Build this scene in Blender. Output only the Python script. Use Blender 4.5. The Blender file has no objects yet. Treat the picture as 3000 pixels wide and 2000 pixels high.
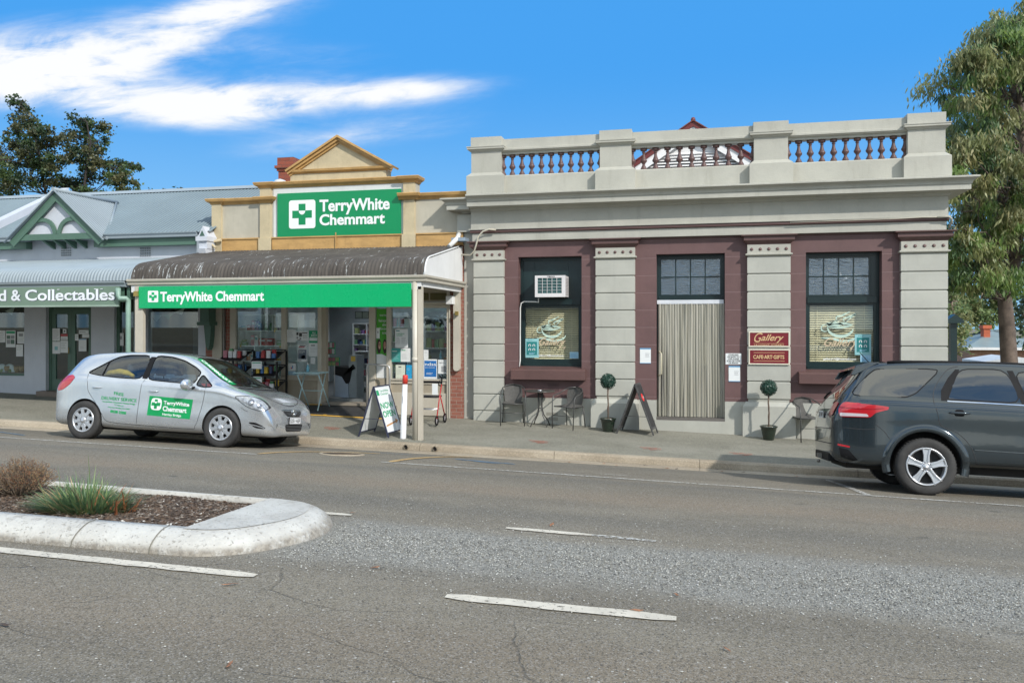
import bpy, bmesh, math, random
from mathutils import Vector, Matrix, Euler
from mathutils.bvhtree import BVHTree
PI = math.pi
rad = math.radians
random.seed(7)
sc = bpy.context.scene
COL = sc.collection
# ------------------------------------------------ camera, light, exposure
F = 1850.0; CX = 1176.0; HY = 750.0; CH = 2.2
YAW = math.atan(F / (CX + 6800)); CA = math.cos(YAW); SA = math.sin(YAW)
cd = bpy.data.cameras.new('camera'); cam = bpy.data.objects.new('camera', cd); COL.objects.link(cam)
cd.sensor_width = 36; cd.lens = 36 * F / 2352; cd.shift_y = -(784 - HY) / 2352
cd.clip_start = 0.05; cd.clip_end = 3000
cam.location = (0, 0, CH); cam.rotation_euler = (PI / 2, 0, YAW)
sc.camera = cam
sc.view_settings.view_transform = 'Standard'; sc.view_settings.look = 'None'
sc.view_settings.exposure = 0.79; sc.view_settings.gamma = 1
SUNV = Vector((0.44, -0.36, 0.40)).normalized()     # towards the sun
sl = bpy.data.lights.new('sun', 'SUN'); so = bpy.data.objects.new('sun', sl); COL.objects.link(so)
sl.energy = 2.45; sl.angle = rad(1.2); sl.color = (1.0, 0.955, 0.89)
so.rotation_euler = SUNV.to_track_quat('Z', 'Y').to_euler()
W = bpy.data.worlds.new('World'); sc.world = W; W.use_nodes = True

class NT:
    """tiny node-expression helper"""
    def __init__(s, tree): s.t = tree; s.n = tree.nodes; s.l = tree.links
    def node(s, typ, ins=None, **kw):
        n = s.n.new(typ)
        for k, v in kw.items(): setattr(n, k, v)
        for k, v in (ins or {}).items():
            sock = n.inputs[k]
            if isinstance(v, bpy.types.NodeSocket): s.l.new(v, sock)
            else: sock.default_value = v
        return n
    def m(s, op, *a, clamp=False):
        n = s.n.new('ShaderNodeMath'); n.operation = op; n.use_clamp = clamp
        for i, v in enumerate(a):
            if isinstance(v, bpy.types.NodeSocket): s.l.new(v, n.inputs[i])
            else: n.inputs[i].default_value = v
        return n.outputs[0]
    def mix(s, f, a, b, mode='MIX'):
        n = s.n.new('ShaderNodeMix'); n.data_type = 'RGBA'; n.blend_type = mode; n.clamp_factor = True
        for i, v in ((0, f), (6, a), (7, b)):
            if isinstance(v, bpy.types.NodeSocket): s.l.new(v, n.inputs[i])
            else:
                if i and len(v) == 3: v = (*v, 1)
                n.inputs[i].default_value = v
        return n.outputs[2]
    def noise(s, vec, scale, detail=3, rough=.5, dist=0.0):
        n = s.node('ShaderNodeTexNoise', {'Scale': scale, 'Detail': detail, 'Roughness': rough, 'Distortion': dist})
        if vec is not None: s.l.new(vec, n.inputs['Vector'])
        return n.outputs['Fac']
    def ramp(s, f, a, b):      # linear smooth step a..b
        n = s.node('ShaderNodeMapRange', {'From Min': a, 'From Max': b}, interpolation_type='SMOOTHSTEP')
        s.l.new(f, n.inputs['Value']); return n.outputs['Result']
    def mapping(s, vec, scale=(1, 1, 1), rot=(0, 0, 0), loc=(0, 0, 0)):
        n = s.node('ShaderNodeMapping', {'Scale': scale, 'Rotation': rot, 'Location': loc})
        s.l.new(vec, n.inputs['Vector']); return n.outputs['Vector']

def sky():
    t = NT(W.node_tree); t.n.clear()
    out = t.n.new('ShaderNodeOutputWorld'); bg = t.n.new('ShaderNodeBackground')
    st = t.node('ShaderNodeTexSky', sky_type='NISHITA', sun_disc=False)
    st.sun_elevation = math.asin(SUNV.z); st.sun_rotation = math.atan2(SUNV.x, SUNV.y)
    st.air_density = 1.0; st.dust_density = 0.35; st.ozone_density = 2.6; st.altitude = 100
    tc = t.n.new('ShaderNodeTexCoord')
    sp = t.node('ShaderNodeSeparateXYZ', {0: tc.outputs['Generated']})
    x, y, z = sp.outputs
    yy = t.m('MAXIMUM', y, 0.08)
    grad = t.mix(t.ramp(z, -.02, .32), (1.72, 3.5, 5.2), (.36, 2.04, 4.95))
    grad = t.mix(t.ramp(z, .3, .9), grad, (.2, 1.6, 4.3))
    skc = t.mix(.97, st.outputs[0], grad)
    u = t.m('DIVIDE', x, yy); v = t.m('DIVIDE', z, yy)
    def uv(px, py):
        R = (px - CX) / F; Yc = SA * R + CA
        return (CA * R - SA) / Yc, (HY - py) / F / Yc
    # streak noise in sky coordinates
    cb = t.node('ShaderNodeCombineXYZ', {0: u, 1: v, 2: 0.0}).outputs[0]
    st1 = t.noise(t.mapping(cb, (3.2, 13, 1), (0, 0, rad(-4))), 1.0, 8, .62, .9)
    st2 = t.noise(t.mapping(cb, (9, 48, 1), (0, 0, rad(-8)), (3, 1, 0)), 1.0, 6, .6, .6)
    st3 = t.noise(t.mapping(cb, (18, 30, 1), (0, 0, rad(-40)), (1, 7, 0)), 1.0, 6, .65, 1.2)
    def blob(px, py, wx, wy, rot=0.0, amp=1.0):
        cu, cv = uv(px, py); su = wx / F * 1.12; sv = wy / F * 1.05
        c, s_ = math.cos(rad(rot)), math.sin(rad(rot))
        du = t.m('SUBTRACT', u, cu); dv = t.m('SUBTRACT', v, cv)
        a = t.m('DIVIDE', t.m('ADD', t.m('MULTIPLY', du, c), t.m('MULTIPLY', dv, s_)), su)
        b = t.m('DIVIDE', t.m('SUBTRACT', t.m('MULTIPLY', dv, c), t.m('MULTIPLY', du, s_)), sv)
        r2 = t.m('ADD', t.m('MULTIPLY', a, a), t.m('MULTIPLY', b, b))
        return t.m('MULTIPLY', t.m('POWER', 2.718, t.m('MULTIPLY', r2, -1.0)), amp)
    S = None
    for bl in [(40, 175, 270, 62, 2, 1.9), (290, 140, 190, 70, 10, .75), (400, 245, 260, 46, -6, 1.6), (660, 222, 320, 40, -3, .95),
               (900, 208, 200, 26, 0, .8), (440, 50, 150, 55, 25, .7), (580, 10, 120, 36, 20, .6), (60, 90, 300, 60, 0, .5), (800, 315, 280, 36, 4, .5), (650, 130, 260, 50, -6, .32), (620, 20, 260, 60, 12, .3), (300, 60, 300, 50, 10, .35),
               (-500, 200, 400, 120, 0, 1.0)]:
        b = blob(*bl); S = b if S is None else t.m('ADD', S, b)
    wob = t.m('ADD', t.m('MULTIPLY', t.m('SUBTRACT', st1, .5), 3.0), t.m('MULTIPLY', t.m('SUBTRACT', st2, .5), 1.6))
    wob = t.m('ADD', wob, t.m('MULTIPLY', t.m('SUBTRACT', st3, .5), .45))
    dens = t.m('MULTIPLY', S, t.m('ADD', 1.0, wob))
    dens = t.ramp(dens, .08, 1.5)
    # thin high cloud added out of view, behind camera and overhead, as fill light
    zz = t.m('MAXIMUM', z, .05); pv = t.node('ShaderNodeCombineXYZ', {0: t.m('DIVIDE', x, zz), 1: t.m('DIVIDE', y, zz), 2: 0.0}).outputs[0]
    pn = t.noise(t.mapping(pv, (.5, 1.6, 1), (0, 0, rad(20))), 1.0, 7, .62, .8)
    back = t.m('MULTIPLY', t.ramp(pn, .36, .62), t.m('MAXIMUM', t.ramp(y, .05, -.25), t.ramp(z, .55, .8)))
    col = t.mix(dens, skc, (CLOUDV * 0.97, CLOUDV * 0.985, CLOUDV, 1))
    col = t.mix(t.m('MULTIPLY', back, .92), col, (9.8, 9.9, 8.9, 1))
    t.l.new(col, bg.inputs[0]); bg.inputs[1].default_value = SKYS
    t.l.new(bg.outputs[0], out.inputs[0])
SKYS = 0.105; CLOUDV = 5.6
sky()

# ------------------------------------------------ surveying helpers: photo pixel + known plane -> world point
def at(x, y, Y):
    R = (x - CX) / F; Yc = SA * R + CA; t = Y / Yc
    return Vector(((CA * R - SA) * t, Y, CH + (HY - y) / F * t))
REG = {'g3': (1350, 700, .39545), 'g4': (2100, 700, .39552), 'g1': (1300, 300, .38265), 'g2': (2100, 300, .38265),
       'p3': (560, 380, .38265), 'p4': (380, 780, .42517), 'p5': (620, 880, .20408), 'p6': (900, 880, .26786),
       'c1': (0, 200, .38259), 'c2': (0, 700, .38272), 'k1': (160, 1000, .33163), 'k5': (2350, 1000, .31894)}
def zr(reg, x, y, Y):
    a, b, s = REG[reg]
    return at((a + x * s) / 1.27551, (b + y * s) / 1.27551, Y)
PROF = [(-60, -2.1), (-12, -1.95), (-6, -1.85), (0, -1.74), (3, -1.72), (5, -1.745), (8, -1.86), (10, -1.975), (11.08, -2.065), (11.6, -2.115),
        (12.65, -2.23), (13.1, -2.285), (13.5, -2.31), (60, -2.31)]
def prof(Y):
    for (a0, b0), (a1, b1) in zip(PROF, PROF[1:]):
        if Y <= a1: return b0 + (b1 - b0) * (Y - a0) / (a1 - a0)
    return PROF[-1][1]
def sx(X, s):      # the street falls gently to the right and levels out far away
    return -s * 40 * math.tanh(X / 40)
def gz(X, Y): return CH + prof(Y) + sx(X, .0228)
def foot(X, Y):
    u = min(max((Y - 13.65) / 2.75, 0), 1)
    return CH + (1 - u) * (-2.19 + sx(X, .0228)) + u * (-2.09 + sx(X, .0303))

# ------------------------------------------------ mesh builder
class MB:
    def __init__(s): s.v = []; s.f = []; s.sm = []
    def add(s, vs, fs, smooth=False):
        o = len(s.v); s.v += [tuple(p) for p in vs]
        for f in fs: s.f.append([o + i for i in f]); s.sm.append(smooth)
        return s
    def box(s, x0, x1, y0, y1, z0, z1, M=None):
        vs = [Vector(p) for p in ((x0, y0, z0), (x1, y0, z0), (x1, y1, z0), (x0, y1, z0), (x0, y0, z1), (x1, y0, z1), (x1, y1, z1), (x0, y1, z1))]
        if M is not None: vs = [M @ p for p in vs]
        return s.add(vs, [(0, 3, 2, 1), (4, 5, 6, 7), (0, 1, 5, 4), (1, 2, 6, 5), (2, 3, 7, 6), (3, 0, 4, 7)])
    def prism(s, poly, axis, a, b, smooth=False, M=None):
        def P(p, t):
            q = Vector((t, p[0], p[1])) if axis == 'x' else Vector((p[0], t, p[1])) if axis == 'y' else Vector((p[0], p[1], t))
            return M @ q if M is not None else q
        n = len(poly)
        vs = [P(p, a) for p in poly] + [P(p, b) for p in poly]
        s.add(vs, [list(range(n))[::-1], list(range(n, 2 * n))])
        o = len(s.v) - 2 * n
        for i in range(n):
            j = (i + 1) % n; s.f.append([o + i, o + j, o + n + j, o + n + i]); s.sm.append(smooth)
        return s
    def tube(s, pts, r, n=8, caps=True, smooth=True):
        pts = [Vector(p) for p in pts]; rs = r if isinstance(r, (list, tuple)) else [r] * len(pts)
        o = len(s.v); prev = None
        for i, p in enumerate(pts):
            d = (pts[min(i + 1, len(pts) - 1)] - pts[max(i - 1, 0)])
            if d.length < 1e-9: d = Vector((0, 0, 1))
            d.normalize()
            if prev is None: q = d.to_track_quat('Z', 'Y').to_matrix(); ax = q.col[0].copy()
            else: ax = (prev - d * prev.dot(d)); ax = ax.normalized() if ax.length > 1e-6 else d.orthogonal().normalized()
            prev = ax; bx = d.cross(ax)
            for k in range(n):
                a = 2 * PI * k / n; s.v.append(tuple(p + (ax * math.cos(a) + bx * math.sin(a)) * rs[i]))
        for i in range(len(pts) - 1):
            for k in range(n):
                k2 = (k + 1) % n
                s.f.append([o + i * n + k, o + i * n + k2, o + (i + 1) * n + k2, o + (i + 1) * n + k]); s.sm.append(smooth)
        if caps:
            s.f.append([o + k for k in range(n)][::-1]); s.sm.append(False)
            e = o + (len(pts) - 1) * n; s.f.append([e + k for k in range(n)]); s.sm.append(False)
        return s
    def lathe(s, pr, c=(0, 0, 0), n=16, M=None, smooth=True, caps=True):
        o = len(s.v); c = Vector(c)
        for r, z in pr:
            for k in range(n):
                a = 2 * PI * k / n; q = Vector((r * math.cos(a), r * math.sin(a), z))
                if M is not None: q = M @ q
                s.v.append(tuple(c + q))
        for i in range(len(pr) - 1):
            for k in range(n):
                k2 = (k + 1) % n
                s.f.append([o + i * n + k, o + i * n + k2, o + (i + 1) * n + k2, o + (i + 1) * n + k]); s.sm.append(smooth)
        if caps:
            s.f.append([o + k for k in range(n)][::-1]); s.sm.append(False)
            e = o + (len(pr) - 1) * n; s.f.append([e + k for k in range(n)]); s.sm.append(False)
        return s
    def grid(s, fn, nu, nv, smooth=True, flip=False):
        o = len(s.v)
        for i in range(nu + 1):
            for j in range(nv + 1): s.v.append(tuple(fn(i / nu, j / nv)))
        for i in range(nu):
            for j in range(nv):
                a = o + i * (nv + 1) + j; q = [a, a + nv + 1, a + nv + 2, a + 1]
                s.f.append(q[::-1] if flip else q); s.sm.append(smooth)
        return s
    def mould(s, pr, path, closed=False, smooth=False):
        """profile [(outward, z)] swept along a level path [(x, y)], outward = right-hand side of travel, mitred"""
        n = len(path); o = len(s.v); m = len(pr)
        for i in range(n):
            p = Vector(path[i])
            dn = []
            if closed or i > 0: d = (p - Vector(path[i - 1])).normalized(); dn.append(Vector((d.y, -d.x)))
            if closed or i < n - 1: d = (Vector(path[(i + 1) % n]) - p).normalized(); dn.append(Vector((d.y, -d.x)))
            if len(dn) == 2: q = (dn[0] + dn[1]); k = q.normalized(); k = k / max(k.dot(dn[0]), .2)
            else: k = dn[0]
            for d, z in pr: s.v.append((p.x + k.x * d, p.y + k.y * d, z))
        for i in range(n if closed else n - 1):
            i2 = (i + 1) % n
            for j in range(m - 1):
                s.f.append([o + i * m + j, o + i2 * m + j, o + i2 * m + j + 1, o + i * m + j + 1]); s.sm.append(smooth)
        if not closed:
            s.f.append([o + j for j in range(m)]); s.sm.append(False)
            s.f.append([o + (n - 1) * m + j for j in range(m)][::-1]); s.sm.append(False)
        return s
    def wall(s, x0, x1, z0, z1, y0, y1, holes, ztop=None):
        """a wall standing along x with rectangular openings"""
        xs = sorted({x0, x1, *[h[0] for h in holes], *[h[1] for h in holes]}); zs = sorted({z0, z1, *[h[2] for h in holes], *[h[3] for h in holes]})
        xs = [x for x in xs if x0 <= x <= x1]; zs = [z for z in zs if z0 <= z <= z1]
        def solid(i, j):
            if i < 0 or j < 0 or i >= len(xs) - 1 or j >= len(zs) - 1: return False
            cx = (xs[i] + xs[i + 1]) / 2; cz = (zs[j] + zs[j + 1]) / 2
            return not any(h[0] < cx < h[1] and h[2] < cz < h[3] for h in holes)
        for i in range(len(xs) - 1):
            for j in range(len(zs) - 1):
                if not solid(i, j): continue
                a, b, c, d = xs[i], xs[i + 1], zs[j], zs[j + 1]
                s.add([(a, y0, c), (b, y0, c), (b, y0, d), (a, y0, d)], [(0, 1, 2, 3)])
                s.add([(a, y1, c), (b, y1, c), (b, y1, d), (a, y1, d)], [(3, 2, 1, 0)])
                if not solid(i - 1, j): s.add([(a, y1, c), (a, y0, c), (a, y0, d), (a, y1, d)], [(0, 1, 2, 3)])
                if not solid(i + 1, j): s.add([(b, y0, c), (b, y1, c), (b, y1, d), (b, y0, d)], [(0, 1, 2, 3)])
                if not solid(i, j - 1): s.add([(a, y1, c), (b, y1, c), (b, y0, c), (a, y0, c)], [(0, 1, 2, 3)])
                if not solid(i, j + 1): s.add([(a, y0, d), (b, y0, d), (b, y1, d), (a, y1, d)], [(0, 1, 2, 3)])
        return s
    def build(s, name, mat, parent=None, local=False, bevel=0, tag=None, fix=False, merge=False):
        """local=False: the vertices are world points; the parent's location is taken off"""
        off = Vector((0, 0, 0))
        if parent is not None and not local: off = org(parent)
        me = bpy.data.meshes.new(name)
        me.from_pydata([(a - off.x, b - off.y, c - off.z) for a, b, c in s.v] if off.length else s.v, [], s.f)
        me.polygons.foreach_set('use_smooth', s.sm)
        if fix or merge:
            bm = bmesh.new(); bm.from_mesh(me)
            if merge: bmesh.ops.remove_doubles(bm, verts=bm.verts, dist=1e-5)
            if fix: bmesh.ops.recalc_face_normals(bm, faces=bm.faces)
            bm.to_mesh(me); bm.free()
        me.materials.append(mat)
        o = bpy.data.objects.new(name, me); COL.objects.link(o)
        if parent is not None: o.parent = parent
        if bevel:
            b = o.modifiers.new('bevel', 'BEVEL'); b.width = bevel; b.segments = 2; b.limit_method = 'ANGLE'; b.angle_limit = rad(50)
        if tag: settag(o, *tag)
        return o
def org(o):
    v = Vector((0, 0, 0))
    while o is not None: v = v + Vector(o.location); o = o.parent
    return v
def settag(o, label=None, cat=None, group=None, kind=None):
    if label: o['label'] = label
    if cat: o['category'] = cat
    if group: o['group'] = group
    if kind: o['kind'] = kind
    return o
def thing(name, label, cat, loc=(0, 0, 0), rot=(0, 0, 0), group=None):
    o = bpy.data.objects.new(name, None); COL.objects.link(o); o.location = loc; o.rotation_euler = rot
    o.empty_display_size = .2
    return settag(o, label, cat, group)
def struct(name, mb, mat, **k):
    o = mb.build(name, mat, **k); o['kind'] = 'structure'; return o
def dup(root, loc=None, rot=None, label=None, group=None):
    kids = {}
    for o in COL.objects:
        if o.parent is not None: kids.setdefault(o.parent.name, []).append(o)
    def cp(o, par):
        c = o.copy(); COL.objects.link(c)
        if par is not None: c.parent = par
        for k in kids.get(o.name, []): cp(k, c)
        return c
    r = cp(root, None)
    if loc is not None: r.location = loc
    if rot is not None: r.rotation_euler = rot
    if label: r['label'] = label
    if group: r['group'] = group
    return r

# ------------------------------------------------ materials
MATS = {}
def M(name, col, rough=.6, metal=0.0, var=.12, vs=1.5, bump=0.0, bs=40, spec=.5, col2=None, fs=12.0, coat=0.0, dirt=0.0, stretch=(1, 1, 1)):
    if name in MATS: return MATS[name]
    m = bpy.data.materials.new(name); m.use_nodes = True; MATS[name] = m
    t = NT(m.node_tree); p = t.n['Principled BSDF']
    tc = t.n.new('ShaderNodeTexCoord').outputs['Object']
    if stretch != (1, 1, 1): tc = t.mapping(tc, stretch)
    c = (*col, 1)
    a = tuple(min(1, x * (1 - var)) for x in col) if col2 is None else col2
    b = tuple(min(1, x * (1 + var)) for x in col)
    n1 = t.noise(tc, vs, 5, .6)
    cc = t.mix(t.ramp(n1, .3, .7), a, b)
    n2 = t.noise(tc, fs * vs, 4, .6)
    cc = t.mix(t.m('MULTIPLY', t.ramp(n2, .45, .75), var), cc, tuple(x * .55 for x in col))
    if dirt:
        n3 = t.noise(t.mapping(tc, (2.5, 2.5, .5)), 2.2, 6, .7)
        cc = t.mix(t.m('MULTIPLY', t.ramp(n3, .5, .8), dirt), cc, (col[0] * .45, col[1] * .42, col[2] * .36))
    t.l.new(cc, p.inputs['Base Color'])
    rr = t.m('ADD', rough - .06, t.m('MULTIPLY', n2, .12), clamp=True); t.l.new(rr, p.inputs['Roughness'])
    p.inputs['Metallic'].default_value = metal
    p.inputs['Specular IOR Level'].default_value = spec
    if coat: p.inputs['Coat Weight'].default_value = coat; p.inputs['Coat Roughness'].default_value = .04
    if bump:
        bn = t.node('ShaderNodeBump', {'Strength': bump, 'Distance': .01, 'Height': t.noise(tc, bs, 4, .6)})
        t.l.new(bn.outputs[0], p.inputs['Normal'])
    return m
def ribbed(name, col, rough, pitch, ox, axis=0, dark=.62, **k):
    """painted tin; shade in its corrugation valleys is put into the colour as dark stripes"""
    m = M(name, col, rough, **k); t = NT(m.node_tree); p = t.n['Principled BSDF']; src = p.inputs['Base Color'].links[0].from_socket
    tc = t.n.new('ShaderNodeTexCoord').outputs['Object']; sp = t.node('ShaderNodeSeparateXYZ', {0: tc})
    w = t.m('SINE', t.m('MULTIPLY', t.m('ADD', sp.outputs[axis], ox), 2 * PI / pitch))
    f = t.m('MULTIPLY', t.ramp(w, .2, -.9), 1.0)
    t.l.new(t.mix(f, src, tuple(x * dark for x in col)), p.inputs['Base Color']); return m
def glassmat(name, tint=(.85, .92, .9), refl=1.0, rough=0.0, base=.04, wavy=0.0):
    if name in MATS: return MATS[name]
    m = bpy.data.materials.new(name); m.use_nodes = True; MATS[name] = m
    t = NT(m.node_tree); t.n.remove(t.n['Principled BSDF']); out = t.n['Material Output']
    tr = t.node('ShaderNodeBsdfTransparent', {'Color': (*tint, 1)}); gl = t.node('ShaderNodeBsdfGlossy', {'Roughness': rough, 'Color': (.95, .98, 1, 1)})
    lw = t.node('ShaderNodeLayerWeight', {'Blend': .5})
    if wavy:
        tc = t.n.new('ShaderNodeTexCoord').outputs['Object']
        bn = t.node('ShaderNodeBump', {'Strength': wavy, 'Distance': .02, 'Height': t.noise(t.mapping(tc, (8, 8, 40)), 1.0, 3, .6, .8)})
        t.l.new(bn.outputs[0], gl.inputs['Normal'])
    f = t.m('MULTIPLY', t.m('ADD', t.m('MULTIPLY', t.m('POWER', lw.outputs['Facing'], 4.0), 1 - base), base), refl, clamp=True)
    mx = t.node('ShaderNodeMixShader', {0: f, 1: tr.outputs[0], 2: gl.outputs[0]})
    t.l.new(mx.outputs[0], out.inputs[0]); return m
def brickmat(name, c1, c2, mortar, s=1.0, dirt=.2):
    m = bpy.data.materials.new(name); m.use_nodes = True
    t = NT(m.node_tree); p = t.n['Principled BSDF']; tc = t.n.new('ShaderNodeTexCoord').outputs['Object']
    sp = t.node('ShaderNodeSeparateXYZ', {0: tc})
    v = t.node('ShaderNodeCombineXYZ', {0: t.m('ADD', sp.outputs[0], sp.outputs[1]), 1: sp.outputs[2], 2: 0.0}).outputs[0]
    b = t.node('ShaderNodeTexBrick', {'Vector': v, 'Color1': (*c1, 1), 'Color2': (*c2, 1), 'Mortar': (*mortar, 1), 'Scale': 1.0, 'Mortar Size': .006, 'Brick Width': .24 * s, 'Row Height': .086 * s, 'Mortar Smooth': .2, 'Bias': -.1})
    n = t.noise(tc, 5, 5, .65)
    c = t.mix(t.m('MULTIPLY', t.ramp(n, .45, .75), dirt * 2, clamp=True), b.outputs[0], tuple(x * .5 for x in c1))
    t.l.new(c, p.inputs['Base Color']); p.inputs['Roughness'].default_value = .85
    bn = t.node('ShaderNodeBump', {'Strength': .6, 'Distance': .01, 'Height': t.m('SUBTRACT', t.m('MULTIPLY', t.noise(tc, 60, 3), .3), b.outputs['Fac'])})
    t.l.new(bn.outputs[0], p.inputs['Normal']); return m

# ------------------------------------------------ text
def textmesh(s, size, bold=0.0, shear=0.0, space=1.0, align='LEFT', ext=0.0, line=1.0):
    c = bpy.data.curves.new('txt', 'FONT'); c.body = s; c.size = size; c.offset = bold; c.shear = shear; c.space_character = space
    c.align_x = align; c.extrude = ext; c.resolution_u = 4; c.space_line = line
    o = bpy.data.objects.new('txt', c); COL.objects.link(o)
    bpy.context.view_layer.update()
    me = bpy.data.meshes.new_from_object(o.evaluated_get(bpy.context.evaluated_depsgraph_get()))
    vs = [Vector(v.co) for v in me.vertices]; fs = [list(p.vertices) for p in me.polygons]
    bpy.data.objects.remove(o); bpy.data.meshes.remove(me); bpy.data.curves.remove(c)
    return vs, fs
def textfit(mb, s, x0, x1, z0, z1, Y, **k):
    """letters on a wall facing the street: the text box is fitted to x0..x1, z0..z1 on the plane y=Y, 4 mm deep"""
    vs, fs = textmesh(s, 1.0, **k)
    ax = min(v.x for v in vs); bx = max(v.x for v in vs); ay = min(v.y for v in vs); by = max(v.y for v in vs)
    mb.add([(x0 + (v.x - ax) / (bx - ax) * (x1 - x0), Y - v.z, z0 + (v.y - ay) / (by - ay) * (z1 - z0)) for v in vs], fs)
    return mb
# ================================================ GROUND, ROAD, PATHS
def roadmat():
    m = bpy.data.materials.new('asphalt'); m.use_nodes = True; t = NT(m.node_tree); p = t.n['Principled BSDF']
    tc = t.n.new('ShaderNodeTexCoord').outputs['Object']; sp = t.node('ShaderNodeSeparateXYZ', {0: tc}); X, Y, Z = sp.outputs
    big = t.noise(t.mapping(tc, (.35, 1.1, 1)), 1.3, 5, .6, .6)
    yw = t.m('ADD', Y, t.m('MULTIPLY', t.m('SUBTRACT', big, .5), .9))
    base = t.mix(t.ramp(big, .35, .68), (.158, .138, .104), (.207, .181, .136))
    # warm oil-brown wheel bands and darker tyre bands (wear that belongs to the road)
    def band(c, w): return t.ramp(t.m('ABSOLUTE', t.m('SUBTRACT', yw, c)), w, 0.0)
    base = t.mix(t.m('MULTIPLY', band(8.9, .75), .75), base, (.218, .172, .120))
    base = t.mix(t.m('MULTIPLY', band(4.0, .8), .55), base, (.206, .166, .118))
    base = t.mix(t.m('MULTIPLY', band(7.6, .45), .5), base, (.118, .112, .094))
    base = t.mix(t.m('MULTIPLY', band(10.1, .4), .55), base, (.118, .112, .094))
    base = t.mix(t.m('MULTIPLY', band(2.7, .7), .5), base, (.135, .131, .112))
    base = t.mix(t.m('MULTIPLY', band(12.6, 1.1), .45), base, (.140, .132, .110))
    # loose grit lying between the lanes right of the island
    g = t.m('MULTIPLY', t.ramp(X, -4.3, -2.8), t.ramp(t.m('ABSOLUTE', t.m('SUBTRACT', yw, 6.05)), .95, .35))
    vo = t.node('ShaderNodeTexVoronoi', {'Vector': tc, 'Scale': 95.0, 'Randomness': 1.0})
    gr = t.mix(t.ramp(vo.outputs['Color'], .2, .9), (.22, .215, .19), (.38, .372, .335))
    base = t.mix(t.m('MULTIPLY', g, .85), base, gr)
    # aggregate speckle
    v2 = t.node('ShaderNodeTexVoronoi', {'Vector': tc, 'Scale': 120.0, 'Randomness': 1.0})
    s2 = t.node('ShaderNodeSeparateColor', {0: v2.outputs['Color']})
    base = t.mix(t.m('MULTIPLY', t.ramp(s2.outputs[0], .62, .98), .6), base, (.32, .30, .27))
    base = t.mix(t.m('MULTIPLY', t.ramp(s2.outputs[1], .6, .95), .65), base, (.05, .047, .042))
    v3 = t.node('ShaderNodeTexVoronoi', {'Vector': tc, 'Scale': 38.0, 'Randomness': 1.0}); s3 = t.node('ShaderNodeSeparateColor', {0: v3.outputs['Color']})
    base = t.mix(t.m('MULTIPLY', t.m('MULTIPLY', t.ramp(s3.outputs[0], .982, .988), t.ramp(v3.outputs['Distance'], .35, .2)), .8), base, (.5, .48, .44))
    # fine cracks
    cn = t.node('ShaderNodeTexNoise', {'Vector': tc, 'Scale': 1.6, 'Detail': 4.0})
    wv = t.node('ShaderNodeMix', {0: .22, 4: tc, 5: cn.outputs['Color']}, data_type='VECTOR')
    cr = t.node('ShaderNodeTexVoronoi', {'Vector': t.mapping(wv.outputs[1], (.75, 1.9, 1), (0, 0, rad(6))), 'Scale': 1.25}, feature='DISTANCE_TO_EDGE')
    msk = t.ramp(t.noise(tc, .8, 3), .47, .6)
    near = t.ramp(Y, 6.4, 4.9)
    crk = t.m('MULTIPLY', t.m('MULTIPLY', t.ramp(cr.outputs['Distance'], .010, .001), msk), near)
    base = t.mix(t.m('MULTIPLY', crk, .42), base, (.05, .045, .04))
    # oil spots
    os_ = t.node('ShaderNodeTexVoronoi', {'Vector': t.mapping(tc, (1, 1.3, 1)), 'Scale': .9}); so_ = t.node('ShaderNodeSeparateColor', {0: os_.outputs['Color']})
    base = t.mix(t.m('MULTIPLY', t.m('MULTIPLY', t.ramp(t.m('ADD', os_.outputs['Distance'], t.m('MULTIPLY', t.noise(tc, 14, 3), .08)), .135, .085), t.ramp(so_.outputs[0], .5, .6)), .55), base, (.05, .048, .045))
    t.l.new(base, p.inputs['Base Color']); p.inputs['Roughness'].default_value = .88; p.inputs['Specular IOR Level'].default_value = .3
    h = t.m('ADD', t.m('MULTIPLY', v2.outputs['Distance'], -.6), t.m('MULTIPLY', t.noise(tc, 60, 3), .8))
    h = t.m('SUBTRACT', h, t.m('MULTIPLY', crk, 1.5))
    h = t.m('ADD', h, t.m('MULTIPLY', t.m('MULTIPLY', g, vo.outputs['Distance']), -1.6))
    bn = t.node('ShaderNodeBump', {'Strength': .75, 'Distance': .006, 'Height': h}); t.l.new(bn.outputs[0], p.inputs['Normal'])
    return m
def pavemat(name, c1, c2, sp=.5):
    m = bpy.data.materials.new(name); m.use_nodes = True; t = NT(m.node_tree); p = t.n['Principled BSDF']
    tc = t.n.new('ShaderNodeTexCoord').outputs['Object']
    c = t.mix(t.ramp(t.noise(t.mapping(tc, (.6, 1.2, 1)), .9, 5, .65, .4), .35, .68), c1, c2)
    v = t.node('ShaderNodeTexVoronoi', {'Vector': tc, 'Scale': 110.0}); s = t.node('ShaderNodeSeparateColor', {0: v.outputs['Color']})
    c = t.mix(t.m('MULTIPLY', t.ramp(s.outputs[0], .6, .98), sp), c, tuple(min(.8, x * 1.7) for x in c2))
    c = t.mix(t.m('MULTIPLY', t.ramp(s.outputs[1], .6, .98), sp), c, tuple(x * .45 for x in c1))
    d = t.ramp(t.noise(tc, 1.7, 6, .7), .56, .72)
    c = t.mix(t.m('MULTIPLY', d, .35), c, tuple(x * .6 for x in c1))
    t.l.new(c, p.inputs['Base Color']); p.inputs['Roughness'].default_value = .9; p.inputs['Specular IOR Level'].default_value = .3
    bn = t.node('ShaderNodeBump', {'Strength': .6, 'Distance': .005, 'Height': t.m('ADD', t.noise(tc, 50, 3), v.outputs['Distance'])}); t.l.new(bn.outputs[0], p.inputs['Normal'])
    return m
asph = roadmat()
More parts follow.
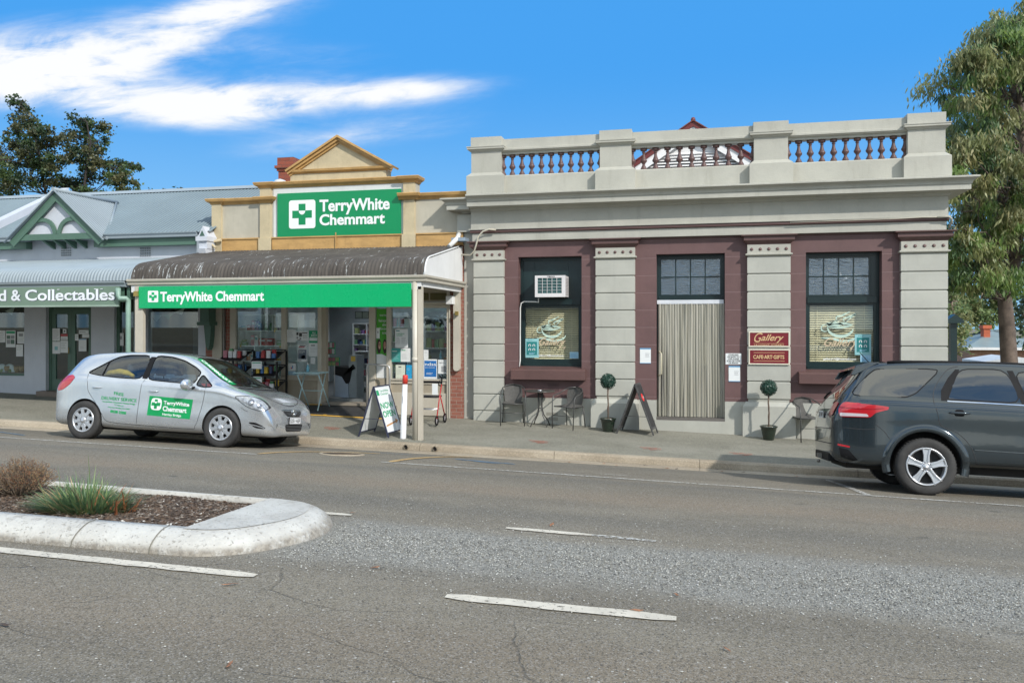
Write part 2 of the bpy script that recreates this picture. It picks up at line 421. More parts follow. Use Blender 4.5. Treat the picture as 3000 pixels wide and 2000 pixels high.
def sheet(fn, x0, x1, y0, y1, nx, ny):
    mb = MB(); mb.grid(lambda u, v: (lambda X, Y: (X, Y, fn(X, Y)))(x0 + (x1 - x0) * u, y0 + (y1 - y0) * v), nx, ny, smooth=True); return mb
# one far-reaching ground sheet, lower than everything laid on it
gm = M('dry_ground', (.16, .14, .09), .95, var=.35, vs=.08, bump=.4, bs=3)
def far(u): return math.copysign(abs(u) ** 3 * 900 + abs(u) * 60, u)
g = MB(); g.grid(lambda u, v: (far(u * 2 - 1), far(v * 2 - 1) + 10, gz(far(u * 2 - 1), 30) - .06), 60, 60)
struct('ground', g, gm)
struct('road', sheet(gz, -70, 60, -9, 13.5, 130, 90), asph)
path = pavemat('footpath_asphalt', (.178, .172, .138), (.240, .232, .192), .55)
struct('footpath', sheet(foot, -70, 60, 13.66, 16.95, 130, 14), path)
kerbm = pavemat('kerb_concrete', (.27, .225, .165), (.40, .345, .265), .3)
def strip(X0, X1, pr, n, dz=0.0):     # pr: [(Y, z function)] swept along the street
    mb = MB(); m = len(pr) - 1
    for i in range(n):
        a = X0 + (X1 - X0) * i / n + .004; b = X0 + (X1 - X0) * (i + 1) / n - .004
        for j in range(m):
            (ya, fa), (yb, fb) = pr[j], pr[j + 1]
            k = 3
            for q in range(k):
                p = a + (b - a) * q / k; r = a + (b - a) * (q + 1) / k
                mb.add([(p, ya, fa(p)), (r, ya, fa(r)), (r, yb, fb(r)), (p, yb, fb(p))], [(0, 1, 2, 3)])
        ps = [(a, y, f(a)) for y, f in pr]; mb.add(ps, [list(range(len(ps)))[::-1]])
        ps = [(b, y, f(b)) for y, f in pr]; mb.add(ps, [list(range(len(ps)))])
    return mb
kt = lambda dz: (lambda X: CH - 2.19 + sx(X, .0228) + dz)
rb = lambda Y, dz: (lambda X: gz(X, Y) + dz)
mb = strip(-65.2, 60.4, [(13.50, rb(13.5, -.1)), (13.51, kt(-.10)), (13.53, kt(-.02)), (13.56, kt(0.004)), (13.665, kt(0.006)), (13.67, kt(-.1))], 52)
struct('kerb', mb, kerbm)
mb = strip(-65.2, 60.4, [(13.12, rb(13.12, .003)), (13.15, rb(13.15, .012)), (13.5, rb(13.5, .008))], 52)
struct('gutter', mb, kerbm)
# drain holes in the kerb
def line_mesh(pts, w, fn, dz=.008, jag=.006, seg=.12, seed=1):
    rnd = random.Random(seed); mb = MB(); L = []; P = [Vector(p) for p in pts]
    for i in range(len(P) - 1):
        n = max(1, int((P[i + 1] - P[i]).length / seg))
        for k in range(n): L.append(P[i].lerp(P[i + 1], k / n))
    L.append(P[-1]); vs = []
    for i, p in enumerate(L):
        d = (L[min(i + 1, len(L) - 1)] - L[max(i - 1, 0)]).normalized(); nn = Vector((-d.y, d.x))
        e = .55 if i in (0, len(L) - 1) else 1
        for sgn in (-1, 1):
            q = p + nn * sgn * (w / 2 * e + rnd.uniform(-jag, jag)); vs.append((q.x, q.y, fn(q.x, q.y) + dz))
    mb.add(vs, [(2 * i, 2 * i + 2, 2 * i + 3, 2 * i + 1) for i in range(len(L) - 1)]); return mb
def paintmat(name, col, wear=.35, sc_=30):
    m = bpy.data.materials.new(name); m.use_nodes = True; t = NT(m.node_tree); p = t.n['Principled BSDF']; out = t.n['Material Output']
    tc = t.n.new('ShaderNodeTexCoord').outputs['Object']
    c = t.mix(t.ramp(t.noise(tc, 6, 5, .7), .35, .7), col, tuple(x * .8 for x in col))
    t.l.new(c, p.inputs['Base Color']); p.inputs['Roughness'].default_value = .75
    n = t.noise(tc, sc_, 6, .75); f = t.ramp(n, .5 + wear * .18 - .12, .5 + wear * .18 - .17)
    n2 = t.noise(t.mapping(tc, (1.5, 12, 1)), 1.4, 3, .6); 
    f = t.m('SUBTRACT', 1.0, f)
    f = t.ramp(t.m('ADD', n, t.m('MULTIPLY', t.m('SUBTRACT', n2, .5), wear)), .66 - wear * .35, .60 - wear * .35)
    tr = t.n.new('ShaderNodeBsdfTransparent')
    mx = t.node('ShaderNodeMixShader', {0: f, 1: tr.outputs[0], 2: p.outputs[0]}); t.l.new(mx.outputs[0], out.inputs[0]); return m
wp = paintmat('white_line_paint', (.60, .55, .455), .07); wp2 = paintmat('worn_line_paint', (.52, .51, .47), .32)
op = paintmat('orange_line_paint', (.50, .33, .14), .16); bp = paintmat('blue_mark_paint', (.09, .2, .32), .2); rp = paintmat('red_mark_paint', (.48, .12, .07), .2)
def mark(name, pts, w, mat, fn=gz, dz=.008, seed=1, jag=.006): struct(name, line_mesh(pts, w, fn, dz, jag, seed=seed), mat)
mark('lane_marking', [(-16, 4.86), (-2.9, 4.88)], .11, wp, seed=2)
mark('lane_marking', [(-1.56, 4.87), (-.13, 4.89)], .12, wp, seed=3)
mark('lane_marking', [(-1.66, 6.92), (-.9, 6.91)], .10, wp, seed=4)
mark('lane_marking', [(-.9, 6.91), (-.35, 6.88)], .07, wp2, seed=5)
mark('lane_marking', [(-3.75, 6.92), (-3.13, 6.92)], .09, wp, seed=6)
mark('lane_marking', [(-16, 6.98), (-5.5, 6.95)], .09, wp2, seed=16)
mark('parking_line', [(-4.45, 10.83), (6, 10.45)], .085, wp2, seed=7, jag=.008)
mark('parking_line', [(-16, 11.0), (-6.38, 10.78)], .075, wp2, seed=8)
mark('parking_line', [(1.85, 12.7), (2.03, 10.55)], .09, wp2, seed=9)
mark('parking_line', [(-3.6, 11.2), (-3.05, 11.18)], .03, wp2, seed=10)
mark('parking_line', [(-1.35, 11.12), (-.9, 11.1)], .035, wp2, seed=11)
mark('parking_line', [(-4.05, 11.45), (-3.75, 11.43)], .03, wp2, seed=12)
def arc(p0, p1, p2, n=10): return [tuple(Vector(p0).lerp(Vector(p1), t).lerp(Vector(p1).lerp(Vector(p2), t), t)) for t in [i / n for i in range(n + 1)]]
mark('orange_marking', arc((-4.33, 10.9), (-4.35, 12.4), (-3.7, 13.05)), .11, op, seed=13)
mark('orange_marking', arc((-6.4, 10.85), (-6.3, 12.0), (-5.1, 12.4)), .10, op, seed=14)
mark('blue_marking', [(-3.75, 12.2), (-2.7, 11.9)], .09, bp, seed=15, dz=.007); mark('blue_marking', [(-3.4, 12.0), (-2.9, 11.75)], .06, bp, seed=17, dz=.0085)
mark('blue_marking', [(-5.5, 12.6), (-4.6, 12.55)], .03, bp, seed=18)
mark('blue_marking', [(-12.3, 12.0), (-11.2, 11.5)], .06, bp, seed=18)
for (x, y) in ((-2.85, 14.35), (-.84, 14.33), (.69, 14.3), (-7.0, 14.5)):
    mark('red_marking', [(x - .18, y + .1), (x + .2, y + .07)], .035, rp, foot, .006, seed=int(x * 9)); mark('red_marking', [(x - .12, y - .02), (x + .2, y - .03)], .035, rp, foot, .006, seed=int(x * 7) + 3)
    mark('red_marking', [(x + .02, y - .14), (x + .14, y - .06)], .04, rp, foot, .009, seed=int(x * 5) + 1)
# kerb drain outlets: short pipes let into the kerb face
blk = M('dark_hole', (.012, .011, .01), .9)
for i, x in enumerate((-5.06, -4.52)):
    z = gz(x, 13.5) + .062
    o = MB().lathe([(.046, 0), (.05, 0), (.05, -.012), (.038, -.014), (.038, .02)], (x, 13.497, z), 14, Euler((PI / 2, 0, 0)).to_matrix(), caps=False)
    t = thing('drain_outlet', ['round drain outlet in the kerb face, the one right below the cream verandah post', 'round drain outlet in the kerb face, to the right of the one under the post'][i], 'drain', (x, 13.497, z), group='drain outlets in the kerb')
    o.build('rim', kerbm, t); MB().lathe([(.038, -.004), (.0, -.004)], (x, 13.497, z), 14, Euler((PI / 2, 0, 0)).to_matrix(), caps=False).build('opening', blk, t)
# manhole cover
mz = gz(-5.48, 11.75)
mh = thing('manhole_cover', 'round rusty metal utility cover set in the road near the parking line', 'manhole cover', (-5.48, 11.75, mz))
rust = M('rusty_iron', (.12, .085, .055), .7, .3, var=.4, vs=9, bump=.5, bs=60)
def onroad(mb): mb.v = [(x, y, z + gz(x, y) - mz) for x, y, z in mb.v]; return mb
onroad(MB().lathe([(.36, 0), (.36, .012), (.30, .014), (.30, 0)], (-5.48, 11.75, mz), 28, caps=False)).build('frame', kerbm, mh)
onroad(MB().lathe([(.295, 0), (.295, .01), (0, .012)], (-5.48, 11.75, mz), 28, caps=False)).build('lid', rust, mh)
# ------------------------------------------------ traffic island
def isl(): 
    near = [(-16, 4.98), (-8, 5.06), (-5.2, 5.11), (-4.4, 5.13), (-3.85, 5.155), (-3.53, 5.20), (-3.3, 5.36), (-3.14, 5.62), (-3.04, 5.93), (-3.04, 6.25), (-3.14, 6.55), (-3.33, 6.78), (-3.6, 6.87), (-3.9, 6.90), (-4.7, 6.9), (-5.4, 6.91), (-8, 6.95), (-16, 7.0)]
    return near
def off(path, d):
    P = [Vector(p) for p in path]; out = []
    for i, p in enumerate(P):
        t = (P[min(i + 1, len(P) - 1)] - P[max(i - 1, 0)]).normalized(); out.append(p + Vector((-t.y, t.x)) * d)
    return out
def dens(path, n=6):
    P = [Vector(p).to_3d() for p in path]; out = []
    for i in range(len(P) - 1):
        p0, p1, p2, p3 = P[max(i - 1, 0)], P[i], P[i + 1], P[min(i + 2, len(P) - 1)]
        for k in range(n):
            t = k / n; out.append(tuple((.5 * ((2 * p1) + (-p0 + p2) * t + (2 * p0 - 5 * p1 + 4 * p2 - p3) * t * t + (-p0 + 3 * p1 - 3 * p2 + p3) * t ** 3))[:2]))
    out.append(tuple(P[-1][:2])); return out
ip = dens(isl())
def islmat():
    m = bpy.data.materials.new('worn_white_concrete'); m.use_nodes = True; t = NT(m.node_tree); p = t.n['Principled BSDF']
    tc = t.n.new('ShaderNodeTexCoord').outputs['Object']
    c = t.mix(t.ramp(t.noise(tc, 2.2, 6, .7), .35, .7), (.42, .405, .37), (.53, .52, .48))
    conc = t.mix(t.ramp(t.noise(tc, 25, 4, .7), .3, .7), (.20, .18, .15), (.36, .33, .28))
    sp = t.node('ShaderNodeSeparateXYZ', {0: tc})
    low = t.ramp(t.m('ADD', sp.outputs[2], t.m('MULTIPLY', sp.outputs[0], .0228)), .515, .465)      # dirt splashed on the foot of the kerb
    chip = t.noise(t.mapping(tc, (1, 1, 1.6)), 34, 3, .6)
    big = t.noise(tc, 3.1, 7, .72, .4)
    f = t.m('MULTIPLY', t.ramp(chip, .61, .66), .7)
    f = t.m('MAXIMUM', f, t.m('MULTIPLY', t.ramp(big, .59, .68), .75))
    f = t.m('MAXIMUM', f, t.m('MULTIPLY', low, t.ramp(t.noise(tc, 9, 5, .7), .3, .55)))
    c = t.mix(f, c, conc)
    red = t.m('MULTIPLY', t.ramp(t.noise(t.mapping(tc, (1, 1, 1), loc=(5, 3, 1)), 4, 6, .75), .62, .72), .45); c = t.mix(red, c, (.42, .25, .17))
    t.l.new(c, p.inputs['Base Color']); p.inputs['Roughness'].default_value = .85
    bn = t.node('ShaderNodeBump', {'Strength': .7, 'Distance': .012, 'Height': t.m('SUBTRACT', t.noise(tc, 40, 5, .7), f)}); t.l.new(bn.outputs[0], p.inputs['Normal']); return m
im = islmat()
profI = [(0, -.06), (0.0, .004), (.012, .042), (.05, .080), (.10, .112), (.15, .135), (.20, .148), (.27, .152), (.275, .10)]
rings = [off(ip, d) for d, z in profI]
mb = MB(); n = len(ip)
for k, (d, z) in enumerate(profI):
    for p in rings[k]: mb.v.append((p.x, p.y, gz(p.x, p.y) + z))
for k in range(len(profI) - 1):
    for i in range(n - 1): mb.f.append([k * n + i, k * n + i + 1, (k + 1) * n + i + 1, (k + 1) * n + i]); mb.sm.append(True)
struct('median_kerb', mb, im)
# concrete nose slab and the mulch bed inside
cap = [tuple(p) for p in rings[6]]
nose = [p for p in cap if p[0] > -4.5 + 0]
nose_poly = [p for p in cap if (p[1] < 6.1 and p[0] > -3.84) or (p[1] >= 6.1 and p[0] > -3.86)]
mb = MB(); o = [(x, y, gz(x, y) + .1535) for x, y in nose_poly]; mb.add(o, [list(range(len(o)))]); struct('median_slab', mb, im)
jm = M('joint_mortar', (.17, .16, .13), .9)
for idx in (2 * 6 + 4, 3 * 6 + 5, 13 * 6 + 3, 15 * 6):
    i = min(idx, len(ip) - 2); mb = MB()
    for k in range(8):
        for dd in (-.006, .006):
            p = rings[k][i]; tt = (Vector(ip[i + 1]) - Vector(ip[i])).normalized(); zz = gz(p.x, p.y) + profI[k][1] + .003; q = p + tt * dd; nrm = Vector((tt.y, -tt.x)) * .004; mb.v.append((q.x + nrm.x, q.y + nrm.y, zz))
    mb.f = [[2 * k, 2 * k + 1, 2 * k + 3, 2 * k + 2] for k in range(7)]; mb.sm = [False] * 7; struct('median_kerb_joint', mb, jm)
mulm = M('bark_mulch', (.085, .058, .042), .95, var=.5, vs=14, bump=1.0, bs=90, fs=6)
mb = MB(); rnd = random.Random(3)
def bedz(x, y): return gz(x, y) + .105 + .012 * math.sin(x * 5) * math.sin(y * 7)
mb.grid(lambda u, v: (lambda X, Y: (X, Y, bedz(X, Y)))(-16 + (12.2) * u, 5.36 + 1.36 * v), 120, 18); struct('garden_bed', mb, mulm)
def chips(name, n, xr, yr, zf, size, mats, seed, kind='stuff', dist=None):
    rnd = random.Random(seed)
    for mi, (mat, frac) in enumerate(mats):
        mb = MB()
        for _ in range(int(n * frac)):
            x = rnd.uniform(*xr); y = rnd.uniform(*yr)
            if dist and rnd.random() > dist(x, y): continue
            l = rnd.uniform(*size) ; w = l * rnd.uniform(.12, .5); a = rnd.uniform(0, PI * 2); t = rnd.uniform(-.35, .35)
            c, s = math.cos(a) * l / 2, math.sin(a) * l / 2; c2, s2 = -math.sin(a) * w / 2, math.cos(a) * w / 2; z = zf(x, y) + l * .12
            h = w * .35
            mb.add([(x - c - c2, y - s - s2, z - t * l / 2), (x + c - c2, y + s - s2, z + t * l / 2), (x + c + c2, y + s + s2, z + t * l / 2 + h), (x - c + c2, y - s + s2, z - t * l / 2 + h), (x, y, z + h * 1.6)], [(0, 1, 4), (1, 2, 4), (2, 3, 4), (3, 0, 4), (3, 2, 1, 0)])
        mb.build(name, mat)['kind'] = kind
chips('mulch', 30000, (-9, -3.82), (5.3, 6.7), bedz, (.008, .04), [(M('chip_brown', (.10, .065, .042), .9, var=.4, vs=30), .6), (M('chip_grey', (.20, .17, .14), .9, var=.4, vs=30), .2), (M('chip_dark', (.06, .042, .03), .9, var=.3, vs=30), .3), (M('chip_white', (.6, .58, .53), .9), .015)], 5)
# loose stones on the road
def stones(name, n, mats, seed):
    rnd = random.Random(seed)
    for mat, frac in mats:
        mb = MB(); c = 0
        while c < n * frac:
            x = rnd.uniform(-3.4, 3.0); y = rnd.gauss(6.0, .38) if rnd.random() < .9 else rnd.uniform(2.6, 8.2)
            if x < -2.9 and y > 5 and math.hypot(x + 3.9, (y - 6.0) * 1) < .95: continue
            r = rnd.choice((.003, .004, .005, .006, .008)); z = gz(x, y) + r * .5; a = rnd.uniform(0, 6.28)
            q = [(math.cos(a + k * 1.57) * r * rnd.uniform(.7, 1.2), math.sin(a + k * 1.57) * r * rnd.uniform(.7, 1.2)) for k in range(4)]
            mb.add([(x + p[0], y + p[1], z) for p in q] + [(x, y, z + r * rnd.uniform(.5, .9))], [(0, 1, 4), (1, 2, 4), (2, 3, 4), (3, 0, 4)]); c += 1
        mb.build(name, mat)['kind'] = 'stuff'
stones('gravel', 26000, [(M('stone_pale', (.38, .375, .34), .8, var=.3, vs=50), .42), (M('stone_mid', (.20, .19, .16), .85, var=.3, vs=50), .4), (M('stone_dark', (.08, .078, .072), .8), .15), (M('stone_white', (.55, .53, .5), .8), .012)], 9)
# dry leaves and twigs on the road
def litter(n, seed):
    rnd = random.Random(seed); lm = M('dry_leaf', (.26, .12, .06), .8, var=.4, vs=20); lm2 = M('dry_twig', (.07, .05, .04), .9)
    mb = MB(); mb2 = MB()
    for _ in range(n):
        x = rnd.uniform(-4.5, 4.2); y = rnd.choice((rnd.gauss(5.6, .8), rnd.uniform(3, 9), rnd.gauss(13.2, .15)))
        if x < -2.9 and 4.95 < y < 7: continue
        fn = gz; z = fn(x, y) + .01; a = rnd.uniform(0, 6.28); l = rnd.uniform(.03, .07); w = l * .2
        c, s = math.cos(a), math.sin(a)
        pts = [(-l, 0, 0), (-l * .3, w, .006), (l * .5, w * .8, .004), (l, 0, .008), (l * .4, -w, .0), (-l * .4, -w * .8, .004)]
        (mb if rnd.random() < .75 else mb2).add([(x + p[0] * c - p[1] * s, y + p[0] * s + p[1] * c, z + p[2]) for p in pts], [(0, 5, 4, 3, 2, 1)])
    mb.build('leaf_litter', lm)['kind'] = 'stuff'; mb2.build('leaf_litter', lm2)['kind'] = 'stuff'
litter(34, 12)
# ================================================ GALLERY BUILDING
def wallmat(name, c, line, z0=3.23, dz=.3475, dirt=.12, var=.06):
    m = bpy.data.materials.new(name); m.use_nodes = True; t = NT(m.node_tree); p = t.n['Principled BSDF']
    tc = t.n.new('ShaderNodeTexCoord').outputs['Object']; sp = t.node('ShaderNodeSeparateXYZ', {0: tc})
    f = t.m('FRACT', t.m('DIVIDE', t.m('ADD', t.m('SUBTRACT', sp.outputs[2], z0), 40 * dz), dz))
    g = t.ramp(t.m('ABSOLUTE', t.m('SUBTRACT', f, .5)), .478, .492)
    c0 = t.mix(t.ramp(t.noise(tc, 1.3, 6, .65), .3, .7), tuple(x * (1 - var) for x in c), tuple(x * (1 + var) for x in c))
    c0 = t.mix(t.m('MULTIPLY', t.ramp(t.noise(t.mapping(tc, (5, 5, .8)), 1.5, 6, .7), .5, .8), dirt), c0, tuple(x * .6 for x in c))
    if line: c0 = t.mix(t.m('MULTIPLY', g, .7), c0, line)  # lighter groove lines: edge highlight painted into the colour
    t.l.new(c0, p.inputs['Base Color']); p.inputs['Roughness'].default_value = .62
    h = t.noise(tc, 60, 4, .6)
    if line: h = t.m('SUBTRACT', h, t.m('MULTIPLY', g, 3.0))
    bn = t.node('ShaderNodeBump', {'Strength': .35, 'Distance': .006, 'Height': h}); t.l.new(bn.outputs[0], p.inputs['Normal']); return m
cream = wallmat('grey_cream_render', (.395, .395, .35), None, dirt=.22, var=.08)
plum = wallmat('plum_render', (.126, .069, .067), (.23, .15, .15), dirt=.35, var=.12)
plumT = M('plum_trim', (.105, .056, .051), .5, var=.1, bump=.2)
dgreen = M('dark_green_paint', (.010, .024, .025), .3, var=.2)
corn = M('cornice_paint', (.40, .392, .34), .6, var=.08, vs=1.2, bump=.25, dirt=.28)
gb = thing('gallery_building', 'single storey grey and plum former bank with balustraded parapet and four banded pilasters', 'building', (0, 16.4, 0))
W1 = (-3.67, -2.34, 1.33, 3.65); DR = (-.83, .50, .10, 3.65); W2 = (2.01, 3.37, 1.33, 3.63)
MB().wall(-4.6, 4.47, .73, 3.99, 16.4, 16.72, [W1, DR, W2]).build('wall', plum, gb, merge=True)
MB().wall(-4.6, 4.47, -.5, .728, 16.365, 16.72, [DR]).build('plinth', cream, gb, merge=True)
mb = MB()      # the body of the building behind the facade
mb.box(-4.6, -4.3, 16.73, 27, -.5, 4.9); mb.box(4.17, 4.47, 16.73, 27, -.5, 4.9); mb.box(-4.3, 4.17, 26.7, 27, -.5, 4.9)
mb.box(-4.6, 4.47, 16.42, 16.72, 3.992, 4.88)
mb.build('side_wall', cream, gb)
MB().box(-4.29, 4.16, 16.73, 26.69, 4.70, 4.86).build('roof', M('roof_sheet', (.3, .3, .3), .6), gb)
MB().box(-4.29, 4.16, 16.73, 26.69, .10, .16).build('floor', M('dark_floor', (.06, .05, .045), .8), gb)
MB().box(-4.29, 4.16, 19.3, 19.4, .16, 4.69).build('inner_wall', M('inner_plaster', (.45, .40, .33), .9), gb)
MB().box(-4.86, -4.6, 16.46, 16.7, -.3, 4.62).build('corner_strip', cream, gb)
# pilasters
PX = [(-4.61, -3.96), (-2.04, -1.25), (.92, 1.72), (3.68, 4.48)]
for k, (a, b) in enumerate(PX):
    mb = MB(); mb.box(a + .02, b - .02, 16.325, 16.401, -.4, 3.58)
    z = 3.23 - .3475 * (10 if k == 0 else 7); base = -.3 if k == 0 else .73
    mb2 = MB()
    while z < 3.5:
        lo = max(z, base); hi = min(z + .3475 - .018, 3.58)
        if hi - lo > .06: mb2.mould([(-.05, lo), (-.012, lo), (0, lo + .012), (0, hi - .012), (-.012, hi), (-.05, hi)], [(a, 16.40), (a, 16.30), (b, 16.30), (b, 16.40)])
        z += .3475
    p = mb.build('pilaster', cream, gb); mb2.build('quoin_blocks', cream, p)
    if k: MB().mould([(0, -.4), (0, .66), (-.06, .74), (-.1, .74)], [(a - .09, 16.42), (a - .09, 16.24), (b + .09, 16.24), (b + .09, 16.42)]).build('pilaster_base', cream, p)
    pth = [(a, 16.42), (a, 16.29), (b, 16.29), (b, 16.42)]
    pc = MB(); pc.mould([(-.05, 3.55), (.01, 3.575), (.035, 3.59), (.035, 3.612), (0, 3.625), (0, 3.79), (-.1, 3.79)], pth); pc.add([(a, 16.29, 3.789), (b, 16.29, 3.789), (b, 16.42, 3.789), (a, 16.42, 3.789)], [(0, 1, 2, 3)])
    pc.build('capital_band', corn, p)
    MB().mould([(-.1, 3.79), (0, 3.792), (.02, 3.83), (.065, 3.862), (.07, 3.87), (.07, 3.935), (.10, 3.945), (.115, 3.955), (.115, 3.975), (-.1, 3.985)], pth).build('capital', plumT, p)
    nd = 4 if k == 0 else 5
    for j in range(nd):
        x = a + (b - a) * (j + .5) / nd
        MB().lathe([(.030, 0), (.030, .008), (.020, .014), (0, .016)], (x, 16.289, 3.70), 12, Euler((PI / 2, 0, 0)).to_matrix()).build('rosette', plumT, p)
# entablature
mb = MB(); e0, e1 = -4.66, 4.48
pe = [(e0, 16.72), (e0, 16.25), (e1, 16.25), (e1, 27)]
mb.mould([(-.3, 3.987), (-.03, 3.987), (-.03, 4.145), (-.3, 4.145)], pe)
mb.build('architrave', corn, gb)
MB().mould([(-.3, 4.146), (-.03, 4.146), (.012, 4.165), (.012, 4.212), (-.03, 4.216), (-.3, 4.216)], pe).build('string_band', plumT, gb)
MB().mould([(-.3, 4.217), (.035, 4.217), (.035, 4.238), (-.005, 4.245), (-.005, 4.60), (-.3, 4.60)], pe).build('frieze', corn, gb)
CP = [(-.3, 4.601), (.0, 4.601), (.03, 4.62), (.045, 4.65), (.11, 4.665), (.29, 4.672), (.29, 4.768), (.305, 4.775), (.31, 4.80), (.325, 4.825), (.36, 4.85), (.395, 4.868), (.405, 4.875), (.405, 4.902), (.38, 4.91), (-.3, 4.935)]
MB().mould(CP, [(e0, 16.25), (e1, 16.25), (e1, 27)]).build('cornice', corn, gb, fix=True)
MB().mould([(d, z - .03) for d, z in CP], [(-4.86, 16.9), (-4.86, 16.42), (-4.664, 16.42)]).build('cornice_return', corn, gb, fix=True)
MB().box(-4.985, -4.665, 16.36, 16.7, 4.2, 4.565).build('frieze_end_block', corn, gb)
# parapet
pier = [(-4.65, -4.01), (-1.95, -1.32), (1.04, 1.67), (3.79, 4.43)]
for a, b in pier:
    rp_ = lambda d: [(a - d, 16.27 - d), (b + d, 16.27 - d), (b + d, 16.62 + d), (a - d, 16.62 + d)]
    mb = MB(); P_ = [(a, 16.27), (b, 16.27), (b, 16.62), (a, 16.62)]
    mb.mould([(.085, 4.90), (.085, 5.34), (.0, 5.415), (0, 5.852), (.02, 5.858), (.035, 5.885), (.075, 5.90), (.075, 5.93), (.085, 5.938), (.085, 5.958), (.01, 5.965), (.01, 6.158), (-.1, 6.165)], P_, closed=True)
    mb.add([(a + .1, 16.37, 6.165), (b - .1, 16.37, 6.165), (b - .1, 16.52, 6.165), (a + .1, 16.52, 6.165)], [(0, 1, 2, 3)])
    mb.build('parapet_pier', corn, gb, fix=True)
bal_me = None
br = [(.062, 0), (.062, .035), (.048, .04), (.052, .055), (.036, .075), (.026, .105), (.034, .13), (.064, .165), (.066, .19), (.050, .215), (.032, .27), (.026, .315), (.024, .335), (.036, .342), (.036, .352), (.026, .358), (.030, .372), (.05, .378), (.064, .384), (.066, .40), (.066, .43)]
for i in range(3):
    a, b = pier[i][1], pier[i + 1][0]
    MB().mould([(0, 4.90), (0, 5.33), (-.03, 5.358), (-.2, 5.36)], [(a - .02, 16.33), (b + .02, 16.33)]).build('parapet_plinth', corn, gb)
    MB().mould([(-.22, 5.79), (-.02, 5.79), (-.02, 5.835), (.02, 5.84), (.03, 5.855), (.05, 5.865), (.05, 5.90), (.02, 5.905), (0, 5.915), (0, 6.105), (-.22, 6.11)], [(a - .02, 16.33), (b + .02, 16.33)]).build('parapet_rail', corn, gb)
    if i == 0: pass
    n = 10; w = (b - a) / n
    for j in range(n + 1):
        x = a + w * j
        if j == 0: x += .012
        if j == n: x -= .012
        if bal_me is None:
            o = MB().lathe(br, (0, 0, 0), 14).build('baluster', plumT, gb, local=True); bal_me = o.data
        else:
            o = bpy.data.objects.new('baluster', bal_me); COL.objects.link(o); o.parent = gb
        o.location = Vector((x, 16.44, 5.358)) - org(gb)
# windows and door
def bars(mb, x0, x1, z0, z1, y, w, d, nx, nz, fw):
    mb.box(x0, x0 + fw, y, y + d, z0, z1); mb.box(x1 - fw, x1, y, y + d, z0, z1)
    mb.box(x0 + fw, x1 - fw, y, y + d, z0, z0 + fw); mb.box(x0 + fw, x1 - fw, y, y + d, z1 - fw, z1)
    for i in range(1, nx):
        x = x0 + fw + (x1 - x0 - 2 * fw) * i / nx; mb.box(x - w / 2, x + w / 2, y + .004, y + d - .004, z0 + fw, z1 - fw)
    for j in range(1, nz):
        z = z0 + fw + (z1 - z0 - 2 * fw) * j / nz; mb.box(x0 + fw, x1 - fw, y + .006, y + d - .006, z - w / 2, z + w / 2)
rip = glassmat('rippled_glass', (.5, .62, .68), 1.0, .2, .22, .5)
clr = glassmat('clear_glass', (.93, .96, .95), 1.0, 0, .045)
pale = M('pale_backing', (.075, .11, .125), .8, var=.3, vs=3)
def pane(x0, x1, z0, z1, y, mat, parent, name='pane'): return MB().box(x0, x1, y, y + .006, z0, z1).build(name, mat, parent)
blindm = M('blind_slat', (.80, .68, .46), .5, var=.12, vs=3)
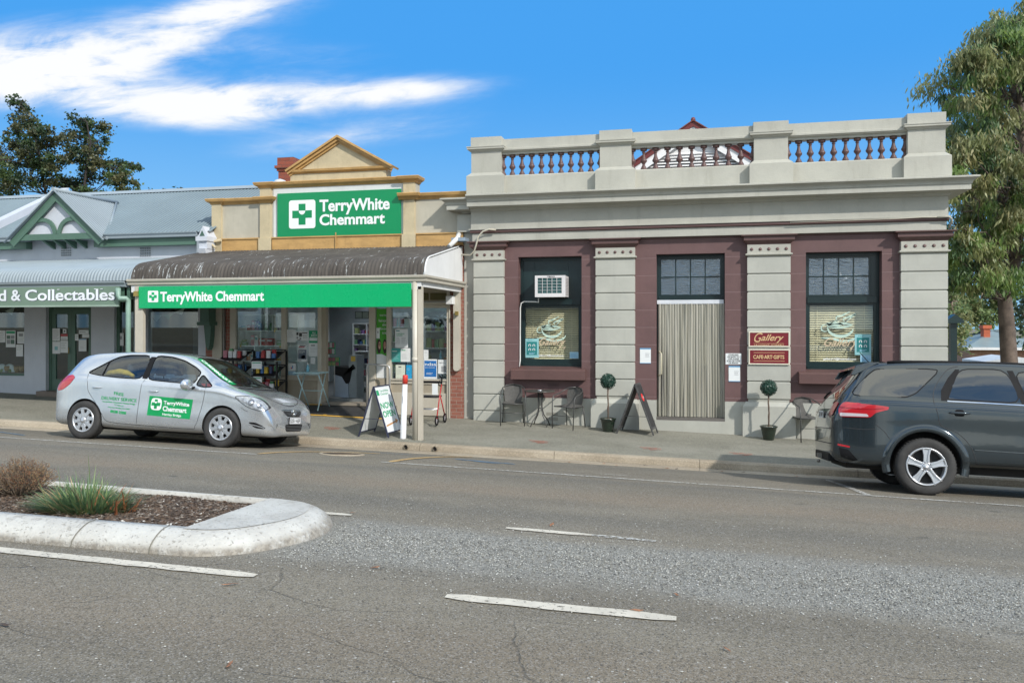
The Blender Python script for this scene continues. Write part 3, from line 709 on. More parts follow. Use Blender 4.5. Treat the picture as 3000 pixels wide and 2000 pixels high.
for k, (a, b, c, d) in enumerate((W1, W2)):
    y = 16.62
    wn = MB(); fw = .05
    wn.box(a - .01, a + fw, y, y + .1, c, d); wn.box(b - fw, b + .01, y, y + .1, c, d); wn.box(a + fw, b - fw, y, y + .1, d - .06, d + .01); wn.box(a + fw, b - fw, y - .02, y + .1, c, c + .10)
    wn.box(a + fw, b - fw, y - .03, y + .1, 2.66, 2.78)
    f = wn.build('window_frame', dgreen, gb)
    bars_ = MB(); 
    # lower sash
    bars_.box(a + fw, a + fw + .05, y + .02, y + .07, c + .1, 2.66); bars_.box(b - fw - .05, b - fw, y + .02, y + .07, c + .1, 2.66); bars_.box(a + fw + .05, b - fw - .05, y + .02, y + .07, c + .1, c + .19); bars_.box(a + fw + .05, b - fw - .05, y + .02, y + .07, 2.61, 2.66)
    bars_.build('sash', dgreen, f)
    pane(a + fw + .05, b - fw - .05, c + .19, 2.61, y + .045, clr, f)
    if k == 0:
        MB().box(a + fw, b - fw, y + .04, y + .06, 2.78, d - .06).build('transom_panel', dgreen, f)
        MB().box(a + .28, a + .30, y + .03, y + .045, 2.79, d - .07).build('panel_bead', dgreen, f); MB().box(b - .34, b - .32, y + .03, y + .045, 2.79, d - .07).build('panel_bead', dgreen, f)
    else:
        m2 = MB(); bars(m2, a + fw, b - fw - .10, 2.785, d - .065, y + .02, .022, .05, 4, 2, .035); m2.box(b - fw - .10, b - fw, y + .01, y + .08, 2.785, d - .065); m2.build('transom_sash', dgreen, f)
        pane(a + fw + .03, b - fw - .12, 2.81, d - .09, y + .04, rip, f)
        MB().box(a + fw, b - fw, y + .12, y + .13, 2.78, d - .05).build('transom_backing', pale, f)
    # venetian blind: slats of one blind, inside the room
    sl_ = MB(); z = c + .16; rnd = random.Random(k)
    while z < 2.66:
        t = rad(52 + rnd.uniform(-2, 2)); w_ = .0195
        sl_.add([(a + .07, y + .13 - w_ * math.cos(t), z - w_ * math.sin(t)), (b - .07, y + .13 - w_ * math.cos(t), z - w_ * math.sin(t)), (b - .07, y + .13 + w_ * math.cos(t), z + w_ * math.sin(t)), (a + .07, y + .13 + w_ * math.cos(t), z + w_ * math.sin(t))], [(0, 1, 2, 3)])
        z += .045
    for x in (a + .25, b - .25): sl_.box(x - .004, x + .004, y + .10, y + .102, c + .14, 2.66)
    bl = sl_.build('venetian_blind', blindm, gb)
    s = [( -.07, 1.12), (-.07, 1.295), (-.05, 1.315), (0.25, 1.36)]
    sa, sb_ = (a - .12, b + .10) if k == 0 else (a - .14, b + .12)
    MB().prism([(16.22, 1.115), (16.22, 1.30), (16.24, 1.318), (16.62, 1.375), (16.62, 1.328), (16.402, 1.328), (16.402, 1.115)], 'x', sa, sb_).build('window_sill', plumT, gb)
# dark band on the wall behind windows is real shade; door:
a, b, c, d = DR; y = 16.60
mb = MB(); mb.box(a - .01, a + .045, y, y + .1, .39, d); mb.box(b - .045, b + .01, y, y + .1, .39, d); mb.box(a + .045, b - .045, y, y + .1, d - .05, d + .01); mb.box(a + .045, b - .045, y - .02, y + .1, 2.70, 2.80)
f = mb.build('door_frame', dgreen, gb)
m2 = MB(); bars(m2, a + .045, b - .045, 2.805, d - .055, y + .02, .022, .05, 4, 2, .04); m2.build('transom_sash', dgreen, f)
pane(a + .08, b - .08, 2.83, d - .09, y + .04, rip, f); MB().box(a + .05, b - .05, y + .12, y + .13, 2.80, d - .05).build('transom_backing', pale, f)
MB().box(a - .03, b + .03, 16.355, 16.72, .05, .335).build('door_step', cream, gb)
MB().box(a + .0, b - .0, 16.37, 16.72, .336, .39).build('threshold', M('threshold_stone', (.12, .11, .10), .7), gb)
MB().box(a + .01, b - .02, 16.485, 16.54, 2.655, 2.735).build('curtain_rail', M('white_rail', (.62, .64, .68), .35), gb)
st = bpy.data.materials.new('pvc_strip'); st.use_nodes = True; t = NT(st.node_tree); p = t.n['Principled BSDF']
tc = t.n.new('ShaderNodeTexCoord').outputs['Object']
c_ = t.mix(t.ramp(t.noise(t.mapping(tc, (30, 30, .15)), 1.0, 3, .6), .35, .65), (.27, .26, .21), (.46, .44, .37))
t.l.new(c_, p.inputs['Base Color']); p.inputs['Roughness'].default_value = .22; p.inputs['Transmission Weight'].default_value = .0; p.inputs['Alpha'].default_value = .80
mb = MB(); rnd = random.Random(4); x = a + .03; k = 0
while x < b - .05:
    w = .062 + rnd.uniform(-.006, .006); y0 = 16.50 + (.008 if k % 2 else 0); amp = rnd.uniform(.004, .012); ph = rnd.uniform(0, 6); dx = rnd.uniform(-.012, .012); tw = rnd.uniform(-.02, .02)
    if k in (8, 11): dx += .012 * (1 if k == 8 else -1)
    def fn(u, v, x=x, w=w, y0=y0, amp=amp, ph=ph, dx=dx, tw=tw):
        zz = .40 + (2.66 - .40) * v; q = (1 - v)
        return (x + w * u + dx * q + .006 * math.sin(zz * 2 + ph) * q, y0 - math.sin(u * PI) * .016 + tw * (u - .5) * 2 * q + amp * math.sin(zz * 3 + ph), zz)
    mb.grid(fn, 6, 14); x += .052; k += 1
cu = mb.build('strip_curtain', st, gb)
MB().box(a + .05, b - .05, 16.66, 16.67, .39, 2.7).build('door_panel', M('door_dark', (.05, .05, .045), .35), gb)
MB().box(.02, .30, 16.645, 16.655, 1.42, 1.88).build('door_notice', M('aged_paper', (.55, .52, .38), .8), gb)
hm = M('cream_metal', (.5, .46, .33), .35)
MB().tube([(-.79, 16.49, 1.69), (-.77, 16.42, 1.70), (-.73, 16.40, 1.66), (-.73, 16.40, 1.26), (-.77, 16.42, 1.22), (-.79, 16.49, 1.23)], .014).build('door_handle', hm, gb)
# air vents in the wall
vm = M('vent_grille', (.07, .04, .04), .7); vm2 = M('vent_grille_pale', (.22, .20, .16), .7)
for (x0, z0, mt, yy) in ((-3.04, 1.0, vm, 16.396), (-3.04, .905, vm, 16.396), (-3.06, .40, vm2, 16.361), (-3.06, .30, vm2, 16.361)):
    mb = MB()
    for j in range(11): mb.box(x0 + j * .022, x0 + j * .022 + .01, yy, yy + .01, z0 - .035, z0 + .035)
    mb.build('air_vent', mt, gb)
# conduits and cable
pp = M('pale_conduit', (.45, .42, .34), .5)
MB().tube([zr('g2', 1780, 878, 16.21), zr('g2', 1570, 880, 16.2), zr('g2', 1335, 893, 16.2), zr('g2', 960, 905, 16.2), zr('g2', 560, 920, 16.2)], .009).build('conduit', pp, gb)
MB().tube([zr('g2', 1690, 880, 16.2), zr('g2', 1775, 875, 16.19), zr('g2', 1798, 890, 16.2), zr('g2', 1800, 915, 16.24), zr('g2', 1785, 945, 16.3), zr('g2', 1780, 960, 16.4)], .016).build('conduit', pp, gb)
MB().tube([zr('g1', 400, 976, 16.19), zr('g1', 345, 972, 16.17), zr('g1', 300, 988, 16.16), zr('g1', 265, 1025, 16.16), zr('g1', 250, 1085, 16.16), zr('g1', 235, 1135, 16.18), zr('g1', 205, 1170, 16.22), zr('g1', 130, 1165, 16.3), zr('g1', 120, 1160, 16.38)], .018).build('cable', pp, gb)
wcd = M('white_pipe', (.62, .62, .60), .4)
pts = [zr('g3', 575, 440, 16.5), zr('g3', 575, 470, 16.45), zr('g3', 560, 466, 16.45), zr('g3', 470, 464, 16.45), zr('g3', 448, 475, 16.44), zr('g3', 441, 510, 16.44), zr('g3', 440, 700, 16.44), zr('g3', 440, 900, 16.44), zr('g3', 433, 945, 16.40)]
MB().tube(pts, .013).build('drain_pipe', wcd, gb)
# ---------------- air conditioner in the window head
ac = thing('air_conditioner', 'white box window air conditioner with grille set in the dark green window head', 'air conditioner', (-2.96, 16.4, 2.8))
acw = M('aged_white_plastic', (.62, .60, .60), .4, var=.06, dirt=.15)
mb = MB(); x0, x1, z0, z1 = -3.275, -2.645, 2.805, 3.245
mb.wall(x0, x1, z0, z1, 16.2, 16.225, [(x0 + .055, x1 - .075, z0 + .075, z1 - .05)]); mb.box(x0 + .004, x1 - .004, 16.226, 16.66, z0 + .004, z1 - .004)
mb.build('casing', acw, ac, bevel=.006)
MB().box(x0 + .056, x1 - .076, 16.218, 16.2255, z0 + .076, z1 - .051).build('coil', M('coil_fins', (.03, .09, .09), .5), ac)
mb = MB(); X0, X1, Z0, Z1 = x0 + .055, x1 - .075, z0 + .075, z1 - .05
for i in range(1, 5): x = X0 + (X1 - X0) * i / 5; mb.box(x - .004, x + .004, 16.196, 16.206, Z0, Z1)
for i in range(1, 5): z = Z0 + (Z1 - Z0) * i / 5; mb.box(X0, X1, 16.198, 16.204, z - .0025, z + .0025)
mb.build('grille', acw, ac)
mb = MB()
for i in range(12): mb.box(x1 - .003, x1 + .001, 16.26, 16.6, z0 + .05 + i * .03, z0 + .06 + i * .03)
mb.build('side_louvres', M('grey_plastic', (.35, .33, .34), .5), ac)
textfit(MB(), 'TECO', -3.02, -2.86, 3.208, 3.232, 16.197, bold=.02, ext=.002).build('lettering', M('black_print', (.02, .02, .02), .6), ac)
# ---------------- signs and notices on the gallery
def text_board(nm, label, x0, x1, z0, z1, Y, th, bm_, items, cat='sign', frame=None, group=None, fw=.02):
    t = thing(nm, label, cat, ((x0 + x1) / 2, Y, z0), group=group)
    MB().box(x0, x1, Y, Y + th, z0, z1).build('board', bm_, t)
    if frame is not None:
        MB().wall(x0 - .002, x1 + .002, z0 - .002, z1 + .002, Y - .006, Y + th * .8, [(x0 + fw, x1 - fw, z0 + fw, z1 - fw)]).build('frame', frame, t)
    for it in items: it(t)
    return t
def TX(s, fx0, fx1, fz0, fz1, mat, x0, x1, z0, z1, Y, **k):
    return lambda t: textfit(MB(), s, x0 + (x1 - x0) * fx0, x0 + (x1 - x0) * fx1, z0 + (z1 - z0) * fz0, z0 + (z1 - z0) * fz1, Y - .002, **k).build('lettering', mat, t)
def BX(fx0, fx1, fz0, fz1, mat, x0, x1, z0, z1, Y, name='panel', dy=.0015):
    return lambda t: MB().box(x0 + (x1 - x0) * fx0, x0 + (x1 - x0) * fx1, Y - dy, Y + .0005, z0 + (z1 - z0) * fz0, z0 + (z1 - z0) * fz1).build(name, mat, t)
mar = M('maroon_enamel', (.17, .014, .022), .35, var=.08); gold = M('gold_lettering', (.62, .42, .22), .4); crm = M('cream_frame', (.68, .64, .52), .5)
def rect(reg, x0, y0, x1, y1, Y): A_ = zr(reg, x0, y1, Y); B_ = zr(reg, x1, y0, Y); return A_.x, B_.x, A_.z, B_.z
R_ = (.945, 1.70, 1.81, 2.105)
bd = text_board('wall_sign', 'maroon sign with gold script lettering Gallery on the cream pilaster, above the cafe sign', R_[0], R_[1], R_[2], R_[3], 16.272, .025, mar, [
    TX('allery', .30, .86, .26, .82, gold, *R_, 16.272, shear=.45, bold=.012, ext=.002), TX('G', .13, .34, .30, .92, gold, *R_, 16.272, shear=.45, bold=.0, ext=.002),
    TX('14 LIGHT STREET', .13, .87, .085, .175, gold, *R_, 16.272, bold=.015, ext=.002), BX(.12, .86, .225, .24, gold, *R_, 16.272, 'rule')], frame=crm)
def scr(w):    # swash of the capital G
    return w
R2 = (.945, 1.70, 1.47, 1.765)
text_board('wall_sign', 'maroon sign reading cafe art gifts in gold capitals, below the script sign on the pilaster', R2[0], R2[1], R2[2], R2[3], 16.272, .025, mar, [
    TX('CAFE·ART·GIFTS', .11, .87, .36, .62, gold, *R2, 16.272, bold=.03, ext=.002), BX(.12, .88, .76, .785, gold, *R2, 16.272, 'rule'), BX(.12, .88, .215, .24, gold, *R2, 16.272, 'rule')], frame=crm)
paper = M('white_paper', (.70, .72, .72), .6, var=.04); ink = M('ink', (.05, .05, .05), .7); blu = M('notice_blue', (.10, .30, .50), .6); teal = M('teal_print', (.02, .20, .20), .5); tealL = M('pale_teal', (.25, .50, .52), .5); grn = M('print_green', (.01, .30, .13), .5); ltb = M('light_blue_print', (.30, .52, .66), .5)
gink = M('grey_ink', (.30, .31, .32), .7)
def lines(n, f0, f1, g0, g1, mat, x0, x1, z0, z1, Y, seed=0, h=.35):
    def go(t):
        rnd = random.Random(seed); mb = MB()
        for i in range(n):
            zc = z0 + (z1 - z0) * (g1 - (g1 - g0) * (i + .5) / n); hh = (z1 - z0) * (g1 - g0) / n * h / 2
            a_ = x0 + (x1 - x0) * f0; b_ = x0 + (x1 - x0) * (f0 + (f1 - f0) * rnd.uniform(.65, 1)); xx = a_
            while xx < b_:
                w = rnd.uniform(.008, .03); mb.box(xx, min(xx + w, b_), Y - .0018, Y, zc - hh, zc + hh); xx += w + .006
        mb.build('print', mat, t)
    return go
def notice(label, R, Y, items, bm_=None, cat='notice', group=None, name='paper_notice', tilt=0):
    t = text_board(name, label, *R, Y, .003, bm_ or paper, [i(*R, Y) if callable(i) and getattr(i, 'late', False) else i for i in items], cat=cat, group=group); return t
def L(f, *a, **k):
    def g(*R): return f(*a, *R, **k)
    g.late = True; return g
r = rect('g4', 65, 847, 182, 928, 16.392)
notice('small white notice about COVID-safe entry, upper of two on plum wall left of signed pilaster', r, 16.392, [L(TX, 'COVID-SAFE\nON ENTRY TO\nCAFE, PLEASE\nSCAN QR CODE\nOR SIGN IN', .08, .92, .06, .94, ink, bold=.02, ext=.001, align='CENTER')])
r = rect('g4', 88, 940, 173, 1055, 16.392)
notice('white check-in sheet with blue edges, lower of two on plum wall left of signed pilaster', r, 16.392, [L(BX, 0, 1, .92, 1, blu), L(BX, 0, 1, 0, .04, blu), L(lines, 3, .5, .9, .4, .7, gink)])
r = rect('g3', 1327, 808, 1408, 921, 16.392)
notice('white check-in sheet with blue edges on plum wall left of the strip curtain door', r, 16.392, [L(BX, 0, 1, .92, 1, blu), L(BX, 0, 1, 0, .04, blu), L(lines, 3, .5, .9, .4, .7, gink)])
def poster_mask(label, R, Y):
    t = text_board('window_poster', label, *R, Y, .003, tealL, [BX(.12, .88, .14, .84, teal, *R, Y), lines(1, .2, .7, .89, .95, teal, *R, Y, 1), lines(2, .3, .75, .17, .27, ltb, *R, Y, 2, .6)], cat='poster')
    for i in range(2):
        for j in range(2):      # four round pictograms
            cx = R[0] + (R[1] - R[0]) * (.35 + .3 * i); cz = R[2] + (R[3] - R[2]) * (.42 + .22 * j); r_ = (R[1] - R[0]) * .10; m = MB(); n = 14
            vs = []
            for k in range(n + 1):
                an = -.9 + (PI + 1.8) * k / n
                vs += [(cx + math.cos(an) * r_, Y - .003, cz + math.sin(an) * r_), (cx + math.cos(an) * r_ * .6, Y - .003, cz + math.sin(an) * r_ * .6)]
            m.add(vs, [(2 * k, 2 * k + 1, 2 * k + 3, 2 * k + 2) for k in range(n)]); m.build('pictogram', paper, t)
poster_mask('teal poster with four round pictograms in the cafe window under the air conditioner', rect('g3', 475, 738, 577, 878, 16.652), 16.652)
poster_mask('teal poster with four round pictograms in the cafe window beside the dark car', rect('g4', 1022, 705, 1143, 858, 16.652), 16.652)
r = rect('g3', 807, 836, 878, 884, 16.652); notice('small pale blue notice in the lower right corner of the window under the air conditioner', r, 16.652, [L(lines, 4, .1, .9, .1, .7, blu, seed=3)], bm_=ltb)
r = rect('g4', 1063, 858, 1143, 912, 16.652); notice('small pale blue notice under the teal poster in the window beside the dark car', r, 16.652, [L(lines, 4, .1, .9, .1, .7, blu, seed=4)], bm_=ltb)
# painted cup and lettering on the glass
mint = M('mint_paint', (.44, .58, .50), .5); beige = M('beige_paint', (.48, .38, .26), .5)
def swash(mb, pts, w, Y):      # brush stroke: tapered flat ribbon
    P = dens([tuple(p) for p in pts], 6); n = len(P); vs = []
    for i in range(n):
        p = Vector(P[i]); d = (Vector(P[min(i + 1, n - 1)]) - Vector(P[max(i - 1, 0)])).normalized(); q = Vector((-d.y, d.x)); ww = w * (math.sin(PI * (i + .3) / (n - .4)) ** .7 if 0 < i < n - 1 else .05)
        vs += [(p.x + q.x * ww, Y, p.y + q.y * ww), (p.x - q.x * ww, Y, p.y - q.y * ww)]
    mb.add(vs, [(2 * i, 2 * i + 1, 2 * i + 3, 2 * i + 2) for i in range(n - 1)])
def cup(ox, oz, s, Y, label, loc):
    t = thing('window_decal', label, 'decal', (ox, Y, oz)); mb = MB()
    S = lambda pts: [(ox + x * s, oz + y * s) for x, y in pts]
    # zoom g3 coordinates, origin 665,700, y up
    c = lambda L_: S([((x - 665) / 100, (700 - y) / 100) for x, y in L_])
    swash(mb, c([(745, 655), (690, 648), (640, 660), (600, 655), (650, 645), (690, 655)]), .10 * s, Y)
    swash(mb, c([(595, 668), (650, 672), (700, 668), (745, 655)]), .07 * s, Y)
    swash(mb, c([(597, 665), (612, 700), (650, 722), (700, 722), (735, 700), (745, 680)]), .09 * s, Y)
    swash(mb, c([(600, 650), (570, 660), (565, 685), (585, 695), (600, 690)]), .04 * s, Y)
    swash(mb, c([(600, 660), (640, 635), (670, 632)]), .03 * s, Y)
    swash(mb, c([(560, 735), (620, 738), (700, 755), (760, 735), (778, 712)]), .07 * s, Y - .0006)
    swash(mb, c([(655, 640), (650, 610), (680, 600), (700, 590), (728, 575)]), .05 * s, Y)
    swash(mb, c([(700, 640), (690, 620), (720, 608), (758, 592), (735, 610), (705, 640)]), .05 * s, Y)
    mb.build('cup_drawing', mint, t)
    A_ = c([(580, 800), (778, 735)]); textfit(MB(), 'Gallery', A_[0][0], A_[1][0], A_[0][1], A_[1][1], Y - .002, shear=.5, bold=.01).build('lettering', beige, t)
    A_ = c([(725, 812), (778, 795)]); textfit(MB(), '14', A_[0][0], A_[1][0], A_[0][1], A_[1][1], Y - .002, shear=.3).build('lettering', beige, t)
    A_ = c([(575, 870), (762, 855)]); textfit(MB(), 'gallery14@hotmail.com', A_[0][0], A_[1][0], A_[0][1], A_[1][1], Y - .002, bold=.03).build('web_lettering', paper, t)
q = zr('g3', 665, 700, 16.655); q2 = zr('g3', 765, 700, 16.655); CS = q2.x - q.x; cup(q.x, q.z, CS, 16.655, 'mint painted steaming coffee cup over script lettering on the window under the air conditioner', None)
q = zr('g4', 905, 690, 16.655); cup(q.x, q.z, CS * 1.12, 16.655, 'mint painted steaming coffee cup over script lettering on the window beside the dark car', None)
# ---------------- gabled roof seen over the parapet
gr = thing('gabled_house', 'white gable with dark red barge boards rising behind the parapet of the gallery', 'building', (0, 21, 4))
GX, GZ, GW, GS = -.14, 7.38, 1.62, .66
MB().prism([(GX - GW + .1, 4.0), (GX + GW - .1, 4.0), (GX + GW - .1, GZ - .1 - GS * (GW - .1)), (GX, GZ - .1), (GX - GW + .1, GZ - .1 - GS * (GW - .1))], 'y', 21.0, 25).build('wall', M('white_board', (.70, .69, .68), .6, var=.04), gr)
redb = M('dark_red_paint', (.13, .022, .02), .5)
for sg in (-1, 1):
    MB().prism([(GX, GZ), (GX + sg * (GW + .03), GZ - GS * (GW + .03)), (GX + sg * (GW + .03), GZ - .13 - GS * (GW + .03)), (GX, GZ - .13)], 'y', 20.80, 20.85).build('barge_board', redb, gr, fix=True)
    MB().prism([(GX, GZ - .131), (GX + sg * (GW + .01), GZ - .131 - GS * (GW + .01)), (GX + sg * (GW + .01), GZ - .36 - GS * (GW + .01)), (GX, GZ - .36)], 'y', 20.84, 20.88).build('barge_board', M('white_board', (.7, .7, .7)), gr, fix=True)
    MB().prism([(GX, GZ + .03), (GX + sg * (GW + .05), GZ + .03 - GS * (GW + .05)), (GX + sg * (GW + .05), GZ - GS * (GW + .05)), (GX, GZ)], 'y', 20.76, 25).build('roof', M('roof_red', (.14, .04, .03), .6), gr, fix=True)
MB().lathe([(.05, -.02), (.06, .03), (.045, .08), (0, .10)], (GX, 20.82, GZ), 10).build('finial', redb, gr)
mb = MB(); z = 5.9
while z < 6.62:
    w = min(1.15, (GZ - z - .15) / GS - .2); mb.add([(GX - w, 20.93, z), (GX + w, 20.93, z), (GX + w, 20.99, z + .06), (GX - w, 20.99, z + .06)], [(0, 1, 2, 3)]); z += .075
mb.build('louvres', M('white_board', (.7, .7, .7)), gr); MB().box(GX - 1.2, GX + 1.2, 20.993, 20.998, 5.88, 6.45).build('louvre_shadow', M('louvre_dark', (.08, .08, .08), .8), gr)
# ================================================ PHARMACY
pcream = wallmat('pharmacy_render', (.44, .41, .33), None, dirt=.35, var=.1)
pch = M('pharmacy_pale_trim', (.50, .42, .27), .65, var=.10, vs=2, bump=.3, dirt=.45)
och = M('ochre_paint', (.47, .285, .105), .6, var=.14, vs=3, bump=.35, bs=25, dirt=.6, stretch=(1, 1, 2.5))
tan = M('taupe_timber', (.34, .295, .225), .55, var=.07, vs=2, bump=.15, dirt=.25)
tanl = M('cream_timber', (.47, .43, .355), .5, var=.06, vs=2, bump=.1, dirt=.15)
ph = thing('pharmacy_building', 'small shop with ochre trimmed parapet, triangular pediment and curved dark tin verandah', 'building', (-7.9, 16.4, 0))
brk = brickmat('red_brick', (.24, .085, .060), (.30, .12, .085), (.30, .24, .19), .92)
# upper wall
MB().prism([(-10.85, 3.3), (-4.87, 3.3), (-4.87, 4.96), (-5.95, 4.96), (-5.95, 5.32), (-9.63, 5.32), (-9.63, 4.99), (-10.85, 4.99)], 'y', 16.45, 16.72).build('wall', pcream, ph)
for a, b, z in ((-10.85, -10.61, 4.985), (-9.63, -9.37, 5.31), (-6.21, -5.95, 5.31)):
    MB().box(a, b, 16.385, 16.449, 3.9, z).build('pilaster', pch, ph)
    MB().box(a - .025, b + .025, 16.36, 16.384, 3.895, 4.19).build('pilaster_foot', pch, ph)
for a, b in ((-10.61, -9.66), (-9.345, -6.24), (-5.925, -4.875)):
    MB().box(a, b, 16.41, 16.449, 3.9, 4.175).build('base_panel', och, ph)
    MB().box(a, b, 16.39, 16.449, 4.176, 4.205).build('base_rail', och, ph)
MB().box(-7.79, -7.77, 16.375, 16.389, 3.9, 4.27).build('cover_strip', och, ph)
cap = [(-.1, 0), (0, 0), (.015, .02), (.02, .035), (.07, .065), (.085, .07), (.095, .095), (.105, .12), (.1, .135), (-.1, .15)]
def capm(name, pts, z, mat): return MB().mould([(d, z + h) for d, h in cap], pts).build(name, mat, ph, fix=True)
capm('low_cornice', [(-10.87, 16.7), (-10.87, 16.40), (-10.60, 16.40), (-10.60, 16.44), (-9.64, 16.44), (-9.64, 16.375), (-9.35, 16.375), (-9.35, 16.44)], 4.975, och)
capm('cornice', [(-9.65, 16.7), (-9.65, 16.39), (-9.36, 16.39), (-9.36, 16.44), (-6.22, 16.44), (-6.22, 16.38), (-5.93, 16.38), (-5.93, 16.7)], 5.30, och)
capm('low_cornice', [(-6.3, 16.35), (-5.9, 16.35), (-5.88, 16.44), (-4.70, 16.44), (-4.70, 16.7)], 4.93, och)
MB().box(-8.9, -6.62, 16.43, 16.72, 5.445, 5.60).build('pediment_base', pch, ph)
PX0, PX1, PZ, PA, PAX = -8.93, -6.50, 5.60, 6.36, -7.72
MB().prism([(PX0 + .1, PZ), (PX1 - .1, PZ), (PAX, PA - .12)], 'y', 16.44, 16.72).build('pediment', pch, ph)
mb = MB(); mb.mould([(0, PZ), (.05, PZ + .02), (.07, PZ + .04), (.08, PZ + .085), (0, PZ + .095)], [(PX0 + .12, 16.5), (PX0 + .12, 16.438), (PX1 - .12, 16.438), (PX1 - .12, 16.5)]); mb.build('pediment_moulding', och, ph, fix=True)
for xe in (PX0 - .03, PX1 + .05):
    d = Vector((xe - PAX, PZ + .05 - PA)); L_ = d.length; ang = math.atan2(d.y, d.x); u = d.normalized(); nn = Vector((-u.y, u.x)); nn = nn if nn.y > 0 else -nn
    for k, (o0, o1, y0, y1) in enumerate(((-.11, -.06, 16.40, 16.44), (-.065, -.005, 16.355, 16.44), (-.01, .035, 16.31, 16.72))):
        pr = [Vector((PAX, PA)) + nn * o0, Vector((xe, PZ + .05)) + nn * o0, Vector((xe, PZ + .05)) + nn * o1, Vector((PAX, PA)) + nn * o1]
        dd = -o1 / abs(u.x) * 0
        pr[0] = Vector((PAX, PA + o0 / nn.y)); pr[3] = Vector((PAX, PA + o1 / nn.y))
        MB().prism([tuple(p) for p in pr], 'y', y0 + (.0007 if xe > PAX else 0), y1 - .001 * k).build('raking_moulding', och, ph, fix=True)
# roof and body behind
rf = M('roof_grey', (.45, .47, .50), .5, var=.1)
mb = MB(); mb.box(-10.95, -10.7, 16.73, 24, -.3, 4.5); mb.box(-5.1, -4.87, 16.73, 24, -.3, 4.5); mb.box(-10.7, -5.1, 23.8, 24, -.3, 4.5); mb.build('side_wall', brk, ph)
SK = (-9.5, -5.6, 17.3, 21.8)     # opening added in the unseen roof, to brighten the shop with daylight
def holed(x0, x1, y0, y1, z0, z1, n, m_): mb = MB(); mb.box(x0, SK[0], y0, y1, z0, z1); mb.box(SK[1], x1, y0, y1, z0, z1); mb.box(SK[0], SK[1], y0, SK[2], z0, z1); mb.box(SK[0], SK[1], SK[3], y1, z0, z1); return mb.build(n, m_, ph)
holed(-10.69, -5.11, 16.73, 23.79, 4.35, 4.45, 'roof', rf)
tl_ = bpy.data.materials.new('added_rooflight_sheet'); tl_.use_nodes = True; q_ = NT(tl_.node_tree); q_.n.remove(q_.n['Principled BSDF']); tb_ = q_.node('ShaderNodeBsdfTranslucent', {'Color': (.92, .92, .9, 1)}); q_.l.new(tb_.outputs[0], q_.n['Material Output'].inputs[0])
MB().add([(SK[0], SK[2], 4.46), (SK[1], SK[2], 4.46), (SK[1], SK[3], 4.46), (SK[0], SK[3], 4.46)], [(0, 1, 2, 3)]).build('added_rooflight', tl_, ph)
MB().lathe([(.0, 0.0), (.16, 0), (.16, .2), (.12, .28), (0, .32)], (-9.58, 17.2, 5.35), 16).build('roof_ventilator', rf, ph)
MB().lathe([(.0, 0.0), (.22, 0), (.22, .25), (.16, .34), (0, .38)], (-4.66, 17.3, 4.93), 16).build('roof_ventilator', rf, ph)
ch = MB(); ch.box(-10.13, -9.73, 18.1, 18.55, 4.4, 6.04); ch.box(-10.16, -9.70, 18.07, 18.58, 6.041, 6.10); ch.box(-10.20, -9.66, 18.03, 18.62, 6.101, 6.17); ch.box(-10.15, -9.71, 18.08, 18.57, 6.171, 6.37)
ch.build('chimney', brickmat('chimney_brick', (.24, .06, .035), (.30, .085, .05), (.16, .08, .06), 1.0), ph)
# big sign
sgreen = M('sign_green', (.0, .235, .082), .32, var=.03, vs=.6); swhite = M('sign_white', (.78, .80, .80), .4, var=.02)
def rrect(x0, x1, z0, z1, r, n=5):
    out = []
    for cx, cz, a0 in ((x1 - r, z1 - r, 0), (x0 + r, z1 - r, 90), (x0 + r, z0 + r, 180), (x1 - r, z0 + r, 270)):
        for k in range(n + 1): a = rad(a0 + 90 * k / n); out.append((cx + r * math.cos(a), cz + r * math.sin(a)))
    return out
def logo(t, x0, x1, z0, z1, Y, wm, gm_):
    MB().prism(rrect(x0, x1, z0, z1, (x1 - x0) * .09), 'y', Y - .003, Y).build('logo_tile', wm, t, fix=True)
    w = x1 - x0; h = z1 - z0; cx = (x0 + x1) / 2; cz = z0 + h * .50; q = w * .13; a = w * .37
    v = h * .37
    mb = MB(); mb.prism([(cx - q, cz - v), (cx + q, cz - v), (cx + q, cz - q), (cx + a, cz - q), (cx + a, cz + q), (cx + q, cz + q), (cx + q, cz + v), (cx - q, cz + v), (cx - q, cz + q), (cx - a, cz + q), (cx - a, cz - q), (cx - q, cz - q)], 'y', Y - .006, Y - .003)
    mb.build('logo_cross', gm_, t, fix=True)
    pr = [(cx - q * .95, cz + q * .95)] + [(cx + q * .95 * math.cos(rad(180 + 180 * k / 10)), cz + q * .95 + q * 1.05 * math.sin(rad(180 + 180 * k / 10))) for k in range(1, 10)] + [(cx + q * .95, cz + q * .95)]
    MB().prism(pr, 'y', Y - .009, Y - .006).build('logo_smile', wm, t, fix=True)
X0, X1, Z0, Z1 = -9.2, -6.27, 4.205, 5.175
MB().box(-9.32, -6.235, 16.435, 16.449, 4.206, 5.30).build('sign_backing', M('backing_white', (.62, .63, .62), .6, var=.04, dirt=.2), ph)
t = thing('shop_sign', 'large green sign with white cross tile and two lines of lettering on the ochre parapet', 'sign', (X0, 16.4, Z0))
MB().box(X0, X1, 16.39, 16.434, Z0, Z1).build('panel', sgreen, t)
logo(t, -8.91, -8.27, 4.38, 5.01, 16.389, swhite, sgreen)
textfit(MB(), 'TerryWhite', -8.17, -6.52, 4.655, 5.0, 16.386, bold=.028, ext=.002).build('lettering', swhite, t)
textfit(MB(), 'Chemmart', -8.17, -6.63, 4.43, 4.68, 16.386, bold=.028, ext=.002).build('lettering', swhite, t)
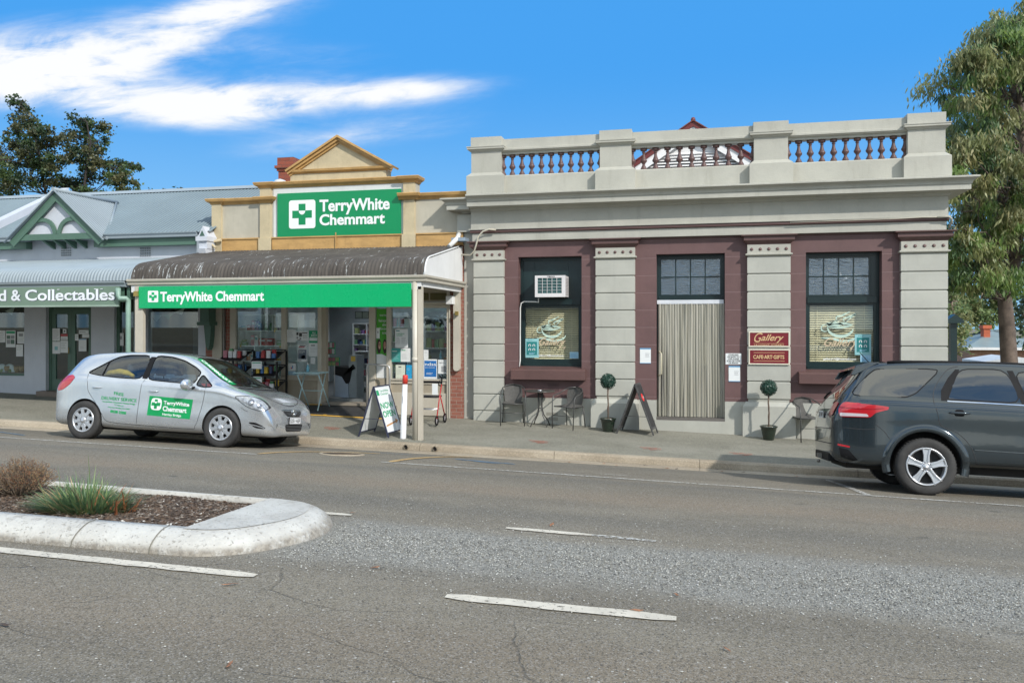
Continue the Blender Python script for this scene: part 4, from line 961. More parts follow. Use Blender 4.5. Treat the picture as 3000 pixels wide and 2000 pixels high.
# ---------------- verandah
def corr_roof(x0, x1, prof_, pitch=.076, amp=.009, mb=None):
    """corrugated sheet: profile [(y, z)] from the wall down to the gutter"""
    mb = mb or MB(); P = [Vector(p) for p in prof_]; nn = []
    for i in range(len(P)):
        d = (P[min(i + 1, len(P) - 1)] - P[max(i - 1, 0)]).normalized(); nn.append(Vector((d.y, -d.x)) if d.x < 0 or True else d)
    for i, v in enumerate(nn):
        if v.y < 0: nn[i] = -v
    nx = int((x1 - x0) / pitch * 8); o = len(mb.v)
    for i in range(nx + 1):
        x = x0 + (x1 - x0) * i / nx; a = amp * math.sin(2 * PI * x / pitch)
        for p, q in zip(P, nn): r = p + q * a; mb.v.append((x, r.x, r.y))
    m = len(P)
    for i in range(nx):
        for j in range(m - 1): mb.f.append([o + i * m + j, o + i * m + j + 1, o + (i + 1) * m + j + 1, o + (i + 1) * m + j]); mb.sm.append(True)
    return mb
def bull(yw, zw, yf, zf, r=.42, n=8):
    P = [(yw, zw)]; ys = yf + r * .8; s = (zw - (zf + r * .92)) / (yw - ys)
    zs = zf + r * .92
    for k in range(1, 6): P.append((yw + (ys - yw) * k / 6, zw + (zs - zw) * k / 6))
    for k in range(n + 1):
        t = k / n; a = Vector((ys, zs)); b = Vector((yf + .03, zs - s * r * .6)); c = Vector((yf, zf))
        q = a.lerp(b, t).lerp(b.lerp(c, t), t); P.append((q.x, q.y))
    return P
def peelmat():
    m = bpy.data.materials.new('peeling_tin'); m.use_nodes = True; t = NT(m.node_tree); p = t.n['Principled BSDF']
    tc = t.n.new('ShaderNodeTexCoord').outputs['Object']
    c = t.mix(t.ramp(t.noise(tc, 1.4, 5, .65), .3, .7), (.060, .053, .047), (.090, .080, .071))
    n = t.noise(t.mapping(tc, (13, 2.0, 2.0)), 1.25, 7, .78, .5); m2 = t.noise(t.mapping(tc, (.8, 1.6, 1)), 1.4, 4, .6)
    sp = t.node('ShaderNodeSeparateXYZ', {0: tc}); low = t.ramp(sp.outputs[1], -1.8, -2.4)
    f = t.ramp(t.m('ADD', t.m('ADD', n, t.m('MULTIPLY', m2, .28)), t.m('MULTIPLY', low, .035)), .765, .785)
    c = t.mix(t.m('MULTIPLY', t.ramp(t.noise(t.mapping(tc, (6, 1, 1)), 1.5, 4, .7), .5, .7), .3), c, (.17, .15, .13))
    c = t.mix(f, c, (.40, .42, .42))
    t.l.new(c, p.inputs['Base Color']); p.inputs['Roughness'].default_value = .85; p.inputs['Specular IOR Level'].default_value = .2
    return m
VP_ = bull(16.42, 3.925, 13.93, 3.13, .40)
MB_ = corr_roof(-11.04, -4.87, VP_, .076, .005); MB_.build('verandah_roof', peelmat(), ph)
gut = M('gutter_cream', (.48, .45, .38), .4, var=.06, dirt=.25)
MB().mould([(-.08, 3.02), (.02, 3.02), (.035, 3.03), (.04, 3.07), (.075, 3.10), (.08, 3.135), (.06, 3.14), (.05, 3.11), (-.08, 3.10)], [(-11.06, 13.90), (-4.86, 13.90), (-4.86, 16.38)]).build('verandah_gutter', gut, ph, fix=True)
wtm = M('white_timber', (.66, .665, .66), .5, var=.05, dirt=.2)
def side(x0, x1, name):
    pl = [(y, z - .02) for y, z in VP_][::-1]
    poly = pl + [(16.40, 3.10), (13.95, 3.10)]
    return MB().prism(poly, 'x', x0, x1).build(name, wtm, ph, fix=True)
side(-4.90, -4.875, 'verandah_end_panel'); side(-11.03, -11.005, 'verandah_end_panel')
MB().tube([(-4.866, y, z + .008) for y, z in VP_[1:]], .016, 6).build('roof_edge_trim', wtm, ph)
mb = MB(); mb.box(-11.0, -4.92, 13.90, 13.98, 2.88, 3.015); mb.box(-4.99, -4.90, 13.98, 16.38, 2.93, 3.098); mb.box(-11.0, -10.92, 13.98, 16.38, 2.93, 3.098); mb.build('verandah_beam', wtm, ph)
MB().box(-10.9, -5.0, 14.0, 16.4, 3.10, 3.12).build('verandah_lining', M('lining', (.7, .68, .62), .7), ph)
zb = foot(-5.03, 13.95)
MB().tube([(-5.045, 13.93, zb - .05), (-5.045, 13.93, 3.02)], .055, 16).build('downpipe', gut, ph)
MB().tube([(-5.045, 13.93, zb + 1.42), (-5.045, 13.93, zb + 1.50)], .06, 16).build('pipe_collar', gut, ph)
MB().box(-4.985, -4.905, 13.90, 13.98, zb - .05, 2.93).build('verandah_post', tanl, ph)
MB().box(-10.9, -10.72, 13.88, 13.96, foot(-10.8, 13.9) - .05, 3.0).build('verandah_post', tanl, ph)
MB().box(-10.89, -10.79, 13.82, 13.879, 2.8, 2.9).build('wall_hook', M('brass', (.4, .3, .1), .35, .7), ph)
# fascia sign
fgreen = M('fascia_green', (.0, .36, .125), .28, var=.03, vs=.4)
t = thing('fascia_sign', 'long bright green sign with white cross tile hanging along the front of the verandah', 'sign', (-10.79, 13.85, 2.56))
MB().box(-10.79, -5.10, 13.85, 13.885, 2.575, 2.99).build('panel', fgreen, t)
MB().box(-8.04, -8.034, 13.8485, 13.86, 2.58, 2.985).build('panel_joint', M('joint_green', (.0, .22, .08), .4), t)
fe = M('fascia_edge', (.0, .28, .10), .4); MB().box(-10.79, -5.10, 13.845, 13.89, 2.56, 2.575).build('bottom_trim', fe, t)
logo(t, -10.58, -10.35, 2.68, 2.905, 13.849, swhite, fgreen)
textfit(MB(), 'TerryWhite Chemmart', -10.30, -8.05, 2.63, 2.885, 13.846, bold=.028, ext=.002).build('lettering', swhite, t)
# ---------------- lower front
fb = foot(-5, 16.3)
MB().box(-5.15, -4.87, 16.38, 16.72, -.2, 3.92).build('brick_pier', brk, ph)
MB().box(-11.0, -10.83, 16.38, 16.72, 0, 3.3).build('brick_pier', brk, ph)
MB().box(-10.52, -10.40, 16.43, 16.72, .2, 3.3).build('brick_pier', brk, ph)
tb = lambda x0, x1, y0, y1, z0, z1, n, m=tanl: MB().box(x0, x1, y0, y1, z0, z1).build(n, m, ph, bevel=.004)
tb(-10.82, -10.58, 16.36, 16.5, .3, 3.3, 'door_post'); tb(-10.56, -10.53, 16.38, 16.42, .3, 3.3, 'waste_pipe', M('grey_pipe', (.25, .24, .22), .5))
FL = .60     # shop floor level
tb(-10.395, -10.25, 16.40, 16.50, .45, 3.3, 'mullion'); tb(-9.095, -8.99, 16.37, 16.50, 1.03, 2.66, 'mullion'); tb(-8.215, -8.12, 16.38, 16.50, .5, 2.66, 'mullion'); tb(-8.119, -8.02, 16.40, 16.52, .5, 2.66, 'door_jamb', tan)
tb(-7.0, -6.86, 16.38, 16.52, .5, 2.66, 'door_jamb'); tb(-6.585, -6.50, 16.36, 16.52, .3, 2.66, 'mullion'); tb(-5.22, -5.155, 16.36, 16.52, .1, 2.95, 'mullion')
tb(-10.25, -5.22, 16.39, 16.50, 2.661, 2.72, 'head_rail'); tb(-6.50, -5.22, 16.375, 16.46, 2.60, 2.66, 'head_rail')
MB().box(-10.4, -5.16, 16.44, 16.46, 2.73, 3.3).build('head_panel', tan, ph)
ab = M('amber_glass', (.10, .085, .03), .3); 
for k in range(3): MB().box(-6.45 + k * .42, -6.07 + k * .42, 16.425, 16.435, 2.77, 2.92).build('fanlight', ab, ph)
# stall boards
def stall(x0, x1, z0, z1, pan):
    mb = MB(); mb.box(x0, x1, 16.42, 16.5, z0, z1); o = mb.build('stall_board', tan, ph)
    m2 = MB(); m2.box(x0, x1, 16.395, 16.419, z1 - .09, z1 - .02); m2.box(x0 - .0, x1, 16.37, 16.42, z1 - .018, z1 + .02); m2.build('sill', tanl, o, bevel=.004)
    for a, b, c, d in pan:
        MB().wall(a, b, c, d, 16.408, 16.419, [(a + .03, b - .03, c + .03, d - .03)]).build('panel_moulding', tan, o)
stall(-10.25, -9.095, .45, 1.02, [(-10.15, -9.2, .5, .85)]); stall(-9.09, -8.215, .45, 1.10, [(-8.98, -8.66, .52, .85), (-8.6, -8.3, .52, .85)])
stall(-6.5, -5.22, .18, 1.06, []); MB().box(-6.5, -5.22, 16.39, 16.418, .30, .78).build('stall_panel', tanl, ph)
MB().box(-6.52, -5.2, 16.33, 16.42, .19, .24).build('foot_rail', tanl, ph)
MB().box(-5.165, -5.14, 16.34, 16.36, .2, 2.9).build('conduit', gut, ph)
MB().box(-6.86, -6.585, 16.41, 16.5, .5, 1.08).build('side_panel', tan, ph)
shopg = glassmat('shop_glass', (.90, .95, .95), 1.0, 0, .05)
for a, b, c in ((-10.25, -9.095, 1.04), (-8.99, -8.215, 1.12), (-6.50, -5.22, 1.08)): MB().box(a, b, 16.45, 16.456, c, 2.66).build('shop_window', shopg, ph)
MB().box(-6.86, -6.585, 16.44, 16.446, 1.08, 2.66).build('shop_window', shopg, ph)
# interior
shw = M('shop_wall_paint', (.74, .77, .77), .8); shf = M('shop_floor', (.14, .15, .15), .5)
mb = MB(); mb.box(-10.7, -5.1, 16.55, 23.7, FL - .1, FL); mb.build('shop_floor', shf, ph)
holed(-10.69, -5.11, 16.55, 23.7, 3.0, 3.05, 'ceiling', shw); mb = MB(); mb.box(-10.69, -10.6, 16.55, 23.7, FL, 3.0); mb.box(-5.2, -5.11, 16.73, 23.7, FL, 3.0); mb.build('shop_wall', shw, ph); MB().box(-10.6, -5.2, 21.9, 22.0, FL, 3.0).build('shop_back_wall', M('grey_back_wall', (.30, .34, .35), .8), ph)
MB().box(-8.02, -7.0, 16.2, 16.6, .49, .545).build('doorstep', M('step_timber', (.22, .19, .15), .7), ph)
# deep awning soffit bits: oval drain head and pipe at the right end
MB().box(-5.02, -4.72, 16.05, 16.35, 3.98, 4.05).build('rainwater_head', M('blue_grey_metal', (.22, .28, .34), .4), ph)
MB().tube([zr('p3', 2050, 800, 16.2), zr('p3', 2040, 830, 16.1), zr('p3', 1975, 895, 15.9)], .05, 12).build('overflow_pipe', wcd, ph)
MB().tube([zr('p3', 230, 845, 16.3), zr('p3', 140, 862, 16.3), zr('p3', 190, 905, 16.2)], .035, 10).build('overflow_pipe', pch, ph)
# cream downpipe casing on the brick pier and alarm box
q0 = zr('p4', 2237, 170, 16.36); q1 = zr('p4', 2280, 720, 16.36)
MB().prism(rrect(q0.x, q1.x, q1.z, 3.0, .06), 'y', 16.28, 16.375).build('pipe_casing', gut, ph, fix=True)
MB().box(q0.x + .06, q0.x + .12, 16.2, 16.28, 2.44, 2.52).build('wall_hook', MATS['brass'], ph)
q = zr('p4', 2185, 205, 16.2); q1 = zr('p4', 2232, 262, 16.2)
MB().box(q.x, q1.x, 16.12, 16.3, q1.z, q.z).build('sensor_lamp', wtm, ph, bevel=.01)
# ---------------- entrance ramp
rub = M('black_rubber', (.028, .028, .028), .75, var=.2, vs=8, bump=.5, bs=150); yel = M('yellow_tape', (.60, .34, .04), .6, var=.15, vs=5)
t = thing('entrance_ramp', 'black rubber ramp edged with yellow tape in front of the shop door', 'ramp', (-7.7, 16, .3))
def rz(x, y): f0 = foot(x, 15.72) + .006; return f0 + (.50 - f0) * min(max((y - 15.72) / .55, 0), 1)
def rq(mb, x0, x1, y0, y1, dz=0):
    mb.add([(x0, y0, rz(x0, y0) + dz), (x1, y0, rz(x1, y0) + dz), (x1, y1, rz(x1, y1) + dz), (x0, y1, rz(x0, y1) + dz)], [(0, 1, 2, 3)]); return mb
mb = MB(); rq(mb, -9.3, -6.35, 15.72, 16.27); mb.add([(-6.35, 15.72, rz(-6.35, 15.72)), (-6.35, 16.27, .2), (-6.35, 16.27, rz(-6.35, 16.27))], [(0, 1, 2)]); mb.build('ramp_surface', rub, t)
rq(MB(), -9.3, -6.35, 15.72, 15.76, .004).build('tape', yel, t); rq(MB(), -9.3, -6.35, 16.22, 16.26, .004).build('tape', yel, t)
mb = MB(); mb.add([(-7.78, 15.76, rz(-7.78, 15.76) + .004), (-7.70, 15.76, rz(-7.7, 15.76) + .004), (-7.55, 16.22, rz(-7.55, 16.22) + .004), (-7.63, 16.22, rz(-7.63, 16.22) + .004)], [(0, 1, 2, 3)]); mb.build('tape', yel, t)
MB().box(-9.3, -6.35, 16.27, 16.395, .2, .50).build('landing', M('concrete_step', (.26, .24, .20), .85, bump=.3), t)
# handrail
stl = M('galvanised_steel', (.45, .45, .44), .35, .6)
t = thing('handrail', 'low steel handrail on two legs at the right side of the shop door', 'handrail', (-6.85, 16.0, .4))
a_, b_ = zr('p6', 655, 1110, 15.8), zr('p6', 875, 700, 15.9)
hx0, hx1 = zr('p6', 665, 700, 16.0).x, zr('p6', 882, 720, 16.0).x; hz = zr('p6', 665, 695, 16.0).z
MB().tube([(hx0, 15.95, .30), (hx0, 15.95, hz - .06), (hx0 + .02, 15.95, hz - .015), (hx0 + .06, 15.95, hz), (hx1 - .06, 16.1, hz - .03), (hx1 - .02, 16.1, hz - .05), (hx1, 16.1, hz - .1), (hx1, 16.1, .3)], .022, 10).build('rail', stl, t)
# ---------------- goods and fittings in the shop
rnd = random.Random(21)
shelfm = M('white_laminate', (.84, .87, .87), .4)
def shelfunit(x0, x1, y0, y1, z0, zs, vs_, label, back=True):
    t = thing('shelf_unit', label, 'shelf', ((x0 + x1) / 2, y0, z0)); 
    MB().box(x0, x0 + .03, y0, y1, z0, zs[-1]).build('side_panel', shelfm, t); MB().box(x1 - .03, x1, y0, y1, z0, zs[-1]).build('side_panel', shelfm, t)
    for z in zs: MB().box(x0 + .03, x1 - .03, y0, y1, z - .025, z).build('shelf', shelfm, t)
    for (x, a, b) in vs_: MB().box(x - .012, x + .012, y0 + .01, y1, a, b - .025).build('divider', shelfm, t)
    if back: MB().box(x0 + .03, x1 - .03, y1 + .001, y1 + .015, z0, zs[-1]).build('back_panel', shelfm, t)
    return t
ZS = [1.07, 1.42, 1.79, 2.12, 2.47]
zsh = [zr('p5', 500, y, 16.75).z for y in (1075, 855, 640, 428, 205)]
shelfunit(-10.32, -8.80, 16.60, 16.88, .62, zsh, [(-9.9, zsh[1], zsh[2]), (-9.75, zsh[2], zsh[3]), (-9.45, zsh[3], zsh[4]), (-9.30, zsh[0], zsh[1]), (-9.17, zsh[2], zsh[3]), (-9.5, zsh[1], zsh[2])], 'white cube shelving full of goods behind the left shop window')
prodc = [('box_pink', (.45, .16, .20)), ('box_white', (.62, .62, .62)), ('box_blue', (.06, .16, .36)), ('box_green', (.16, .38, .18)), ('box_lime', (.38, .46, .20)), ('box_red', (.42, .05, .05)), ('box_purple', (.22, .12, .30)), ('box_yellow', (.62, .42, .05)), ('box_teal', (.03, .26, .26)), ('box_navy', (.03, .04, .10)), ('box_orange', (.55, .20, .04))]
PM = {n: M(n, c, .45, var=.1, vs=20) for n, c in prodc}
bottle_pr = [(.030, 0), (.032, .01), (.032, .10), (.026, .125), (.012, .14), (.012, .155)]
protoB = {}
def box_prod(x, y, z, w, d, h, mat, cname, where):
    t = thing('product_box', f'{cname} product box {where}', 'box', (x, y, z), group=f'boxes {where}')
    MB().box(x - w / 2, x + w / 2, y - d / 2, y + d / 2, z, z + h).build('carton', mat, t)
    MB().box(x - w * .38, x + w * .38, y - d / 2 - .001, y - d / 2, z + h * .55, z + h * .8).build('label_panel', PM['box_white'] if 'white' not in cname else PM['box_teal'], t)
    return t
def bottle(x, y, z, s, mat, capm_, label, group):
    t = thing('bottle', label, 'bottle', (x, y, z), group=group)
    MB().lathe([(r * s, h * s) for r, h in bottle_pr], (x, y, z), 12).build('body', mat, t)
    MB().lathe([(.014 * s, .155 * s), (.014 * s, .185 * s), (.006 * s, .19 * s), (.006 * s, .21 * s)], (x, y, z), 10).build('pump', capm_, t)
    return t
bg = M('bottle_green', (.10, .30, .16), .25); bb = M('bottle_aqua', (.16, .42, .52), .25)
def px_shelf(y): return zsh[y]
def row(shelf_i, items, where):
    for (px, wpx, hpx, c) in items:
        a = zr('p5', px, 600, 16.64); b = zr('p5', px + wpx, 600, 16.64); h = hpx * .00185
        box_prod((a.x + b.x) / 2, 16.68, zsh[shelf_i] + .0005, b.x - a.x - .004, .10, h, PM['box_' + c], c, where)
row(3, [(415, 90, 70, 'white'), (508, 45, 65, 'red'), (578, 38, 125, 'pink'), (618, 28, 130, 'navy'), (648, 30, 110, 'purple'), (670, 30, 90, 'blue')], 'on the top shelf in the left shop window')
row(2, [(375, 60, 45, 'lime'), (440, 60, 40, 'green'), (565, 50, 125, 'pink'), (618, 52, 120, 'white'), (676, 105, 85, 'red'), (785, 100, 85, 'red'), (935, 70, 60, 'green')], 'on the middle shelf in the left shop window')
box_prod(zr('p5', 450, 600, 16.64).x, 16.70, zsh[2] + .0845, .09, .08, .05, PM['box_lime'], 'topmost lime', 'on the middle shelf in the left shop window')
row(1, [(500, 50, 95, 'orange'), (560, 40, 80, 'white'), (610, 35, 70, 'teal'), (660, 40, 85, 'white'), (850, 60, 100, 'red'), (940, 60, 55, 'yellow')], 'on the lower shelf in the left shop window')
row(0, [(640, 60, 110, 'purple'), (710, 60, 120, 'pink'), (820, 60, 130, 'red'), (930, 60, 90, 'teal'), (570, 45, 100, 'blue')], 'on the bottom shelf in the left shop window')
for i, px in enumerate((768, 840)):
    a = zr('p5', px, 600, 16.64); bottle(a.x, 16.69, zsh[3], 1.15, bg, PM['box_white'], ['green pump bottle on the top shelf of the left shop window, nearer the shelf divider', 'green pump bottle on the top shelf of the left shop window, nearer the small jars'][i], 'green bottles in the left window')
for i, px in enumerate((895, 915, 945, 985)):
    a = zr('p5', px, 600, 16.64); t = thing('jar', 'small white lidded jar beside the green bottles in the left window', 'jar', (a.x, 16.69, zsh[3]), group='small jars in the left window')
    MB().lathe([(.018, 0), (.018, .07)], (a.x, 16.69, zsh[3]), 10).build('glass', PM['box_navy'] if i > 1 else PM['box_lime'], t); MB().lathe([(.019, .07), (.019, .095)], (a.x, 16.69, zsh[3]), 10).build('lid', PM['box_white'], t)
for i, (px, py) in enumerate(((415, 655), (985, 665), (905, 440))):
    a = zr('p5', px, py, 16.59); MB().prism([(a.x, a.z - .04), (a.x + .03, a.z), (a.x, a.z + .04), (a.x - .03, a.z)], 'y', 16.59, 16.592).build('price_tag', PM['box_yellow'], tag=('yellow diamond price tag on the edge of a shelf in the left window', 'price tag', 'yellow price tags'), fix=True)
# posters in the pharmacy windows
def win_notice(label, R, items, bm_=None, Y=16.443, cat='poster', name='window_poster'): return text_board(name, label, *R, Y, .003, bm_ or paper, [i(*R, Y) if getattr(i, 'late', False) else i for i in items], cat=cat)
P5 = lambda *a: rect('p5', *a, 16.443)
P6 = lambda *a: rect('p6', *a, 16.443)
win_notice('pale typed notice on the left part of the window beside the shop door', P5(1078, 418, 1208, 600), [L(lines, 7, .1, .85, .35, .9, gink, seed=5, h=.25)])
win_notice('white landscape poster with black round pictures in the window left of the door', P5(1210, 445, 1393, 577), [L(BX, .04, .2, .6, .9, ink), L(BX, .25, .48, .45, .85, ink), L(BX, .05, .18, .2, .45, gink), L(BX, .28, .42, .1, .35, gink), L(BX, .5, .9, .8, .9, ink), L(lines, 4, .55, .95, .2, .7, gink, seed=6), L(BX, .12, .35, .04, .12, ink)])
win_notice('green poster with white lettering for flu shots in the window left of the door', P5(1396, 432, 1524, 610), [L(TX, 'FLU\nSHOTS', .25, .9, .55, .88, paper, bold=.03, align='CENTER'), L(BX, .05, .95, .18, .42, paper), L(lines, 1, .1, .9, .46, .52, paper, seed=2)], grn)
win_notice('white sheet under the green poster in the window left of the door', P5(1394, 614, 1522, 802), [L(BX, .25, .7, .8, .87, ink), L(lines, 4, .15, .85, .3, .7, gink, seed=8, h=.2)])
win_notice('small pale card low in the window left of the door', P5(1420, 820, 1487, 910), [L(lines, 3, .2, .8, .3, .8, gink, seed=9, h=.2)])
win_notice('narrow dark and red notice in the window left of the door', P5(1240, 636, 1358, 682), [L(BX, .2, .9, .55, .85, ink), L(BX, .1, .8, .15, .45, PM['box_red'])])
win_notice('grey poster with white heading and pale disc in the window left of the door', P5(1235, 694, 1370, 878), [L(BX, .06, .94, .2, .94, M('poster_grey', (.12, .15, .19), .5)), L(TX, 'PROTECT YOU\nFAMILY AGAINST\nINFLUENZA', .14, .8, .66, .88, paper, bold=.02), lines(1, 0, .001, 0, .001, paper, 0, .01, 0, .01, 16.443), L(BX, .4, .8, .22, .5, ltb), L(BX, .06, .4, .06, .14, gink)])
win_notice('white roundel sign with a coloured tick standing low in the window', P5(1100, 900, 1210, 1015), [L(BX, .35, .5, .3, .5, PM['box_red']), L(BX, .5, .65, .35, .7, blu)])
win_notice('blue leaflet under the tick roundel in the window', P5(1103, 1012, 1208, 1072), [L(lines, 2, .2, .8, .3, .7, paper, seed=2)], ltb)
win_notice('opening hours poster with green heading in the right shop window', P6(962, 312, 1102, 517), [L(TX, 'OPENING\nHOURS', .1, .72, .62, .78, grn, bold=.02), L(BX, .08, .35, .88, .93, teal), L(lines, 7, .1, .4, .2, .56, gink, seed=1), L(lines, 7, .5, .85, .2, .56, gink, seed=2)])
win_notice('teal poster with white lines under the opening hours poster', P6(920, 522, 1022, 670), [L(lines, 6, .1, .9, .15, .6, tealL, seed=3), L(BX, .1, .6, .75, .8, paper)], M('teal_poster', (.05, .30, .27), .5))
win_notice('white poster beside the teal one in the right shop window', P6(1023, 522, 1128, 670), [L(BX, .1, .5, .82, .88, grn), L(lines, 5, .1, .7, .2, .6, gink, seed=4, h=.2)])
win_notice('white poster partly behind the verandah pipe in the right shop window', P6(1205, 540, 1270, 690), [L(lines, 6, .1, .9, .2, .8, ltb, seed=5)])
win_notice('plain white card to the right of the verandah pipe', P6(1273, 540, 1325, 640), [L(lines, 2, .2, .8, .6, .8, gink, seed=5, h=.1)])
r = P6(1274, 642, 1420, 855)
win_notice('blue poster with white lettering ndss in the right shop window', r, [L(BX, .05, .95, .1, .92, M('ndss_blue', (.015, .14, .42), .4)), L(TX, 'ndss', .09, .93, .66, .83, paper, bold=.01), L(lines, 1, .1, .9, .54, .60, paper, seed=6), L(lines, 2, .2, .85, .2, .33, paper, seed=7)])
for it in (): pass
win_notice('white poster with dark grey circle in the lower right corner of the shop window', P6(1430, 648, 1536, 800), [L(TX, 'STRONGER TOGETHER', .1, .8, .74, .82, gink, bold=.01), L(BX, .35, .85, .12, .55, gink)])
win_notice('cream poster low in the right shop window', P6(968, 704, 1070, 850), [L(BX, .3, .6, .82, .88, ink), L(lines, 4, .1, .7, .3, .7, gink, seed=8, h=.15)], M('cream_paper', (.62, .66, .56), .6))
win_notice('bright blue poster low in the right shop window left of the pipe', P6(1084, 706, 1143, 855), [L(lines, 2, .2, .8, .6, .8, paper, seed=8, h=.15)], M('cyan_paper', (.02, .33, .62), .5))
win_notice('white poster with red arrow low in the right shop window', P6(1205, 700, 1272, 850), [L(BX, .4, .8, .62, .85, PM['box_red']), L(lines, 2, .3, .8, .2, .4, gink, seed=8, h=.3)])
win_notice('small pale drawing high in the right shop window', P6(1062, 200, 1120, 300), [L(lines, 6, .1, .9, .1, .9, tealL, seed=18, h=.3)], M('faded_sheet', (.38, .46, .46), .6))
q = zr('p6', 1455, 640, 16.6); bottle(q.x, 16.62, q.z, .9, bb, PM['box_white'], 'pale blue pump bottle standing above the white poster in the right window', None)
# tall green banner by the door with two women in white coats
r = P6(760, 90, 876, 845); Yb = 16.436
bgm = M('banner_green', (.06, .34, .02), .5)
t = win_notice('tall green banner of two women in white coats beside the shop door', r, [L(TX, 'Hamley Bridge', .3, .98, .885, .92, paper, bold=.01), L(TX, 'Need expert\nadvice?\nWe\'re here\nto help', .2, .98, .62, .85, paper, bold=.01, align='RIGHT')], bgm, Y=Yb, cat='banner', name='banner')
x0, x1, z0, z1 = r; skin = M('printed_skin', (.42, .22, .15), .6); hair = M('printed_hair', (.03, .018, .015), .6)
def ell(cx, cz, rx, rz_, Y, n=18): return MB().prism([(cx + rx * math.cos(2 * PI * k / n), cz + rz_ * math.sin(2 * PI * k / n)) for k in range(n)], 'y', Y - .001, Y)
MB().prism([(x0, z0), (x1, z0), (x1, z0 + (z1 - z0) * .31), (x0 + (x1 - x0) * .5, z0 + (z1 - z0) * .345), (x0, z0 + (z1 - z0) * .34)], 'y', Yb - .002, Yb - .0005).build('printed_coats', paper, t, fix=True)
for k, (fx, fz) in enumerate(((.24, .47), (.78, .47))):
    cx = x0 + (x1 - x0) * fx; cz = z0 + (z1 - z0) * fz
    ell(cx, cz - .02, .048, .16, Yb - .002).build('printed_hair', hair, t, fix=True); ell(cx + (.012 if k == 0 else 0), cz + .0, .030, .085, Yb - .0035).build('printed_face', skin, t, fix=True)
    ell(cx + .008, cz - .045, .012, .007, Yb - .005).build('printed_smile', paper, t, fix=True)
    if k == 0: MB().box(cx - .015, cx + .035, Yb - .006, Yb - .005, cz + .015, cz + .03).build('printed_glasses', ink, t)
r = P6(758, 300, 795, 415); win_notice('small notice with a mark stuck over the green banner', r, [L(BX, .4, .6, .5, .7, ink)], Y=16.430)
r = P6(760, 728, 800, 835)
# ---------------- inside the doorway
t = thing('counter_stand', 'white cardboard stand draped with black in the doorway of the shop', 'stand', (-7.5, 17.0, FL))
A_ = zr('p6', 295, 1065, 16.9); B_ = zr('p6', 540, 720, 16.9); x0, x1 = A_.x, B_.x; zt = B_.z
MB().prism([(x0, FL), (x0 + (x1 - x0) * .65, FL), (x0 + (x1 - x0) * .65, FL + .30), (x0 + (x1 - x0) * .52, FL + .33), (x0 + (x1 - x0) * .35, FL + .48), (x0, FL + .52)], 'y', 16.88, 17.35).build('tray', M('pale_card', (.36, .43, .52), .6), t, fix=True)
MB().prism([(x0 + .0, FL + .52), (x0 + (x1 - x0) * .36, FL + .47), (x0 + (x1 - x0) * .55, FL + .31), (x0 + (x1 - x0) * .70, FL + .35), (x1 - .08, FL + .75), (x1 - .02, zt - .05), (x0 + .02, zt)], 'y', 16.87, 17.33).build('drape', M('black_cloth', (.008, .008, .009), .9), t, fix=True)
MB().box(x0 + (x1 - x0) * .66, x1, 16.9, 17.3, FL, FL + .95).build('side_box', M('grey_card', (.30, .34, .36), .7), t)
MB().box(x0 + (x1 - x0) * .76, x1 - .03, 16.89, 16.899, FL + .82, FL + .93).build('label_panel', PM['box_yellow'], t)
t = thing('stanchion', 'slim chrome post on a round foot just inside the shop door', 'post', (-7.9, 16.75, FL)); q = zr('p6', 288, 800, 16.7)
MB().tube([(q.x, 16.75, FL), (q.x, 16.75, zr('p6', 288, 715, 16.7).z)], .011).build('pole', stl, t); MB().lathe([(.13, 0), (.13, .012), (.02, .03)], (q.x + .04, 16.75, FL), 20).build('foot', stl, t)
# shelves inside the door
for i, (xa, xb, y, lab) in enumerate(((-7.9, -7.3, 19.2, 'white display shelves of small goods in the middle of the shop floor'), (-6.98, -6.55, 17.6, 'tall dark shelves of bottles at the right inside the doorway'), (-8.25, -7.85, 18.4, 'low shelves of coloured packets at the left inside the doorway'), (-9.6, -8.9, 21.3, 'tall shelves of bottles against the back wall seen deep through the shop door'), (-8.8, -8.1, 20.4, 'dim shelves beyond the middle display in the shop'), (-8.0, -7.45, 21.0, 'back shelves at the right of the view through the shop door'))):
    zs = [.75, 1.1, 1.4, 1.7, 2.0] if i != 1 else [.8, 1.15, 1.5, 1.85, 2.2, 2.45]
    if i == 2: zs = [.75, 1.0, 1.3, 1.6]
    if i > 2: zs = [.8, 1.1, 1.4, 1.7, 2.0, 2.3]
    shelfunit(xa, xb, y, y + .35, FL, zs, [], lab, back=True)
    for z in zs[:-1] if i != 0 else zs:
        x = xa + .06
        while x < xb - .06:
            w = rnd.uniform(.04, .10); c = rnd.choice(prodc)[0]; h = rnd.uniform(.08, .2)
            if rnd.random() < .8: 
                o = MB().box(x, x + w, y + .02, y + .16, z + .0005, z + h).build('product_box', PM[c], tag=(f'{c[4:]} packet on the ' + ('shelves in the middle of the shop floor', 'tall shelves at the right of the doorway', 'low shelves at the left of the doorway', 'tall shelves on the back wall', 'dim shelves beyond the middle display', 'back shelves at the right')[i], 'box', ('packets on the middle shop shelves', 'packets on the right shop shelves', 'packets on the left shop shelves', 'packets on the back wall shelves', 'packets on the dim shelves', 'packets on the back right shelves')[i]))
            x += w + .012
